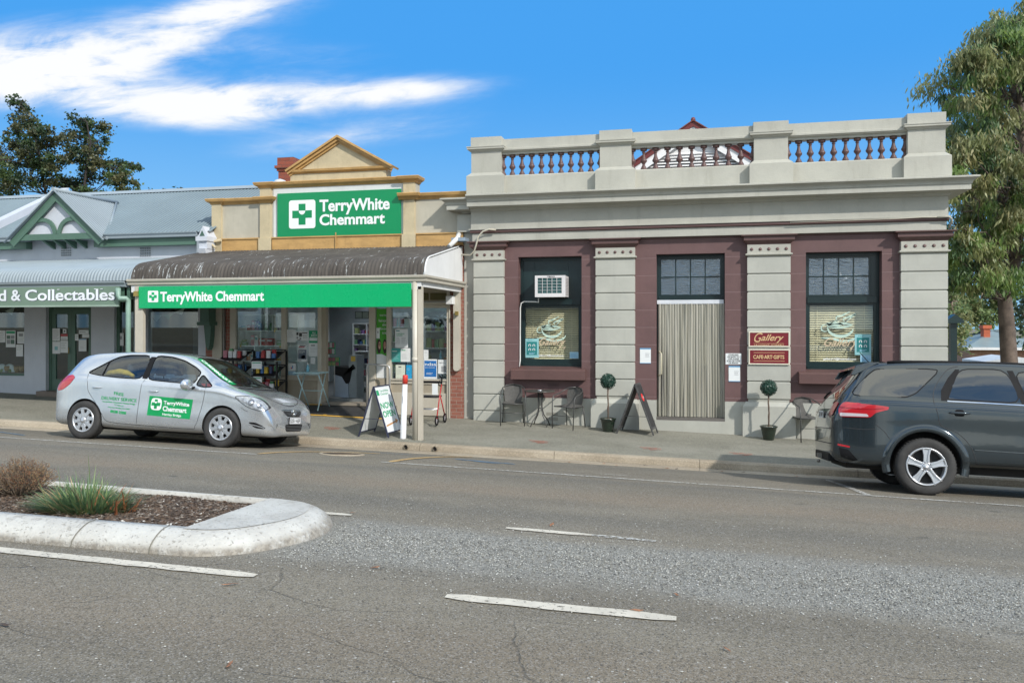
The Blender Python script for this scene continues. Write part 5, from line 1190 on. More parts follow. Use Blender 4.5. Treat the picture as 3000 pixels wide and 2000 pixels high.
for k, (a, b, c, d, mm_, lab) in enumerate(((218, 455, 300, 590, 'green', 'green and white magazine display at the left inside the doorway'), (230, 620, 350, 715, 'pink', 'sloping rack of pink and green magazines inside the doorway'))):
    t = thing('magazine_display', lab, 'display', tuple(zr('p6', a, d, 17.2))); A_ = zr('p6', a, d, 17.1); B_ = zr('p6', c, b, 17.1)
    MB().box(A_.x, B_.x, 17.1, 17.14, A_.z, B_.z).build('backing', grn, t)
    for i in range(3):
        for j in range(2): xx = A_.x + (B_.x - A_.x) * (i + .1) / 3; zz = A_.z + (B_.z - A_.z) * (j + .1) / 2; MB().box(xx, xx + (B_.x - A_.x) * .27, 17.085, 17.099, zz, zz + (B_.z - A_.z) * .4).build('magazine', rnd.choice([PM['box_white'], PM['box_pink'], PM['box_red'], PM['box_lime']]), t)
win_notice('hanging framed menu board high inside the shop doorway', rect('p6', 525, 118, 675, 200, 18.0), [L(BX, .04, .48, .1, .92, M('pale_green', (.32, .38, .34), .6)), L(BX, .54, .96, .1, .92, MATS['pale_green'])], ink, Y=18.0, cat='board', name='hanging_board')
# goods behind the right hand window
shelfunit(-6.4, -5.35, 18.3, 18.7, FL, [.9, 1.3, 1.7, 2.1, 2.4], [], 'dim shelves deep behind the right shop window')
for z in (1.3, 1.7, 2.1):
    x = -6.35
    while x < -5.45:
        w = rnd.uniform(.05, .12); c = rnd.choice(prodc)[0]; MB().box(x, x + w, 18.32, 18.45, z + .0005, z + rnd.uniform(.1, .25)).build('product_box', PM[c], tag=(f'{c[4:]} packet on dim shelves deep behind the right shop window', 'box', 'packets behind the right window')); x += w + .015
MB().box(-8.95, -8.5, 17.1, 17.13, .7, 2.35).build('partition_panel', shelfm, tag=('tall pale panel standing behind the posters left of the shop door', 'panel'))
# ---------------- wire display racks and folding table outside
blkm = M('black_steel', (.012, .012, .013), .4)
def rack(px0, px1, label, Y=15.75):
    a = zr('p5', px0, 900, Y).x; b = zr('p5', px1, 900, Y).x; g = foot((a + b) / 2, Y)
    t = thing('display_rack', label, 'display rack', ((a + b) / 2, Y, g), group='display racks in front of the left window')
    zt = zr('p5', 600, 715, Y).z
    for x in (a, b):
        for yy in (Y, Y + .42): MB().box(x - .018, x + .018, yy - .018, yy + .018, g + .0, zt - .02 - (0 if yy > Y else .22)).build('upright', blkm, t)
        for k in range(4): z = zt - .22 - k * .33; MB().tube([(x, Y - .14, z), (x, Y + .40, z + .22)], .014, 6).build('side_rail', blkm, t)
    for k in range(4):
        z = zt - .22 - k * .33
        MB().tube([(a, Y - .14, z), (b, Y - .14, z)], .014, 6).build('front_rail', blkm, t); MB().tube([(a, Y + .40, z + .22), (b, Y + .40, z + .22)], .014, 6).build('back_rail', blkm, t)
        MB().add([(a, Y - .12, z + .0), (b, Y - .12, z + .0), (b, Y + .38, z + .19), (a, Y + .38, z + .19)], [(0, 1, 2, 3)]).build('tray', blkm, t)
    MB().box(a - .05, b + .12, Y - .12, Y + .44, g + .01, g + .04).build('foot', blkm, t)
    for k in range(3):
        z = zt - .22 - k * .33
        s_ = .005; tt = thing('price_card', 'white card with green heading clipped to ' + ('the left' if px0 < 400 else 'the right') + ' black rack, ' + ('topmost', 'middle', 'lowest')[k], 'card', (a + .02, Y - .15, z - .18), group='cards on the black racks')
        MB().box(a + .02, a + .26, Y - .162, Y - .158, z - .17, z - .01).build('sheet', paper, tt); MB().box(a + .04, a + .24, Y - .1635, Y - .162, z - .05, z - .03).build('heading', grn, tt)
        x = a + .04; i = 0
        while x < b - .08:
            w = rnd.uniform(.05, .09); c = rnd.choice(['box_white', 'box_pink', 'box_green', 'box_blue', 'box_white', 'box_yellow', 'box_red', 'box_navy'])
            yy = Y - .02 + .12 * (i % 2); zz = z + .05 + .045 * (i % 2)
            o = MB().box(x, x + w, yy, yy + .05, zz + .005, zz + rnd.uniform(.10, .17)).build('packet', PM[c], tag=(f'{c[4:]} packet lying in the {("left", "right")[px0 > 400]} black display rack', 'packet', f'packets in the {("left", "right")[px0 > 400]} display rack'))
            x += w * .8; i += 1
rack(150, 460, 'black tiered metal rack of goods behind the car bonnet, the one nearer the brick post')
rack(620, 935, 'black tiered metal rack of goods below the shop window, the one nearer the folding table')
aq = M('aqua_paint', (.36, .52, .55), .4)
tx0, tx1 = zr('p5', 1238, 1030, 15.95).x, zr('p5', 1612, 1030, 15.95).x; g = rz((tx0 + tx1) / 2, 16.0); tz = zr('p5', 1400, 1030, 15.8).z
t = thing('folding_table', 'pale blue folding table with crossed legs beside the shop door', 'table', ((tx0 + tx1) / 2, 16.0, g))
MB().box(tx0, tx1, 15.75, 16.2, tz - .03, tz).build('tabletop', aq, t, bevel=.006)
for x in (tx0 + .06, tx1 - .06):
    for sg in (-1, 1): MB().tube([(x + .05 * sg * 0, 15.98 - sg * .18, tz - .03), (x + (.10 if sg > 0 else -.0) , 15.98 + sg * .20, g)], .012, 8).build('leg', aq, t)
MB().tube([(tx0 + .06, 15.98, (tz + g) / 2), (tx1 - .06, 15.98, (tz + g) / 2)], .008, 6).build('crossbar', aq, t)
bottle(zr('p5', 1380, 1000, 15.95).x, 15.95, tz + .0005, 1.0, bb, PM['box_white'], 'pale blue pump bottle of hand gel standing on the folding table', None)
# ================================================ COLLECTABLES SHOP
cw = wallmat('pale_blue_render', (.50, .525, .57), None, dirt=.15, var=.05)
grt = M('sage_green_paint', (.075, .145, .105), .45, var=.08, vs=2); grd = M('deep_green_paint', (.055, .115, .085), .45, var=.1)
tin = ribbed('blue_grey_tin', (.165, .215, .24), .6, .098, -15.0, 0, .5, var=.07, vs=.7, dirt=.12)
tinl = M('pale_tin', (.26, .305, .33), .55, .0, var=.06, vs=.7, dirt=.12)
cb = thing('collectables_shop', 'low white and green shop with corrugated blue grey roof and small timbered gable', 'building', (-15, 16.4, 0))
x57 = -15.96
holes = [(-20, -16.0, 1.0, 2.95), (-15.38, -14.10, .3, 2.95), (-13.46, -12.92, .98, 2.95), (-12.66, -11.22, 1.05, 2.95)]
MB().wall(-22, -10.76, -.2, 4.28, 16.42, 16.72, holes).build('wall', cw, cb, merge=True)
MB().box(-22, -10.9, 16.30, 16.419, -.2, .98).build('dado', cw, cb) if False else None
mb = MB(); mb.box(-11.02, -10.87, 16.73, 24, 0, 4.2); mb.box(-22, -11.02, 23.8, 24, 0, 4.2); mb.build('side_wall', cw, cb)
# frames
def frame(nm, a, b, c, d, y, w, mat, dd=.08): return MB().wall(a, b, c, d, y, y + dd, [(a + w, b - w, c + w, d - w)]).build(nm, mat, cb)
f = frame('window_frame', -20, -16.0, 1.0, 2.95, 16.5, .05, grt); pane(-19.95, -16.05, 1.05, 2.9, 16.54, shopg, f)
f = frame('window_frame', -13.46, -12.92, .98, 2.95, 16.5, .08, grt); pane(-13.38, -13.0, 1.06, 2.9, 16.54, shopg, f)
f = frame('window_frame', -12.66, -11.22, 1.05, 2.95, 16.5, .04, cw); pane(-12.62, -11.26, 1.09, 2.9, 16.54, shopg, f)
df = frame('door_frame', -15.38, -14.10, .45, 2.95, 16.52, .07, grt)
for a, b in ((-15.31, -14.76), (-14.755, -14.17)):
    w = .115; lf = MB(); lf.wall(a, b, .66, 2.62, 16.53, 16.58, [(a + w, b - w * .8, .93, 2.50)]); l = lf.build('door_leaf', grt, cb); pane(a + w, b - w * .8, .93, 2.50, 16.55, shopg, l)
MB().tube([(-14.80, 16.50, 1.55), (-14.80, 16.50, 1.70)], .012).build('door_handle', M('brass', (.4, .3, .1), .35, .7), cb)
MB().box(-15.31, -14.17, 16.525, 16.57, 2.63, 2.70).build('door_head', grt, cb)
MB().box(-15.45, -14.05, 16.2, 16.6, .45, .655).build('doorstep', M('stone_step', (.2, .16, .13), .8, bump=.4), cb)
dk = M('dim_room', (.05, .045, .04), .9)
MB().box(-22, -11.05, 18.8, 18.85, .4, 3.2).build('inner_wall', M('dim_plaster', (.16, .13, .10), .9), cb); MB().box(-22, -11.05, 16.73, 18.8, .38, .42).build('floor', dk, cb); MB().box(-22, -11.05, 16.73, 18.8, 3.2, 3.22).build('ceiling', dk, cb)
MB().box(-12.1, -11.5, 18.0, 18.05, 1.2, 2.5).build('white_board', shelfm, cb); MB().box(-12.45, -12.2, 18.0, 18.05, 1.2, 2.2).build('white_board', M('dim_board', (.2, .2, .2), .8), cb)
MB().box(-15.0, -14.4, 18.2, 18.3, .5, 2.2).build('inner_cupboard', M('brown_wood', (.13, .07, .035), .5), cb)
# main roof
RY, RZ = 18.95, 3.64 + CH - 2.2 + 0
eZ, eY = 4.34, 16.12; rZ, rY = 5.83, 18.9
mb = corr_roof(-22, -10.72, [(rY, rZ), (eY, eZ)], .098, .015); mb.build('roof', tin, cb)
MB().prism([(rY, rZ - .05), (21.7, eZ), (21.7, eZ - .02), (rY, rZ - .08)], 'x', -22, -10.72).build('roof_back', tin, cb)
MB().prism([(rY - .16, rZ - .055), (rY, rZ + .05), (rY + .16, rZ - .055), (rY, rZ - .02)], 'x', -22, -10.74).build('ridge_cap', tinl, cb)
def gutter(x0, x1, y, z, mat, nm, h=.11): return MB().mould([(-.10, z), (0, z), (.015, z + .01), (.02, z + h * .5), (.05, z + h * .8), (.055, z + h), (.035, z + h), (.02, z + h * .9), (-.1, z + h * .85)], [(x0, y), (x1, y)]).build(nm, mat, cb, fix=True)
gutter(-14.02, -11.06, eY + .02, eZ - .10, tinl, 'gutter'); gutter(-22, -15.6, eY + .02, eZ - .10, tinl, 'gutter')
MB().box(-13.85, -11.08, 16.22, 16.40, eZ - .27, eZ - .105).build('eave_board', grt, cb); MB().box(-22, -15.75, 16.22, 16.40, eZ - .27, eZ - .105).build('eave_board', grt, cb)
MB().box(-11.075, -10.97, 16.15, 16.40, 3.7, eZ - .1).build('end_post', wtm, cb)
# raised end wall on the left of the roof
lz = lambda y: eZ + (y - eY) * (rZ - eZ) / (rY - eY)
MB().prism([(15.95, lz(15.95) - .02), (rY, rZ - .02), (rY, rZ + .20), (15.95, lz(15.95) + .20)], 'x', -16.95 - .25, -16.95).build('raised_gable_coping', cw, cb)
# gable: front face, barge boards, roof
gX, gA, gB, gT, gE = -14.70, -15.93, -13.45, 5.36, 4.26; gY = 15.98
MB().prism([(gA + .12, gE), (gB - .12, gE), (gX, gT - .12)], 'y', gY + .10, gY + .14).build('gable_wall', cw, cb)
sl_ = (gT - gE) / (gB - gX)
for sg in (-1, 1):
    xe = gX + sg * 1.30; ze = gT - sl_ * 1.30
    MB().prism([(gX, gT), (xe, ze), (xe - sg * .13, ze - .12 + .0), (gX, gT - .22)], 'y', gY, gY + .045).build('barge_board', grt, cb, fix=True)
    # gable roof planes, corrugated, running back until they meet the main roof
    mb = MB(); n = 60; back = lambda z: eY + (z - eZ) * (rY - eY) / (rZ - eZ)
    L_ = math.hypot(1.36, sl_ * 1.36)
    rows = 36
    for i in range(rows + 1):
        y01 = i / rows
        for j in range(9):
            u = j / 8; x = gX + sg * 1.36 * u; z = gT + .03 - sl_ * 1.36 * u; yb = max(back(z), gY + .05); y = gY - .06 + (yb + .12 - gY) * y01
            a = .008 * math.sin(2 * PI * y / .076); mb.v.append((x + sg * a * sl_, y, z + a))
    mb = MB(); ny = 220
    for i in range(ny + 1):
        y = gY - .06 + (2.2 + .1) * i / ny
        zlim = max(lz(y), gT - sl_ * 1.36); umax = min(1, max(0.0, (gT + .03 - zlim) / (sl_ * 1.36)))
        a = .009 * math.sin(2 * PI * y / .09)
        for j in range(5): u = umax * j / 4; mb.v.append((gX + sg * 1.36 * u + sg * a * .6, y, gT + .03 - sl_ * 1.36 * u + a))
    for i in range(ny):
        for j in range(4): mb.f.append([i * 5 + j, (i + 1) * 5 + j, (i + 1) * 5 + j + 1, i * 5 + j + 1]); mb.sm.append(True)
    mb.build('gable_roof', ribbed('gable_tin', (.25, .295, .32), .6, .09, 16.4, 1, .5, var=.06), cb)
    MB().tube([(gX + sg * .02, gY - .07, gT + .03), (gX + sg * 1.37, gY - .07, gT + .03 - sl_ * 1.36)], .02, 6).build('roof_edge_trim', tinl, cb)
MB().tube([(gX, gY - .08, gT + .05), (gX, 18.05, gT + .05)], .05, 8).build('gable_ridge', tinl, cb)
p0 = Vector((gX + .02, 17.98, gT + .04)); p1 = Vector((gX + 1.30, 16.1, gT - sl_ * 1.30 + .03)); MB().tube([p0, p1], .035, 6).build('valley_flashing', tinl, cb)
MB().box(gA + .18, gB - .18, gY + .02, gY + .09, gE - .02, gE + .12).build('tie_beam', grt, cb)
for sg in (-1, 1):
    P = arc((gX + sg * .74, gE + .38), (gX + sg * .15, gE + .62), (gX + sg * .05, gE + .12), 10); mb = MB(); vs = []
    for i, p in enumerate(P):
        d = (Vector(P[min(i + 1, 10)]) - Vector(P[max(i - 1, 0)])).normalized(); q = Vector((-d.y, d.x)) * .045
        for yy in (gY + .03, gY + .08): vs += [(p[0] + q.x, yy, p[1] + q.y), (p[0] - q.x, yy, p[1] - q.y)]
    fs = []
    for i in range(10):
        a = 4 * i; b = a + 4; fs += [(a, a + 1, b + 1, b), (a + 2, b + 2, b + 3, a + 3), (a, b, b + 2, a + 2), (a + 1, a + 3, b + 3, b + 1)]
    mb.add(vs, fs); mb.build('curved_brace', grt, cb, fix=True)
for i in range(4):
    x = -15.0 + i * .30 + .05 - .2
    MB().prism([(16.02, gE - .02), (16.415, gE - .02), (16.415, gE - .20), (16.36, gE - .18)], 'x', x, x + .06).build('eave_bracket', grt, cb)
for (zx, zy) in ((505, 98), (1112, 100)):
    q = zr('c2', zx, zy, 16.41); mb = MB()
    for i in range(5):
        for j in range(4): mb.box(q.x - .14 + i * .06, q.x - .10 + i * .06, 16.405, 16.415, q.z - .10 + j * .055, q.z - .065 + j * .055)
    mb.build('air_vent', M('vent_pale', (.24, .26, .27), .7), cb)
# right end corbel ornament
t_ = MB(); t_.box(-11.0, -10.72, 16.0, 16.4, 4.12, 4.22); t_.box(-10.95, -10.74, 16.05, 16.4, 3.95, 4.119); t_.prism([(-10.98, 4.221), (-10.72, 4.221), (-10.85, 4.46)], 'y', 16.05, 16.4); t_.prism([(16.1, 3.55), (16.4, 3.55), (16.4, 3.949), (15.98, 3.949)], 'x', -10.93, -10.75); t_.build('corbel', cw, cb)
mb = MB(); mb.prism([(-10.93, 4.235), (-10.80, 4.235), (-10.865, 4.36)], 'y', 16.04, 16.049); mb.build('corbel_panel', grd, cb)
t_ = MB(); q = zr('c2', 1590, 640, 16.2); t_.box(q.x - .18, q.x + .14, 16.05, 16.42, q.z - .06, q.z + .02); t_.box(q.x - .13, q.x + .10, 16.1, 16.42, q.z + .021, q.z + .7); t_.prism([(q.x - .1, q.z - .061), (q.x + .08, q.z - .061), (q.x + .07, q.z - .3), (q.x + .04, q.z - .55), (q.x, q.z - .62), (q.x - .05, q.z - .55)], 'y', 16.2, 16.42); t_.build('corbel', grd, cb)
# verandah
VC = bull(16.42, 3.80, 13.95, 3.12, .30)
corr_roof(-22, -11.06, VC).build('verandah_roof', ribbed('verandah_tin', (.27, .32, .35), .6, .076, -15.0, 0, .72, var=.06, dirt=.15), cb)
MB().mould([(-.10, 2.985), (0, 2.985), (.02, 3.0), (.03, 3.04), (.07, 3.075), (.075, 3.105), (.05, 3.105), (.03, 3.08), (-.1, 3.07)], [(-22, 13.90), (-11.12, 13.90)]).build('verandah_gutter', tinl, cb, fix=True)
MB().box(-22, -11.15, 13.96, 14.04, 2.7, 2.98).build('verandah_beam', grt, cb); MB().box(-11.2, -11.08, 13.96, 16.4, 2.75, 2.98).build('verandah_beam', grt, cb)
MB().box(-22, -11.1, 14.05, 16.4, 3.04, 3.06).build('verandah_lining', M('lining_green', (.12, .14, .11), .7), cb)
pg = M('pale_sage_paint', (.22, .34, .28), .45)
MB().tube([zr('c2', 905, 375, 13.8), zr('c2', 905, 435, 13.8), zr('c2', 915, 455, 13.8), zr('c2', 965, 455, 13.85), zr('c2', 982, 470, 13.9), zr('c2', 982, 520, 13.9), (zr('c2', 982, 520, 13.9).x, 13.9, foot(-11.1, 13.9))], .05, 12).build('downpipe', pg, cb)
t = thing('fascia_sign', 'sage green sign lettered in white old style capitals along the left shop verandah', 'sign', (-14, 13.85, 2.62))
fsm = M('sage_sign', (.145, .215, .16), .5, var=.04); MB().box(-22, -11.26, 13.86, 13.90, 2.60, 3.005).build('panel', fsm, t); MB().box(-22, -11.26, 13.852, 13.859, 2.60, 2.635).build('bottom_trim', M('sage_trim', (.26, .34, .28), .5), t)
lt = M('sign_lettering', (.70, .73, .76), .5); sh_ = M('lettering_shadow', (.05, .06, .10), .6)
def lettering(dx, dz, Y, mat, nm):
    A_ = zr('c2', 0, 475, 13.855); z0 = A_.z; H = zr('c2', 0, 390, 13.855).z - z0
    for s, a, b in (('d', -12, 48), ('&', 85, 160), ('Collectables', 193, 880)):
        xa, xb = zr('c2', a, 470, 13.855).x, zr('c2', b, 470, 13.855).x
        mb = MB(); textfit(mb, s, xa + dx, xb + dx, z0 + dz, z0 + H + dz, Y, bold=.022)
        # slab serifs on the stems
        if s == 'Collectables':
            w = (xb - xa) / 12
            for fx in (.305, .375, .545, .79, .86): mb.box(xa + (xb - xa) * fx - .02 + dx, xa + (xb - xa) * fx + .10 + dx, Y - .002, Y, z0 + dz + .0, z0 + .014 + dz)
            for fx in (.30, .37, .78, .85): mb.box(xa + (xb - xa) * fx - .015 + dx, xa + (xb - xa) * fx + .04 + dx, Y - .002, Y, z0 + H + dz - .012, z0 + H + dz)
        mb.build(nm, mat, t)
lettering(.012, -.010, 13.8575, sh_, 'lettering_shadow'); lettering(0, 0, 13.853, lt, 'lettering')
# posters and display in the windows
def c2r(a, b, c, d, Y=16.50): return rect('c2', a, b, c, d, Y)
kk = 0
for (a, b, c, d, lab, its) in [(-10, 700, 40, 790, 'plain pale notice at the left edge of the collectables window', [L(lines, 5, .1, .9, .1, .9, gink, seed=1, h=.2)]),
    (45, 700, 118, 828, 'green and white poster of small pictures in the collectables window', [L(BX, .05, .95, .82, .96, grn), L(BX, .1, .45, .5, .7, grt), L(BX, .5, .9, .5, .7, gink), L(BX, .1, .45, .2, .45, gink), L(BX, .5, .9, .2, .45, grt)]),
    (132, 709, 187, 800, 'white notice with grey picture, upper right in the collectables window', [L(BX, .2, .8, .6, .85, gink), L(lines, 3, .1, .9, .1, .5, gink, seed=2, h=.2)]),
    (123, 808, 176, 898, 'white notice with small code square, lower right in the collectables window', [L(lines, 4, .1, .9, .5, .9, gink, seed=3, h=.2)]),
    (401, 684, 458, 780, 'tall typed notice on the left green door', [L(lines, 9, .1, .9, .1, .9, gink, seed=4, h=.25)]),
    (401, 785, 460, 877, 'pale map notice below the typed one on the left green door', [L(BX, .3, .7, .3, .6, tealL)]),
    (462, 778, 520, 870, 'white sheet beside the map notice on the left green door', [L(lines, 4, .1, .9, .3, .9, gink, seed=5, h=.2)]),
    (482, 690, 507, 720, 'small white sticker high on the left green door', [L(BX, .3, .7, .3, .7, ink)]),
    (464, 727, 518, 773, 'small notice with red heading on the left green door', [L(BX, 0, 1, .6, 1, PM['box_red']), L(lines, 1, .1, .9, .1, .4, gink, seed=6)]),
    (574, 727, 600, 777, 'small white card on the right green door', [L(lines, 2, .2, .8, .2, .8, gink, seed=6)]),
    (603, 697, 678, 727, 'white strip lettered in grey on the right green door', [L(lines, 1, .1, .9, .2, .8, gink, seed=7)]),
    (630, 729, 683, 755, 'blank white strip on the right green door', []),
    (602, 764, 661, 859, 'blue edged check-in sheet on the right green door', [L(BX, .05, .95, .93, .99, blu), L(lines, 3, .2, .8, .2, .4, gink, seed=8, h=.2)]),
    (886, 720, 946, 816, 'white notice with a small picture in the narrow green framed window', [L(BX, .2, .8, .5, .75, gink), L(BX, .2, .5, .25, .4, gink)])]:
    R = c2r(a, b, c, d, 16.515)
    text_board('paper_notice', lab, *R, 16.515, .003, paper, [i(*R, 16.515) for i in its], cat='notice')
# bunting
def pennant(a, b, c, mat, label, Y=16.8):
    A_, B_, C_ = zr('c2', *a, Y), zr('c2', *b, Y), zr('c2', *c, Y)
    MB().prism([(A_.x, A_.z), (C_.x, C_.z), (B_.x, B_.z)], 'y', Y, Y + .004).build('pennant', mat, tag=(label, 'pennant', 'bunting in the left shop windows'), fix=True)
pf = M('pennant_white', (.55, .55, .50), .8); pf2 = M('pennant_green', (.16, .24, .18), .8)
pennant((40, 552), (115, 515), (92, 582), pf, 'white pennant hanging in the far left window'); pennant((1153, 582), (1242, 580), (1198, 632), pf, 'white pennant at the left of the bunting in the wide window')
pennant((1245, 580), (1328, 567), (1290, 618), pf2, 'green pennant between two white ones in the wide window'); pennant((1335, 562), (1415, 525), (1392, 580), pf, 'white pennant at the upper right of the bunting in the wide window')
MB().tube([zr('c2', 1140, 578, 16.81), zr('c2', 1250, 583, 16.81), zr('c2', 1330, 568, 16.81), zr('c2', 1420, 520, 16.81)], .004, 5).build('bunting_cord', paper, tag=('thin white cord carrying the bunting in the wide shop window', 'cord'))
# plates on the window ledge
for i, (zx, w, mt) in enumerate(((15, 1, 'white'), (75, 1, 'white'))):
    q = zr('c2', zx, 1012, 16.75); t = thing('plate', ['round white plate standing on the ledge at the left edge of the window', 'round cream plate standing on the window ledge beside the straw baskets'][i], 'plate', q, rot=(0, 0, 0), group='plates on the window ledge')
    MB().lathe([(0, 0), (.12, 0), (.18, .03), (.185, .035), (.12, .01), (0, .01)], q, 20, Euler((PI / 2 - .2, 0, 0)).to_matrix()).build('dish', paper, t); MB().lathe([(.06, .012), (.0, .013)], q, 14, Euler((PI / 2 - .2, 0, 0)).to_matrix()).build('motif', PM['box_lime'], t)
straw = M('straw', (.42, .28, .14), .8, var=.3, vs=30)
for i, zx in enumerate((52, 125, 165)):
    q = zr('c2', zx, 1030, 16.75); o = MB().lathe([(.05, 0), (.075, .05), (.08, .12), (.07, .15), (.06, .12), (.055, .03), (0, .02)], (q.x, 16.78, 1.07), 16).build('basket', straw, tag=(['small straw basket between the two plates on the window ledge', 'straw basket right of the plates on the window ledge', 'straw basket at the right end of the window ledge'][i], 'basket', 'straw baskets on the window ledge'))
MB().box(-20, -16.02, 16.6, 17.0, .9, 1.068).build('window_ledge', M('dim_shelf', (.25, .2, .15), .8), cb)
# ================================================ CARS
def cmr(vals, t):
    n = len(vals) - 1; i = min(int(t), n - 1); f = t - i
    p0, p1, p2, p3 = vals[max(i - 1, 0)], vals[i], vals[i + 1], vals[min(i + 2, n)]
    return .5 * ((2 * p1) + (-p0 + p2) * f + (2 * p0 - 5 * p1 + 4 * p2 - p3) * f * f + (-p0 + 3 * p1 - 3 * p2 + p3) * f ** 3)
def body_mesh(T, sub=5, N=44, crease=0.0):
    """T: rows (x, top, belt, bottom, half width, roof half width)"""
    rows = []; n = len(T) - 1
    for k in range(n * sub + 1):
        t = k / sub; rows.append([cmr([r[c] for r in T], t) for c in range(6)])
    mb = MB(); m = 0
    for x, zt, zs, zb, w, wr in rows:
        d = min(.085, (zt - zs) * .5); wb = w * .955
        H = [(0, zb), (w * .5, zb), (w * .82, zb + .0), (w * .945, zb + .06), (w * .972, zb + .18), (w * .985, zb + (zs - zb) * .55), (w * 1.0, zs - .105), (w * .984, zs - .05), (wb * .985, zs + .0), ((wb + wr) / 2 + .012, (zs + zt - d) / 2), (wr + .02, zt - d), (wr * .9, zt - d * .42), (wr * .5, zt - d * .08), (0, zt)]
        P = [(cmr([h[0] for h in H], (len(H) - 1) * j / N), cmr([h[1] for h in H], (len(H) - 1) * j / N)) for j in range(N + 1)]
        P[0] = H[0]; P[-1] = H[-1]
        ring = [(x, -a, b) for a, b in P] + [(x, a, b) for a, b in P[-2:0:-1]]
        m = len(ring); mb.v += ring
    R = len(rows)
    for i in range(R - 1):
        for j in range(m):
            j2 = (j + 1) % m; mb.f.append([i * m + j, (i + 1) * m + j, (i + 1) * m + j2, i * m + j2]); mb.sm.append(True)
    mb.f.append([j for j in range(m)]); mb.sm.append(True); mb.f.append([(R - 1) * m + j for j in range(m)][::-1]); mb.sm.append(True)
    return mb
def to_bvh(o):
    return BVHTree.FromPolygons([v.co.copy() for v in o.data.vertices], [list(p.vertices) for p in o.data.polygons])
def hitp(bvh, a, b, mode, sgn=-1):
    if mode == 'side': r = bvh.ray_cast(Vector((a, sgn * 3, b)), Vector((0, -sgn, 0)))
    elif mode == 'top': r = bvh.ray_cast(Vector((a, b, 4)), Vector((0, 0, -1)))
    elif mode == 'front': r = bvh.ray_cast(Vector((8, a, b)), Vector((-1, 0, 0)))
    else: r = bvh.ray_cast(Vector((-8, a, b)), Vector((1, 0, 0)))
    return (r[0], r[1]) if r[0] is not None else (None, None)
def patch(bvh, poly, mode, off_=.003, res=.06, sgn=-1, thick=0):
    """a thin panel lying on the body: a 2-D outline laid onto the surface"""
    bm = bmesh.new(); vs = [bm.verts.new((p[0], p[1], 0)) for p in poly]; bm.faces.new(vs)
    bmesh.ops.triangulate(bm, faces=bm.faces)
    for ax in (0, 1):
        lo = min(p[ax] for p in poly); hi = max(p[ax] for p in poly); k = math.floor(lo / res) + 1
        while k * res < hi:
            co = (k * res, 0, 0) if ax == 0 else (0, k * res, 0); no = (1, 0, 0) if ax == 0 else (0, 1, 0)
            bmesh.ops.bisect_plane(bm, geom=bm.verts[:] + bm.edges[:] + bm.faces[:], plane_co=co, plane_no=no, dist=1e-6); k += 1
    bm.verts.index_update(); mb = MB(); ok = {}; pos = []
    for v in bm.verts:
        h, n = hitp(bvh, v.co.x, v.co.y, mode, sgn)
        if h is None: pos.append(None); continue
        if mode == 'side' and n.y * sgn < 0: n = -n
        if mode == 'top' and n.z < 0: n = -n
        if mode == 'front' and n.x < 0: n = -n
        if mode == 'rear' and n.x > 0: n = -n
        pos.append(tuple(h + n * off_))
    idx = {}; 
    for f in bm.faces:
        ii = [v.index for v in f.verts]
        if any(pos[i] is None for i in ii): continue
        q = []
        for i in ii:
            if i not in idx: idx[i] = len(mb.v); mb.v.append(pos[i])
            q.append(idx[i])
        mb.f.append(q); mb.sm.append(True)
    bm.free(); return mb
def smooth2(poly, n=4, closed=True):
    """round an outline a little"""
    out = []; m = len(poly)
    for i in range(m):
        a, b, c = Vector(poly[i - 1]), Vector(poly[i]), Vector(poly[(i + 1) % m])
        r = min((a - b).length, (c - b).length) * .32; p = b + (a - b).normalized() * r; q = b + (c - b).normalized() * r
        for k in range(n + 1): t = k / n; out.append(tuple(p.lerp(b, t).lerp(b.lerp(q, t), t)))
    return out
def seam(bvh, pts, w, mode='side', off_=.002, sgn=-1, curve=True):
    P = dens(pts, 6) if curve else pts; mb = MB(); vs = []
    for i, p in enumerate(P):
        p = Vector(p); d = (Vector(P[min(i + 1, len(P) - 1)]) - Vector(P[max(i - 1, 0)])).normalized(); q = Vector((-d.y, d.x)) * w / 2
        for s in (1, -1):
            h, n = hitp(bvh, p.x + q.x * s, p.y + q.y * s, mode, sgn)
            if h is None: h, n = (Vector(mb.v[-1]) if mb.v else Vector((p.x, -.9, p.y))), Vector((0, 0, 0))
            mb.v.append(tuple(h + (n if n.dot(Vector((0, sgn, 0)) if mode == 'side' else Vector((0, 0, 1)) if mode == 'top' else Vector((1, 0, 0)) if mode == 'front' else Vector((-1, 0, 0))) > 0 else -n) * off_))
    for i in range(len(P) - 1): mb.f.append([2 * i, 2 * i + 1, 2 * i + 3, 2 * i + 2]); mb.sm.append(True)
    return mb
def text_on(bvh, s, x0, x1, z0, z1, mode='side', off_=.005, skew=0.0, persp=0.0, **k):
    vs, fs = textmesh(s, 1.0, **k); ax = min(v.x for v in vs); bx = max(v.x for v in vs); ay = min(v.y for v in vs); by = max(v.y for v in vs); mb = MB(); last = Vector((x0, -.9, z0))
    for v in vs:
        u = (v.x - ax) / (bx - ax); w = (v.y - ay) / (by - ay); a = x0 + u * (x1 - x0); b = z0 + w * (z1 - z0) + skew * u
        h, n = hitp(bvh, a, b, mode)
        if h is None: h, n = last, Vector((0, -1, 0))
        if mode == 'side' and n.y > 0: n = -n
        if mode == 'front' and n.x < 0: n = -n
        if mode == 'rear' and n.x > 0: n = -n
        last = h; mb.v.append(tuple(h + n * off_))
    mb.f = fs; mb.sm = [True] * len(fs); return mb
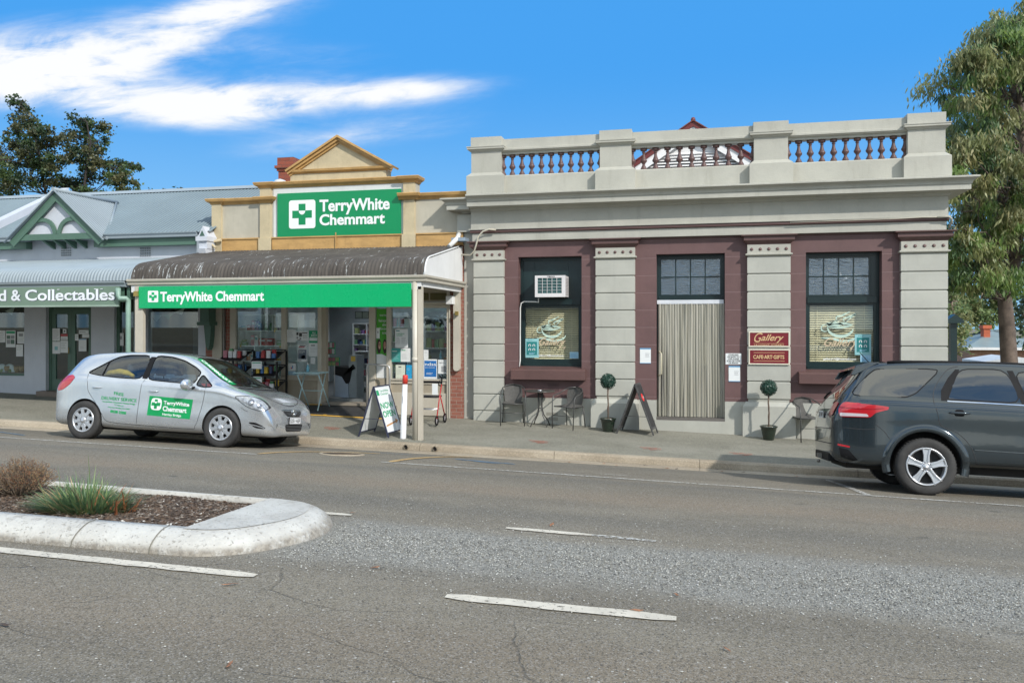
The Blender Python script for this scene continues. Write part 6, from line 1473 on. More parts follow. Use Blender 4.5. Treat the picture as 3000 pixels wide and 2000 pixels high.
def carve(o, cutters, inner):
    """cut wheel arches and glass openings out of the solid body; cut faces take the inner material"""
    ref = to_bvh(o)
    for c in cutters:
        m = o.modifiers.new('cut', 'BOOLEAN'); m.operation = 'DIFFERENCE'; m.solver = 'EXACT'; m.object = c
    bpy.context.view_layer.update()
    me = bpy.data.meshes.new_from_object(o.evaluated_get(bpy.context.evaluated_depsgraph_get()))
    o.modifiers.clear(); old = o.data; o.data = me; me.materials.clear(); me.materials.append(old.materials[0]); me.materials.append(inner)
    for p in me.polygons:
        r = ref.find_nearest(p.center); inn = r[3] is None or r[3] > .004
        if not inn and abs(r[1].dot(p.normal)) < .8: inn = True
        p.material_index = 1 if inn else 0; p.use_smooth = not inn
    me.set_sharp_from_angle(angle=rad(35))
    for c in cutters: d = c.data; bpy.data.objects.remove(c); bpy.data.meshes.remove(d)
    bpy.data.meshes.remove(old)
    return ref
def paint(name, col, metal, rough, flake=0.05):
    m = bpy.data.materials.new(name); m.use_nodes = True; t = NT(m.node_tree); p = t.n['Principled BSDF']; tc = t.n.new('ShaderNodeTexCoord').outputs['Object']
    c = t.mix(t.ramp(t.noise(tc, 2.5, 5, .6), .3, .7), tuple(x * .95 for x in col), tuple(min(1, x * 1.05) for x in col))
    sp = t.node('ShaderNodeSeparateXYZ', {0: tc}); dirt = t.m('MULTIPLY', t.ramp(sp.outputs[2], .55, .15), t.ramp(t.noise(tc, 3, 3, .5), .2, .9))
    c = t.mix(t.m('MULTIPLY', dirt, .22), c, (.16, .14, .115))
    t.l.new(c, p.inputs['Base Color']); p.inputs['Metallic'].default_value = metal
    t.l.new(t.m('ADD', rough, t.m('MULTIPLY', dirt, .3)), p.inputs['Roughness'])
    p.inputs['Coat Weight'].default_value = .9; p.inputs['Coat Roughness'].default_value = .03
    bn = t.node('ShaderNodeBump', {'Strength': .04, 'Distance': .01, 'Height': t.noise(tc, 5, 2)}); t.l.new(bn.outputs[0], p.inputs['Coat Normal'])
    return m
tyre = M('tyre_rubber', (.032, .031, .030), .78, var=.3, vs=6, bump=.3, bs=90, dirt=.25)
chrome = M('chrome', (.75, .76, .78), .12, 1.0, var=.02); silverw = M('wheel_silver', (.52, .53, .55), .30, .75, var=.05); darkw = M('wheel_dark', (.012, .012, .012), .7)
blackp = M('black_trim', (.010, .010, .011), .6, spec=.15); under = M('underbody', (.016, .015, .014), .85); cabin_in = M('cabin_dark', (.022, .025, .03), .8)
def wheel(car, x, y, r, w, kind, side):
    """side -1: outer face towards -y"""
    A = Euler((PI / 2 if side < 0 else -PI / 2, 0, 0)).to_matrix(); rr = r * .66 if kind == 'cap' else r * .68; mb = MB()
    mb.lathe([(rr, -w * .95), (rr + .02, -w), (r * .93, -w), (r * .985, -w * .93), (r, -w * .8), (r, -w * .2), (r * .985, -w * .07), (r * .93, 0), (r * .86, .006), (rr + .02, .002), (rr, -.008)], (x, y, r), 40, A, caps=False)
    wh = mb.build('wheel', tyre, car, local=True)
    tr = MB()
    for k in range(54):      # tread blocks
        a = 2 * PI * k / 54; B = Matrix.Translation((x, y, r)) @ A.to_4x4() @ Matrix.Rotation(a, 4, 'Z')
        tr.box(r - .001, r + .005, -.012, .010, -w * .86, -w * .55, B); tr.box(r - .001, r + .005, -.004, .018, -w * .48, -w * .12, B)
    tr.build('tread', tyre, wh, local=True)
    rim = MB()
    rim.lathe([(rr, -.012), (rr - .004, .004), (rr - .018, .004), (rr - .03, -.014), (rr - .034, -.09)], (x, y, r), 40, A, caps=False); rim.build('rim', silverw, wh, local=True)
    MB().lathe([(rr - .02, -.075), (0, -.075)], (x, y, r), 30, A, caps=False).build('brake_disc', darkw, wh, local=True)
    B0 = Matrix.Translation((x, y, r)) @ A.to_4x4()
    def face(polys, z0, z1, nm, mat):
        mb = MB()
        for p in polys: mb.prism(p, 'z', z0, z1, M=B0)
        return mb.build(nm, mat, wh, local=True, fix=True)
    def petal(a, r0, r1, w0, w1, n=5):
        c, s = math.cos(a), math.sin(a); L_ = []
        for i in range(n + 1): t = i / n; q = r0 + (r1 - r0) * t; ww = w0 + (w1 - w0) * t ** 1.4; L_.append((q, ww))
        pts = [(q, ww) for q, ww in L_] + [(q, -ww) for q, ww in L_[::-1]]
        return [(q * c - v * s, q * s + v * c) for q, v in pts]
    if kind == 'cap':
        R = rr - .006
        for k in range(8):
            a = 2 * PI * k / 8 + .2; mb = MB()
            pr = petal(a, .03, R, .018, .040); mb.prism(pr, 'z', -.03, -.004, M=B0); o = mb.build('spoke', silverw, wh, local=True, fix=True, bevel=.004)
            for sg in (-1, 1):
                aa = a + sg * .0; 
        face([petal(2 * PI * k / 8 + .2 + PI / 8, .07, R * .60, .012, .02) for k in range(8)], -.03, -.012, 'cap_web', silverw)
        face([petal(2 * PI * k / 8 + .2 + PI / 8, R * .86, R + .002, .030, .045) for k in range(8)], -.028, -.010, 'cap_edge', silverw)
        MB().lathe([(.055, -.02), (.05, .0), (.03, .008), (0, .009)], (x, y, r), 24, A).build('hub_cap', silverw, wh, local=True)
    else:
        R = rr - .004
        for k in range(6 if kind == 'six' else 5):
            a = 2 * PI * k / 5 + .30
            mb = MB()
            for sg in (-1, 1):
                c, s = math.cos(a), math.sin(a)
                pts = [(.05, sg * .006), (R * .55, sg * .014), (R, sg * .034), (R, sg * .056), (R * .6, sg * .036), (.06, sg * .036)]
                mb.prism([(q * c - v * s, q * s + v * c) for q, v in pts], 'z', -.03, .004, M=B0)
            pts = [(.05, .02), (R, .036), (R, -.036), (.05, -.02)]; c, s = math.cos(a), math.sin(a)
            mb.prism([(q * c - v * s, q * s + v * c) for q, v in pts], 'z', -.034, -.010, M=B0)
            mb.build('spoke', silverw, wh, local=True, fix=True, bevel=.003)
        MB().lathe([(.075, -.03), (.07, -.004), (.03, -.002), (.028, .004), (0, .005)], (x, y, r), 24, A).build('hub', silverw, wh, local=True)
        for k in range(5):
            a = 2 * PI * k / 5 + .30 + PI / 5; p = B0 @ Vector((.055 * math.cos(a), .055 * math.sin(a), 0)); MB().lathe([(.013, -.01), (.012, .003), (0, .004)], p, 8, A).build('wheel_nut', darkw if False else chrome, wh, local=True)
    return wh
def place_car(name, label, X, Yc, track):
    zn = gz(X, Yc - track / 2); zf = gz(X, Yc + track / 2)
    t = thing(name, label, 'car', (X, Yc, (zn + zf) / 2)); t.rotation_euler = (-math.atan((zn - zf) / track), math.atan(.0228), 0); return t
def cut_cyl(x, z, r, y0, y1):
    return MB().lathe([(r, 0), (r, y1 - y0)], (x, y1, z), 48, Euler((PI / 2, 0, 0)).to_matrix(), smooth=False).build('cutter', under, fix=True)
def cut_prism(poly, y0, y1): return MB().prism(poly, 'y', y0, y1).build('cutter', under, fix=True)
# ---------------- silver hatchback
SP = paint('silver_paint', (.55, .575, .60), .72, .2)
car = place_car('hatchback_car', 'silver five door hatchback with green pharmacy stickers parked at the kerb', -10.13, 12.43, 1.5)
T = [(-.72, .80, .66, .34, .60, .44), (-.705, .86, .76, .28, .70, .54), (-.66, .98, .88, .24, .78, .62), (-.57, 1.10, .97, .22, .825, .66), (-.45, 1.28, 1.03, .22, .85, .65), (-.32, 1.42, 1.055, .22, .865, .62), (-.12, 1.485, 1.065, .22, .874, .61),
     (.2, 1.515, 1.06, .21, .878, .61), (.7, 1.54, 1.045, .20, .88, .62), (1.2, 1.542, 1.03, .20, .88, .625), (1.6, 1.515, 1.015, .20, .88, .625), (1.82, 1.455, 1.005, .20, .88, .62), (2.05, 1.34, .995, .20, .88, .635), (2.3, 1.195, .985, .20, .88, .66), (2.55, 1.055, .965, .20, .878, .70),
     (2.72, .985, .925, .20, .874, .72), (2.95, .925, .865, .20, .862, .71), (3.14, .855, .79, .20, .84, .69), (3.28, .765, .70, .20, .80, .65), (3.355, .665, .60, .20, .745, .60), (3.405, .56, .50, .21, .68, .53), (3.43, .45, .40, .24, .60, .44)]
bo = body_mesh(T).build('body', SP, car, local=True)
bv0 = to_bvh(bo)
Wr = [(-.06, 1.115), (.10, 1.215), (.28, 1.335), (.43, 1.41), (.62, 1.445), (1.06, 1.455), (1.04, 1.045), (.6, 1.05), (.2, 1.075)]
Wf = [(1.13, 1.455), (1.45, 1.44), (1.70, 1.385), (1.93, 1.28), (2.06, 1.195), (2.02, 1.0), (1.5, 1.02), (1.12, 1.04)]
Wq = [(2.09, 1.17), (2.38, .965), (2.22, .955), (2.06, .985)]
sc_ = [(-.25, .55), (2.25, .55), (2.40, .97), (2.0, 1.30), (1.7, 1.42), (1.2, 1.46), (.3, 1.45), (-.1, 1.36), (-.35, 1.05)]
# cabin hollow: tapers towards the roof
cm = MB(); secs = []
for x, zt in ((-.30, 1.20), (-.05, 1.38), (.3, 1.435), (.8, 1.46), (1.3, 1.46), (1.65, 1.43), (1.9, 1.34), (2.15, 1.2), (2.38, 1.03)):
    zm = min(1.05, zt - .02); w1 = .66; w2 = .66 - .20 * (zt - zm) / .42
    ring = [(x, -w1, .52), (x, -w1 - .04, zm), (x, -w2, zt - .02), (x, -w2 + .08, zt), (x, w2 - .08, zt), (x, w2, zt - .02), (x, w1 + .04, zm), (x, w1, .52)]; cm.v += ring; secs.append(ring)
for i in range(len(secs) - 1):
    for j in range(8): j2 = (j + 1) % 8; cm.f.append([i * 8 + j, (i + 1) * 8 + j, (i + 1) * 8 + j2, i * 8 + j2]); cm.sm.append(False)
cm.f.append(list(range(8))); cm.f.append([(len(secs) - 1) * 8 + j for j in range(8)][::-1]); cm.sm += [False, False]
cuts = [cm.build('cutter', under, fix=True)]
for ws_ in (Wr, Wf, Wq): cuts.append(cut_prism(smooth2(ws_, 3), -1.2, 1.2))
wsx = [(1.79, -.50), (1.79, .50), (2.2, .60), (2.62, .655), (2.66, .5), (2.70, 0), (2.66, -.5), (2.62, -.655), (2.2, -.60)]
cuts.append(MB().prism(smooth2(wsx, 3), 'z', 1.0, 2.2).build('cutter', under, fix=True))
for x in (0, 2.6):
    for sg in (-1, 1): cuts.append(cut_cyl(x, .325, .352, -.96 if sg < 0 else .60, -.60 if sg < 0 else .96))
place = car.matrix_world
for c in cuts: c.location = (0, 0, 0)
pr_ = bo.parent; bo.parent = None
bv = carve(bo, cuts, under); bo.parent = pr_
cgl = glassmat('car_glass', (.62, .75, .82), 1.0, 0, .10)
cgl2 = glassmat('windscreen_glass', (.62, .72, .62), 1.0, 0, .12)
for sg in (-1, 1):
    for ws_ in (Wr, Wf, Wq):
        patch(bv, smooth2(ws_, 3), 'side', -.006, .05, sg).build('window', cgl, car, local=True)
        o = smooth2(ws_, 3); seam(bv, o + [o[0]], .018, 'side', .001, sg, curve=False).build('window_seal', blackp, car, local=True)
patch(bv, smooth2(wsx, 3), 'top', -.004, .06).build('windscreen', cgl2, car, local=True)
o = smooth2(wsx, 3); seam(bv, o + [o[0]], .02, 'top', .001, curve=False).build('windscreen_seal', blackp, car, local=True)
for sg in (-1, 1):      # blacked B pillar
    patch(bv, [(1.05, 1.43), (1.14, 1.43), (1.13, 1.05), (1.03, 1.055)], 'side', .0015, .05, sg).build('door_pillar', blackp, car, local=True)
    patch(bv, [(.26, 1.31), (.285, 1.325), (.26, 1.08), (.235, 1.08)], 'side', .0, .05, sg).build('window_divider', blackp, car, local=True)
gap = M('panel_gap', (.02, .02, .022), .7)
for sg in (-1, 1):
    seam(bv, [(1.09, 1.05), (1.07, .9), (1.04, .6), (1.02, .30)], .007, 'side', .0012, sg).build('door_gap', gap, car, local=True)
    seam(bv, [(-.04, 1.10), (.02, .95), (.05, .80), (.20, .62), (.33, .45), (.43, .33), (.6, .30), (1.0, .285), (2.0, .27), (2.12, .32), (2.19, .5), (2.25, .75), (2.27, .95)], .007, 'side', .0012, sg).build('door_gap', gap, car, local=True)
    seam(bv, [(.45, .235), (1.3, .235), (2.15, .235)], .03, 'side', .002, sg).build('sill_trim', SP, car, local=True)
    for x0 in (.22, 1.32):      # handles
        z = .875 - .018 * x0; q = []
        h0, n0 = hitp(bv, x0, z, 'side', sg)
        pts = []
        for k in range(7):
            u = k / 6; h, n = hitp(bv, x0 - .09 + .18 * u, z, 'side', sg); pts.append(h + Vector((0, sg, 0)) * (.004 + .026 * math.sin(PI * u) ** .5))
        MB().tube(pts, [.008, .012, .014, .014, .014, .012, .008], 8).build('door_handle', SP, car, local=True)
    # mirror
    mb = MB(); c0 = Vector((2.02, sg * 1.01, .98)); 
    mb.lathe([(0, -.075), (.05, -.07), (.078, -.05), (.088, -.01), (.078, .04), (.04, .065), (0, .07)], (0, 0, 0), 16); mb.v = [(c0.x + z * .95, c0.y + x * 1.5, c0.z + y * 1.1) for x, y, z in mb.v]
    mb.build('wing_mirror', SP, car, local=True, fix=True)
    MB().tube([(2.06, sg * .83, .94), (2.04, sg * .95, .935)], .022, 8).build('mirror_arm', blackp, car, local=True)
# lamps
redl = M('tail_lamp_red', (.42, .012, .02), .15, var=.1, coat=1.0); clearl = M('headlamp_lens', (.36, .38, .40), .08, .3, var=.45, vs=14, coat=1.0); lampd = M('headlamp_dark', (.20, .21, .23), .2, .6)
for sg in (-1, 1):
    patch(bv, smooth2([(-.50, 1.04), (-.33, 1.07), (-.25, 1.01), (-.34, .90), (-.50, .80), (-.62, .79), (-.62, .92)], 3), 'side', .006, .04, sg).build('tail_lamp', redl, car, local=True)
    L1 = [(2.80, .83), (2.98, .845), (3.16, .815), (3.27, .745), (3.335, .665), (3.31, .61), (3.20, .625), (3.05, .665), (2.92, .74)]
    hl = patch(bv, smooth2(L1, 3), 'side', .004, .03, sg).build('headlight', clearl, car, local=True)
    o_ = smooth2(L1, 3); seam(bv, o_ + [o_[0]], .010, 'side', .005, sg, curve=False).build('lamp_surround', gap, hl, local=True)
    for cx, cz, r in ((3.10, .745, .052), (3.23, .69, .042)):
        h, n = hitp(bv, cx, cz, 'side', sg)
        if h is not None:
            n = n if n.y * sg > 0 else -n; q = n.to_track_quat('Z', 'Y').to_matrix()
            MB().lathe([(r, .001), (r, .006), (r * .8, .007), (r * .55, .002), (0, .003)], h + n * .003, 18, q, caps=False).build('lamp_bowl', lampd, hl, local=True)
            MB().lathe([(r * .45, .004), (r * .3, .010), (0, .012)], h + n * .003, 12, q, caps=False).build('bulb', chrome, hl, local=True)
    patch(bv, smooth2([(3.06, .43), (3.18, .43), (3.29, .38), (3.335, .34), (3.29, .33), (3.18, .34)], 3), 'side', .003, .03, sg).build('bumper_vent', blackp, car, local=True)
    seam(bv, [(3.07, .40), (3.20, .378), (3.31, .35)], .014, 'side', .008, sg).build('vent_bar', SP, car, local=True)
    seam(bv, [(2.93, .66), (2.99, .62), (3.05, .60)], .006, 'side', .0015, sg).build('bumper_gap', gap, car, local=True)
seam(bv, [(2.78, -.66), (2.95, -.62), (3.15, -.50), (3.28, -.36), (3.33, 0), (3.28, .36), (3.15, .50), (2.95, .62), (2.78, .66)], .008, 'top', .002).build('bonnet_gap', gap, car, local=True)
seam(bv, [(2.74, -.66), (2.79, -.3), (2.80, 0), (2.79, .3), (2.74, .66)], .05, 'top', .002).build('wiper_cowl', blackp, car, local=True)
MB().tube([(2.74, .45, 1.0), (2.64, .0, 1.055), (2.60, -.28, 1.07)], .009, 6).build('wiper', blackp, car, local=True); MB().tube([(2.76, -.05, .995), (2.66, -.35, 1.035), (2.58, -.55, 1.07)], .009, 6).build('wiper', blackp, car, local=True)
# nose: grille, badge, lower intake, plate
patch(bv, smooth2([(-.32, .62), (.32, .62), (.22, .535), (-.22, .535)], 3), 'front', .004, .05).build('grille', blackp, car, local=True)
gm = M('grille_mesh', (.30, .31, .33), .3, .7)
for k in range(-8, 9): seam(bv, [(k * .04 - .02, .61), (k * .04 + .02, .55)], .008, 'front', .008, curve=False).build('grille_bar', gm, car, local=True)
seam(bv, [(-.33, .632), (-.2, .638), (.2, .638), (.33, .632)], .018, 'front', .008).build('grille_trim', chrome, car, local=True)
patch(bv, smooth2([(-.30, .405), (.30, .405), (.26, .285), (-.26, .285)], 3), 'front', .003, .05).build('lower_intake', blackp, car, local=True)
for k in range(4): seam(bv, [(-.27, .305 + k * .026), (0, .305 + k * .026), (.27, .305 + k * .026)], .007, 'front', .007).build('intake_bar', gm, car, local=True)
h, n = hitp(bv, 0, .60, 'front')
def ring(cx, cz, ra, rb_, hx):
    return MB().tube([(hx, cx + ra * math.cos(2 * PI * k / 24), cz + rb_ * math.sin(2 * PI * k / 24)) for k in range(25)], .006, 6, caps=False)
hx = h.x + .025
em = ring(0, .60, .075, .052, hx).build('badge', chrome, car, local=True); ring(0, .60, .022, .050, hx).build('badge_inner', chrome, em, local=True); ring(0, .628, .050, .020, hx).build('badge_inner', chrome, em, local=True)
h, n = hitp(bv, 0, .46, 'front'); px = h.x + .015
pl = MB().box(px, px + .008, -.186, .186, .415, .515).build('number_plate', M('plate_white', (.72, .73, .74), .4), car, local=True)
MB().box(px - .004, px + .006, -.195, .195, .405, .525).build('plate_frame', blackp, pl, local=True)
vs, fs = textmesh('S251·AEF', 1.0, bold=.02); ax = min(v.x for v in vs); bx = max(v.x for v in vs); ay = min(v.y for v in vs); by = max(v.y for v in vs)
mb = MB(); mb.v = [(px + .0095, -.172 + .344 * (v.x - ax) / (bx - ax), .432 + .066 * (v.y - ay) / (by - ay)) for v in vs]; mb.f = fs; mb.sm = [False] * len(fs); mb.build('plate_lettering', ink, pl, local=True)
# stickers
stg = M('sticker_green', (.0, .30, .085), .35); 
patch(bv, [(1.245, .775), (2.06, .745), (2.02, .425), (1.215, .455)], 'side', .003, .05).build('door_sticker', stg, car, local=True)
lg = patch(bv, smooth2([(1.29, .745), (1.49, .738), (1.475, .54), (1.275, .548)], 3), 'side', .005, .04).build('sticker_logo', swhite, car, local=True)
for pts in ([(1.355, .722), (1.41, .72), (1.395, .565), (1.34, .567)], [(1.30, .672), (1.465, .667), (1.455, .612), (1.29, .617)]): patch(bv, pts, 'side', .007, .04).build('logo_cross', stg, lg, local=True)
patch(bv, [(1.352, .685), (1.40, .684), (1.392, .663), (1.376, .655), (1.358, .664)], 'side', .009, .04).build('logo_smile', swhite, lg, local=True)
text_on(bv, 'TerryWhite', 1.52, 2.00, .625, .705, off_=.006, skew=-.015, bold=.03).build('sticker_lettering', swhite, car, local=True)
text_on(bv, 'Chemmart', 1.51, 1.955, .535, .62, off_=.006, skew=-.015, bold=.03).build('sticker_lettering', swhite, car, local=True)
text_on(bv, 'Hamley Bridge', 1.51, 1.86, .455, .505, off_=.006, skew=-.012, bold=.02).build('sticker_lettering', swhite, car, local=True)
for s, a, b, c, d, bo_ in (('FREE', .56, .75, .765, .815, .01), ('DELIVERY SERVICE', .32, 1.00, .675, .73, .01), ('TerryWhite Chemmart Hamley Bridge', .34, .98, .625, .655, .02), ('14 Light St', .58, .76, .585, .61, .02), ('Hamley Bridge SA 5401', .46, .88, .54, .565, .02), ('8528 2205', .51, .82, .465, .51, .05)):
    text_on(bv, s, a, b, c, d, off_=.004, skew=-.02, bold=bo_).build('door_lettering', stg, car, local=True)
# green strip down the near edge of the windscreen
patch(bv, [(1.83, -.515), (1.83, -.40), (2.60, -.50), (2.60, -.64)], 'top', .004, .05).build('windscreen_strip', stg, car, local=True)
vs, fs = textmesh('CHEMMART', 1.0, bold=.03); ax = min(v.x for v in vs); bx = max(v.x for v in vs); ay = min(v.y for v in vs); by = max(v.y for v in vs); mb = MB()
for v in vs:
    u = (v.x - ax) / (bx - ax); xx = 1.88 + .66 * u; yy = -.50 - .11 * u + .075 * (v.y - ay) / (by - ay); h, n = hitp(bv, xx, yy, 'top'); mb.v.append(tuple(h + Vector((.3, 0, 1)).normalized() * .007))
mb.f = fs; mb.sm = [True] * len(fs); mb.build('strip_lettering', swhite, car, local=True)
for x in (0, 2.6):
    for sg in (-1, 1): wheel(car, x, sg * .875, .3175, .19, 'cap', sg)
# seats and dash
seat = M('seat_cloth', (.035, .04, .05), .9)
for x, y in ((1.42, -.33), (1.42, .33), (.55, -.38), (.55, .38)):
    st_ = MB().box(x - .10, x + .04, y - .21, y + .21, .55, 1.10).build('seat_back', seat, car, local=True, bevel=.05)
    MB().box(x - .10, x - .01, y - .12, y + .12, 1.14, 1.31).build('headrest', seat, st_, local=True, bevel=.04); MB().box(x, x + .45, y - .22, y + .22, .53, .68).build('seat_cushion', seat, st_, local=True, bevel=.04)
MB().tube([(2.05, -.36 + .17 * math.cos(2 * PI * k / 20), 1.0 + .17 * math.sin(2 * PI * k / 20)) for k in range(21)], .015, 6, caps=False).build('steering_wheel', blackp, car, local=True)
MB().box(.10, 2.2, -.5, .5, .20, .54).build('floor_pan', under, car, local=True)
MB().box(-.55, 3.2, -.55, .55, .17, .215).build('underside', under, car, local=True)
MB().tube([(-.7, -.45, .24), (-.35, -.4, .22), (.3, -.38, .2), (.75, -.4, .2)], .035, 8).build('exhaust', under, car, local=True)
patch(bv, smooth2([(-.62, 1.12), (-.62, 1.12)], 2) if False else [(-.5, 1.1), (.5, 1.1), (.42, 1.36), (-.42, 1.36)], 'rear', .004, .06).build('rear_window', M('dark_glass', (.015, .02, .022), .04, coat=1), car, local=True)
Mc = Matrix.Translation(car.location) @ car.rotation_euler.to_matrix().to_4x4()
def incar(mb, nm, mat, lab, cat): 
    mb.v = [tuple(Mc @ Vector(p)) for p in mb.v]; return mb.build(nm, mat, tag=(lab, cat))
incar(MB().tube([(-.0, -.50, 1.06), (.15, -.52, 1.13), (.35, -.53, 1.16), (.50, -.52, 1.14), (.62, -.5, 1.09)], [.02, .05, .055, .05, .03], 8), 'vest', M('hi_vis_yellow', (.75, .42, .04), .7, var=.2, vs=14), 'crumpled orange yellow vest on the back shelf inside the silver car', 'vest')
incar(MB().box(1.45, 1.95, .02, .5, .98, 1.03), 'folder', M('bright_red', (.60, .06, .045), .6), 'flat red bag lying on the front seat inside the silver car', 'bag')
# ---------------- dark grey wagon (SUV)
DP = paint('dark_grey_paint', (.032, .044, .052), .5, .14)
suv = place_car('suv_car', 'dark grey sport utility wagon parked at the kerb, cut off by the right edge', 2.80, 12.03, 1.6)
T = [(-1.12, 0.86, 0.76, 0.5, 0.66, 0.48), (-1.105, 1, 0.92, 0.44, 0.78, 0.58), (-1.06, 1.1, 1.04, 0.38, 0.85, 0.68), (-0.96, 1.28, 1.14, 0.35, 0.895, 0.71), (-0.83, 1.45, 1.175, 0.33, 0.92, 0.69), (-0.7, 1.62, 1.19, 0.32, 0.935, 0.67), (-0.55, 1.7, 1.195, 0.32, 0.943, 0.665), (-0.3, 1.73, 1.195, 0.34, 0.948, 0.67), (0.2, 1.747, 1.19, 0.36, 0.95, 0.68), (0.8, 1.755, 1.18, 0.37, 0.95, 0.69), (1.4, 1.745, 1.17, 0.37, 0.95, 0.69), (1.8, 1.72, 1.16, 0.37, 0.95, 0.69), (2.1, 1.635, 1.15, 0.36, 0.95, 0.69), (2.4, 1.44, 1.13, 0.35, 0.95, 0.71), (2.7, 1.26, 1.1, 0.34, 0.948, 0.74), (2.9, 1.16, 1.07, 0.33, 0.945, 0.77), (3.15, 1.1, 1.01, 0.32, 0.935, 0.78), (3.4, 1.04, 0.94, 0.31, 0.9, 0.76), (3.58, 0.96, 0.86, 0.31, 0.85, 0.72), (3.68, 0.82, 0.72, 0.31, 0.78, 0.66), (3.73, 0.62, 0.54, 0.33, 0.68, 0.56)]
bo = body_mesh(T).build('body', DP, suv, local=True)
cuts = []
for x in (0, 2.84):
    for sg in (-1, 1): cuts.append(cut_cyl(x, .375, .425, -1.05 if sg < 0 else .64, -.64 if sg < 0 else 1.05))
bo.parent = None; bv = carve(bo, cuts, under); bo.parent = suv
sgl = bpy.data.materials.new('tinted_glass'); sgl.use_nodes = True; t = NT(sgl.node_tree); p = t.n['Principled BSDF']; tc = t.n.new('ShaderNodeTexCoord').outputs['Object']
p.inputs['Base Color'].default_value = (.018, .020, .019, 1); p.inputs['Roughness'].default_value = .02; p.inputs['IOR'].default_value = 1.6; p.inputs['Specular IOR Level'].default_value = .9; p.inputs['Coat Weight'].default_value = .6
Q1 = [(-.90, 1.225), (-.66, 1.50), (-.56, 1.585), (.05, 1.61), (.19, 1.60), (.17, 1.55), (-.10, 1.28), (-.22, 1.225)]
Q2 = [(.27, 1.22), (.30, 1.30), (.44, 1.62), (.99, 1.635), (1.12, 1.205)]
Q3 = [(1.20, 1.21), (1.07, 1.61), (1.6, 1.60), (1.95, 1.52), (2.35, 1.24), (2.3, 1.20)]
for sg in (-1, 1):
    for q in (Q1, Q2, Q3):
        o = smooth2(q, 3); patch(bv, o, 'side', .0025, .05, sg).build('window', sgl, suv, local=True); seam(bv, o + [o[0]], .014, 'side', .0035, sg, curve=False).build('window_seal', blackp, suv, local=True)
    patch(bv, [(.19, 1.20), (.26, 1.20), (.45, 1.615), (.40, 1.615), (.30, 1.50), (.20, 1.33)], 'side', .0015, .05, sg).build('window_corner', blackp, suv, local=True)
    patch(bv, [(1.00, 1.62), (1.07, 1.62), (1.19, 1.19), (1.12, 1.19)], 'side', .0015, .05, sg).build('door_pillar', blackp, suv, local=True)
    seam(bv, [(.26, 1.195), (.7, 1.19), (1.2, 1.18), (2.3, 1.165)], .014, 'side', .006, sg).build('chrome_strip', chrome, suv, local=True)
    seam(bv, [(.44, 1.655), (.30, 1.60), (.14, 1.38), (.10, 1.2), (.14, 1.0), (.18, .88), (.36, .80), (.50, .66), (.57, .50), (.585, .42)], .008, 'side', .0015, sg).build('door_gap', gap, suv, local=True)
    seam(bv, [(1.145, 1.18), (1.14, .9), (1.12, .6), (1.12, .42)], .008, 'side', .0015, sg).build('door_gap', gap, suv, local=True)
    seam(bv, [(.58, .42), (1.2, .42), (2.1, .42)], .008, 'side', .0015, sg).build('sill_gap', gap, suv, local=True)
    seam(bv, [(.55, .612), (.9, .607), (1.5, .60), (2.25, .60)], .016, 'side', .012, sg).build('door_moulding', DP, suv, local=True)
    seam(bv, [(.56, .60), (.9, .595), (1.5, .588), (2.25, .588)], .008, 'side', .0065, sg).build('moulding_highlight', chrome if False else M('grey_edge', (.20, .22, .23), .3, .5), suv, local=True)
    seam(bv, [(-.60, .86), (-.50, .78), (-.44, .70), (-.40, .64)], .007, 'side', .0015, sg).build('bumper_gap', gap, suv, local=True)
    seam(bv, [(-.98, .80), (-.75, .79), (-.60, .80)], .007, 'side', .0015, sg).build('bumper_gap', gap, suv, local=True)
    # wheel arch flare
    for cx in (0, 2.84):
        mb = MB(); n = 40; ok = True
        for k in range(n + 1):
            a = rad(-14 + 208 * k / n); ring_ = []
            for rr_, o_ in ((.418, -.02), (.423, .016), (.445, .024), (.485, .022), (.515, .003), (.52, -.006)):
                X_ = cx + rr_ * math.cos(a); Z_ = .375 + rr_ * math.sin(a); h, nn = hitp(bv, X_, max(Z_, .40), 'side', sg)
                y = h.y if h is not None else sg * .94
                mb.v.append((X_, y + sg * o_, Z_))
        for k in range(n):
            for j in range(5): mb.f.append([k * 6 + j, (k + 1) * 6 + j, (k + 1) * 6 + j + 1, k * 6 + j + 1]); mb.sm.append(True)
        mb.build('wheel_arch_flare', DP, suv, local=True, fix=True)
    for x0 in (.385, 1.42):
        z = 1.055 - .015 * x0; pts = []
        for k in range(9):
            u = k / 8; h, n = hitp(bv, x0 - .12 + .24 * u, z, 'side', sg); pts.append(h + Vector((0, sg, 0)) * (.004 + .03 * math.sin(PI * u) ** .5))
        MB().tube(pts, [.008, .014, .017, .018, .018, .018, .017, .014, .008], 8).build('door_handle', DP, suv, local=True)
        patch(bv, smooth2([(x0 - .05, z + .045), (x0 + .05, z + .045), (x0 + .06, z - .04), (x0 - .06, z - .04)], 3), 'side', .001, .03, sg).build('handle_recess', blackp, suv, local=True)
    # tail lamp wraps round the corner
    TL = [(-.97, 1.13), (-.80, 1.12), (-.55, 1.105), (-.44, 1.09), (-.45, 1.055), (-.60, 1.01), (-.66, .945), (-1.03, .94), (-1.03, 1.05)]
    tl = patch(bv, smooth2(TL, 2), 'side', .012, .04, sg).build('tail_lamp', redl, suv, local=True)
    patch(bv, smooth2([(-1.02, .995), (-.70, .99), (-.68, .955), (-1.02, .95)], 2), 'side', .016, .04, sg).build('reverse_lens', M('clear_lens', (.62, .55, .58), .12, .2, coat=1), tl, local=True)
    seam(bv, [(-1.02, 1.06), (-.7, 1.05), (-.5, 1.07)], .006, 'side', .015, sg).build('lamp_line', M('lamp_dark_red', (.16, .005, .01), .2), tl, local=True)
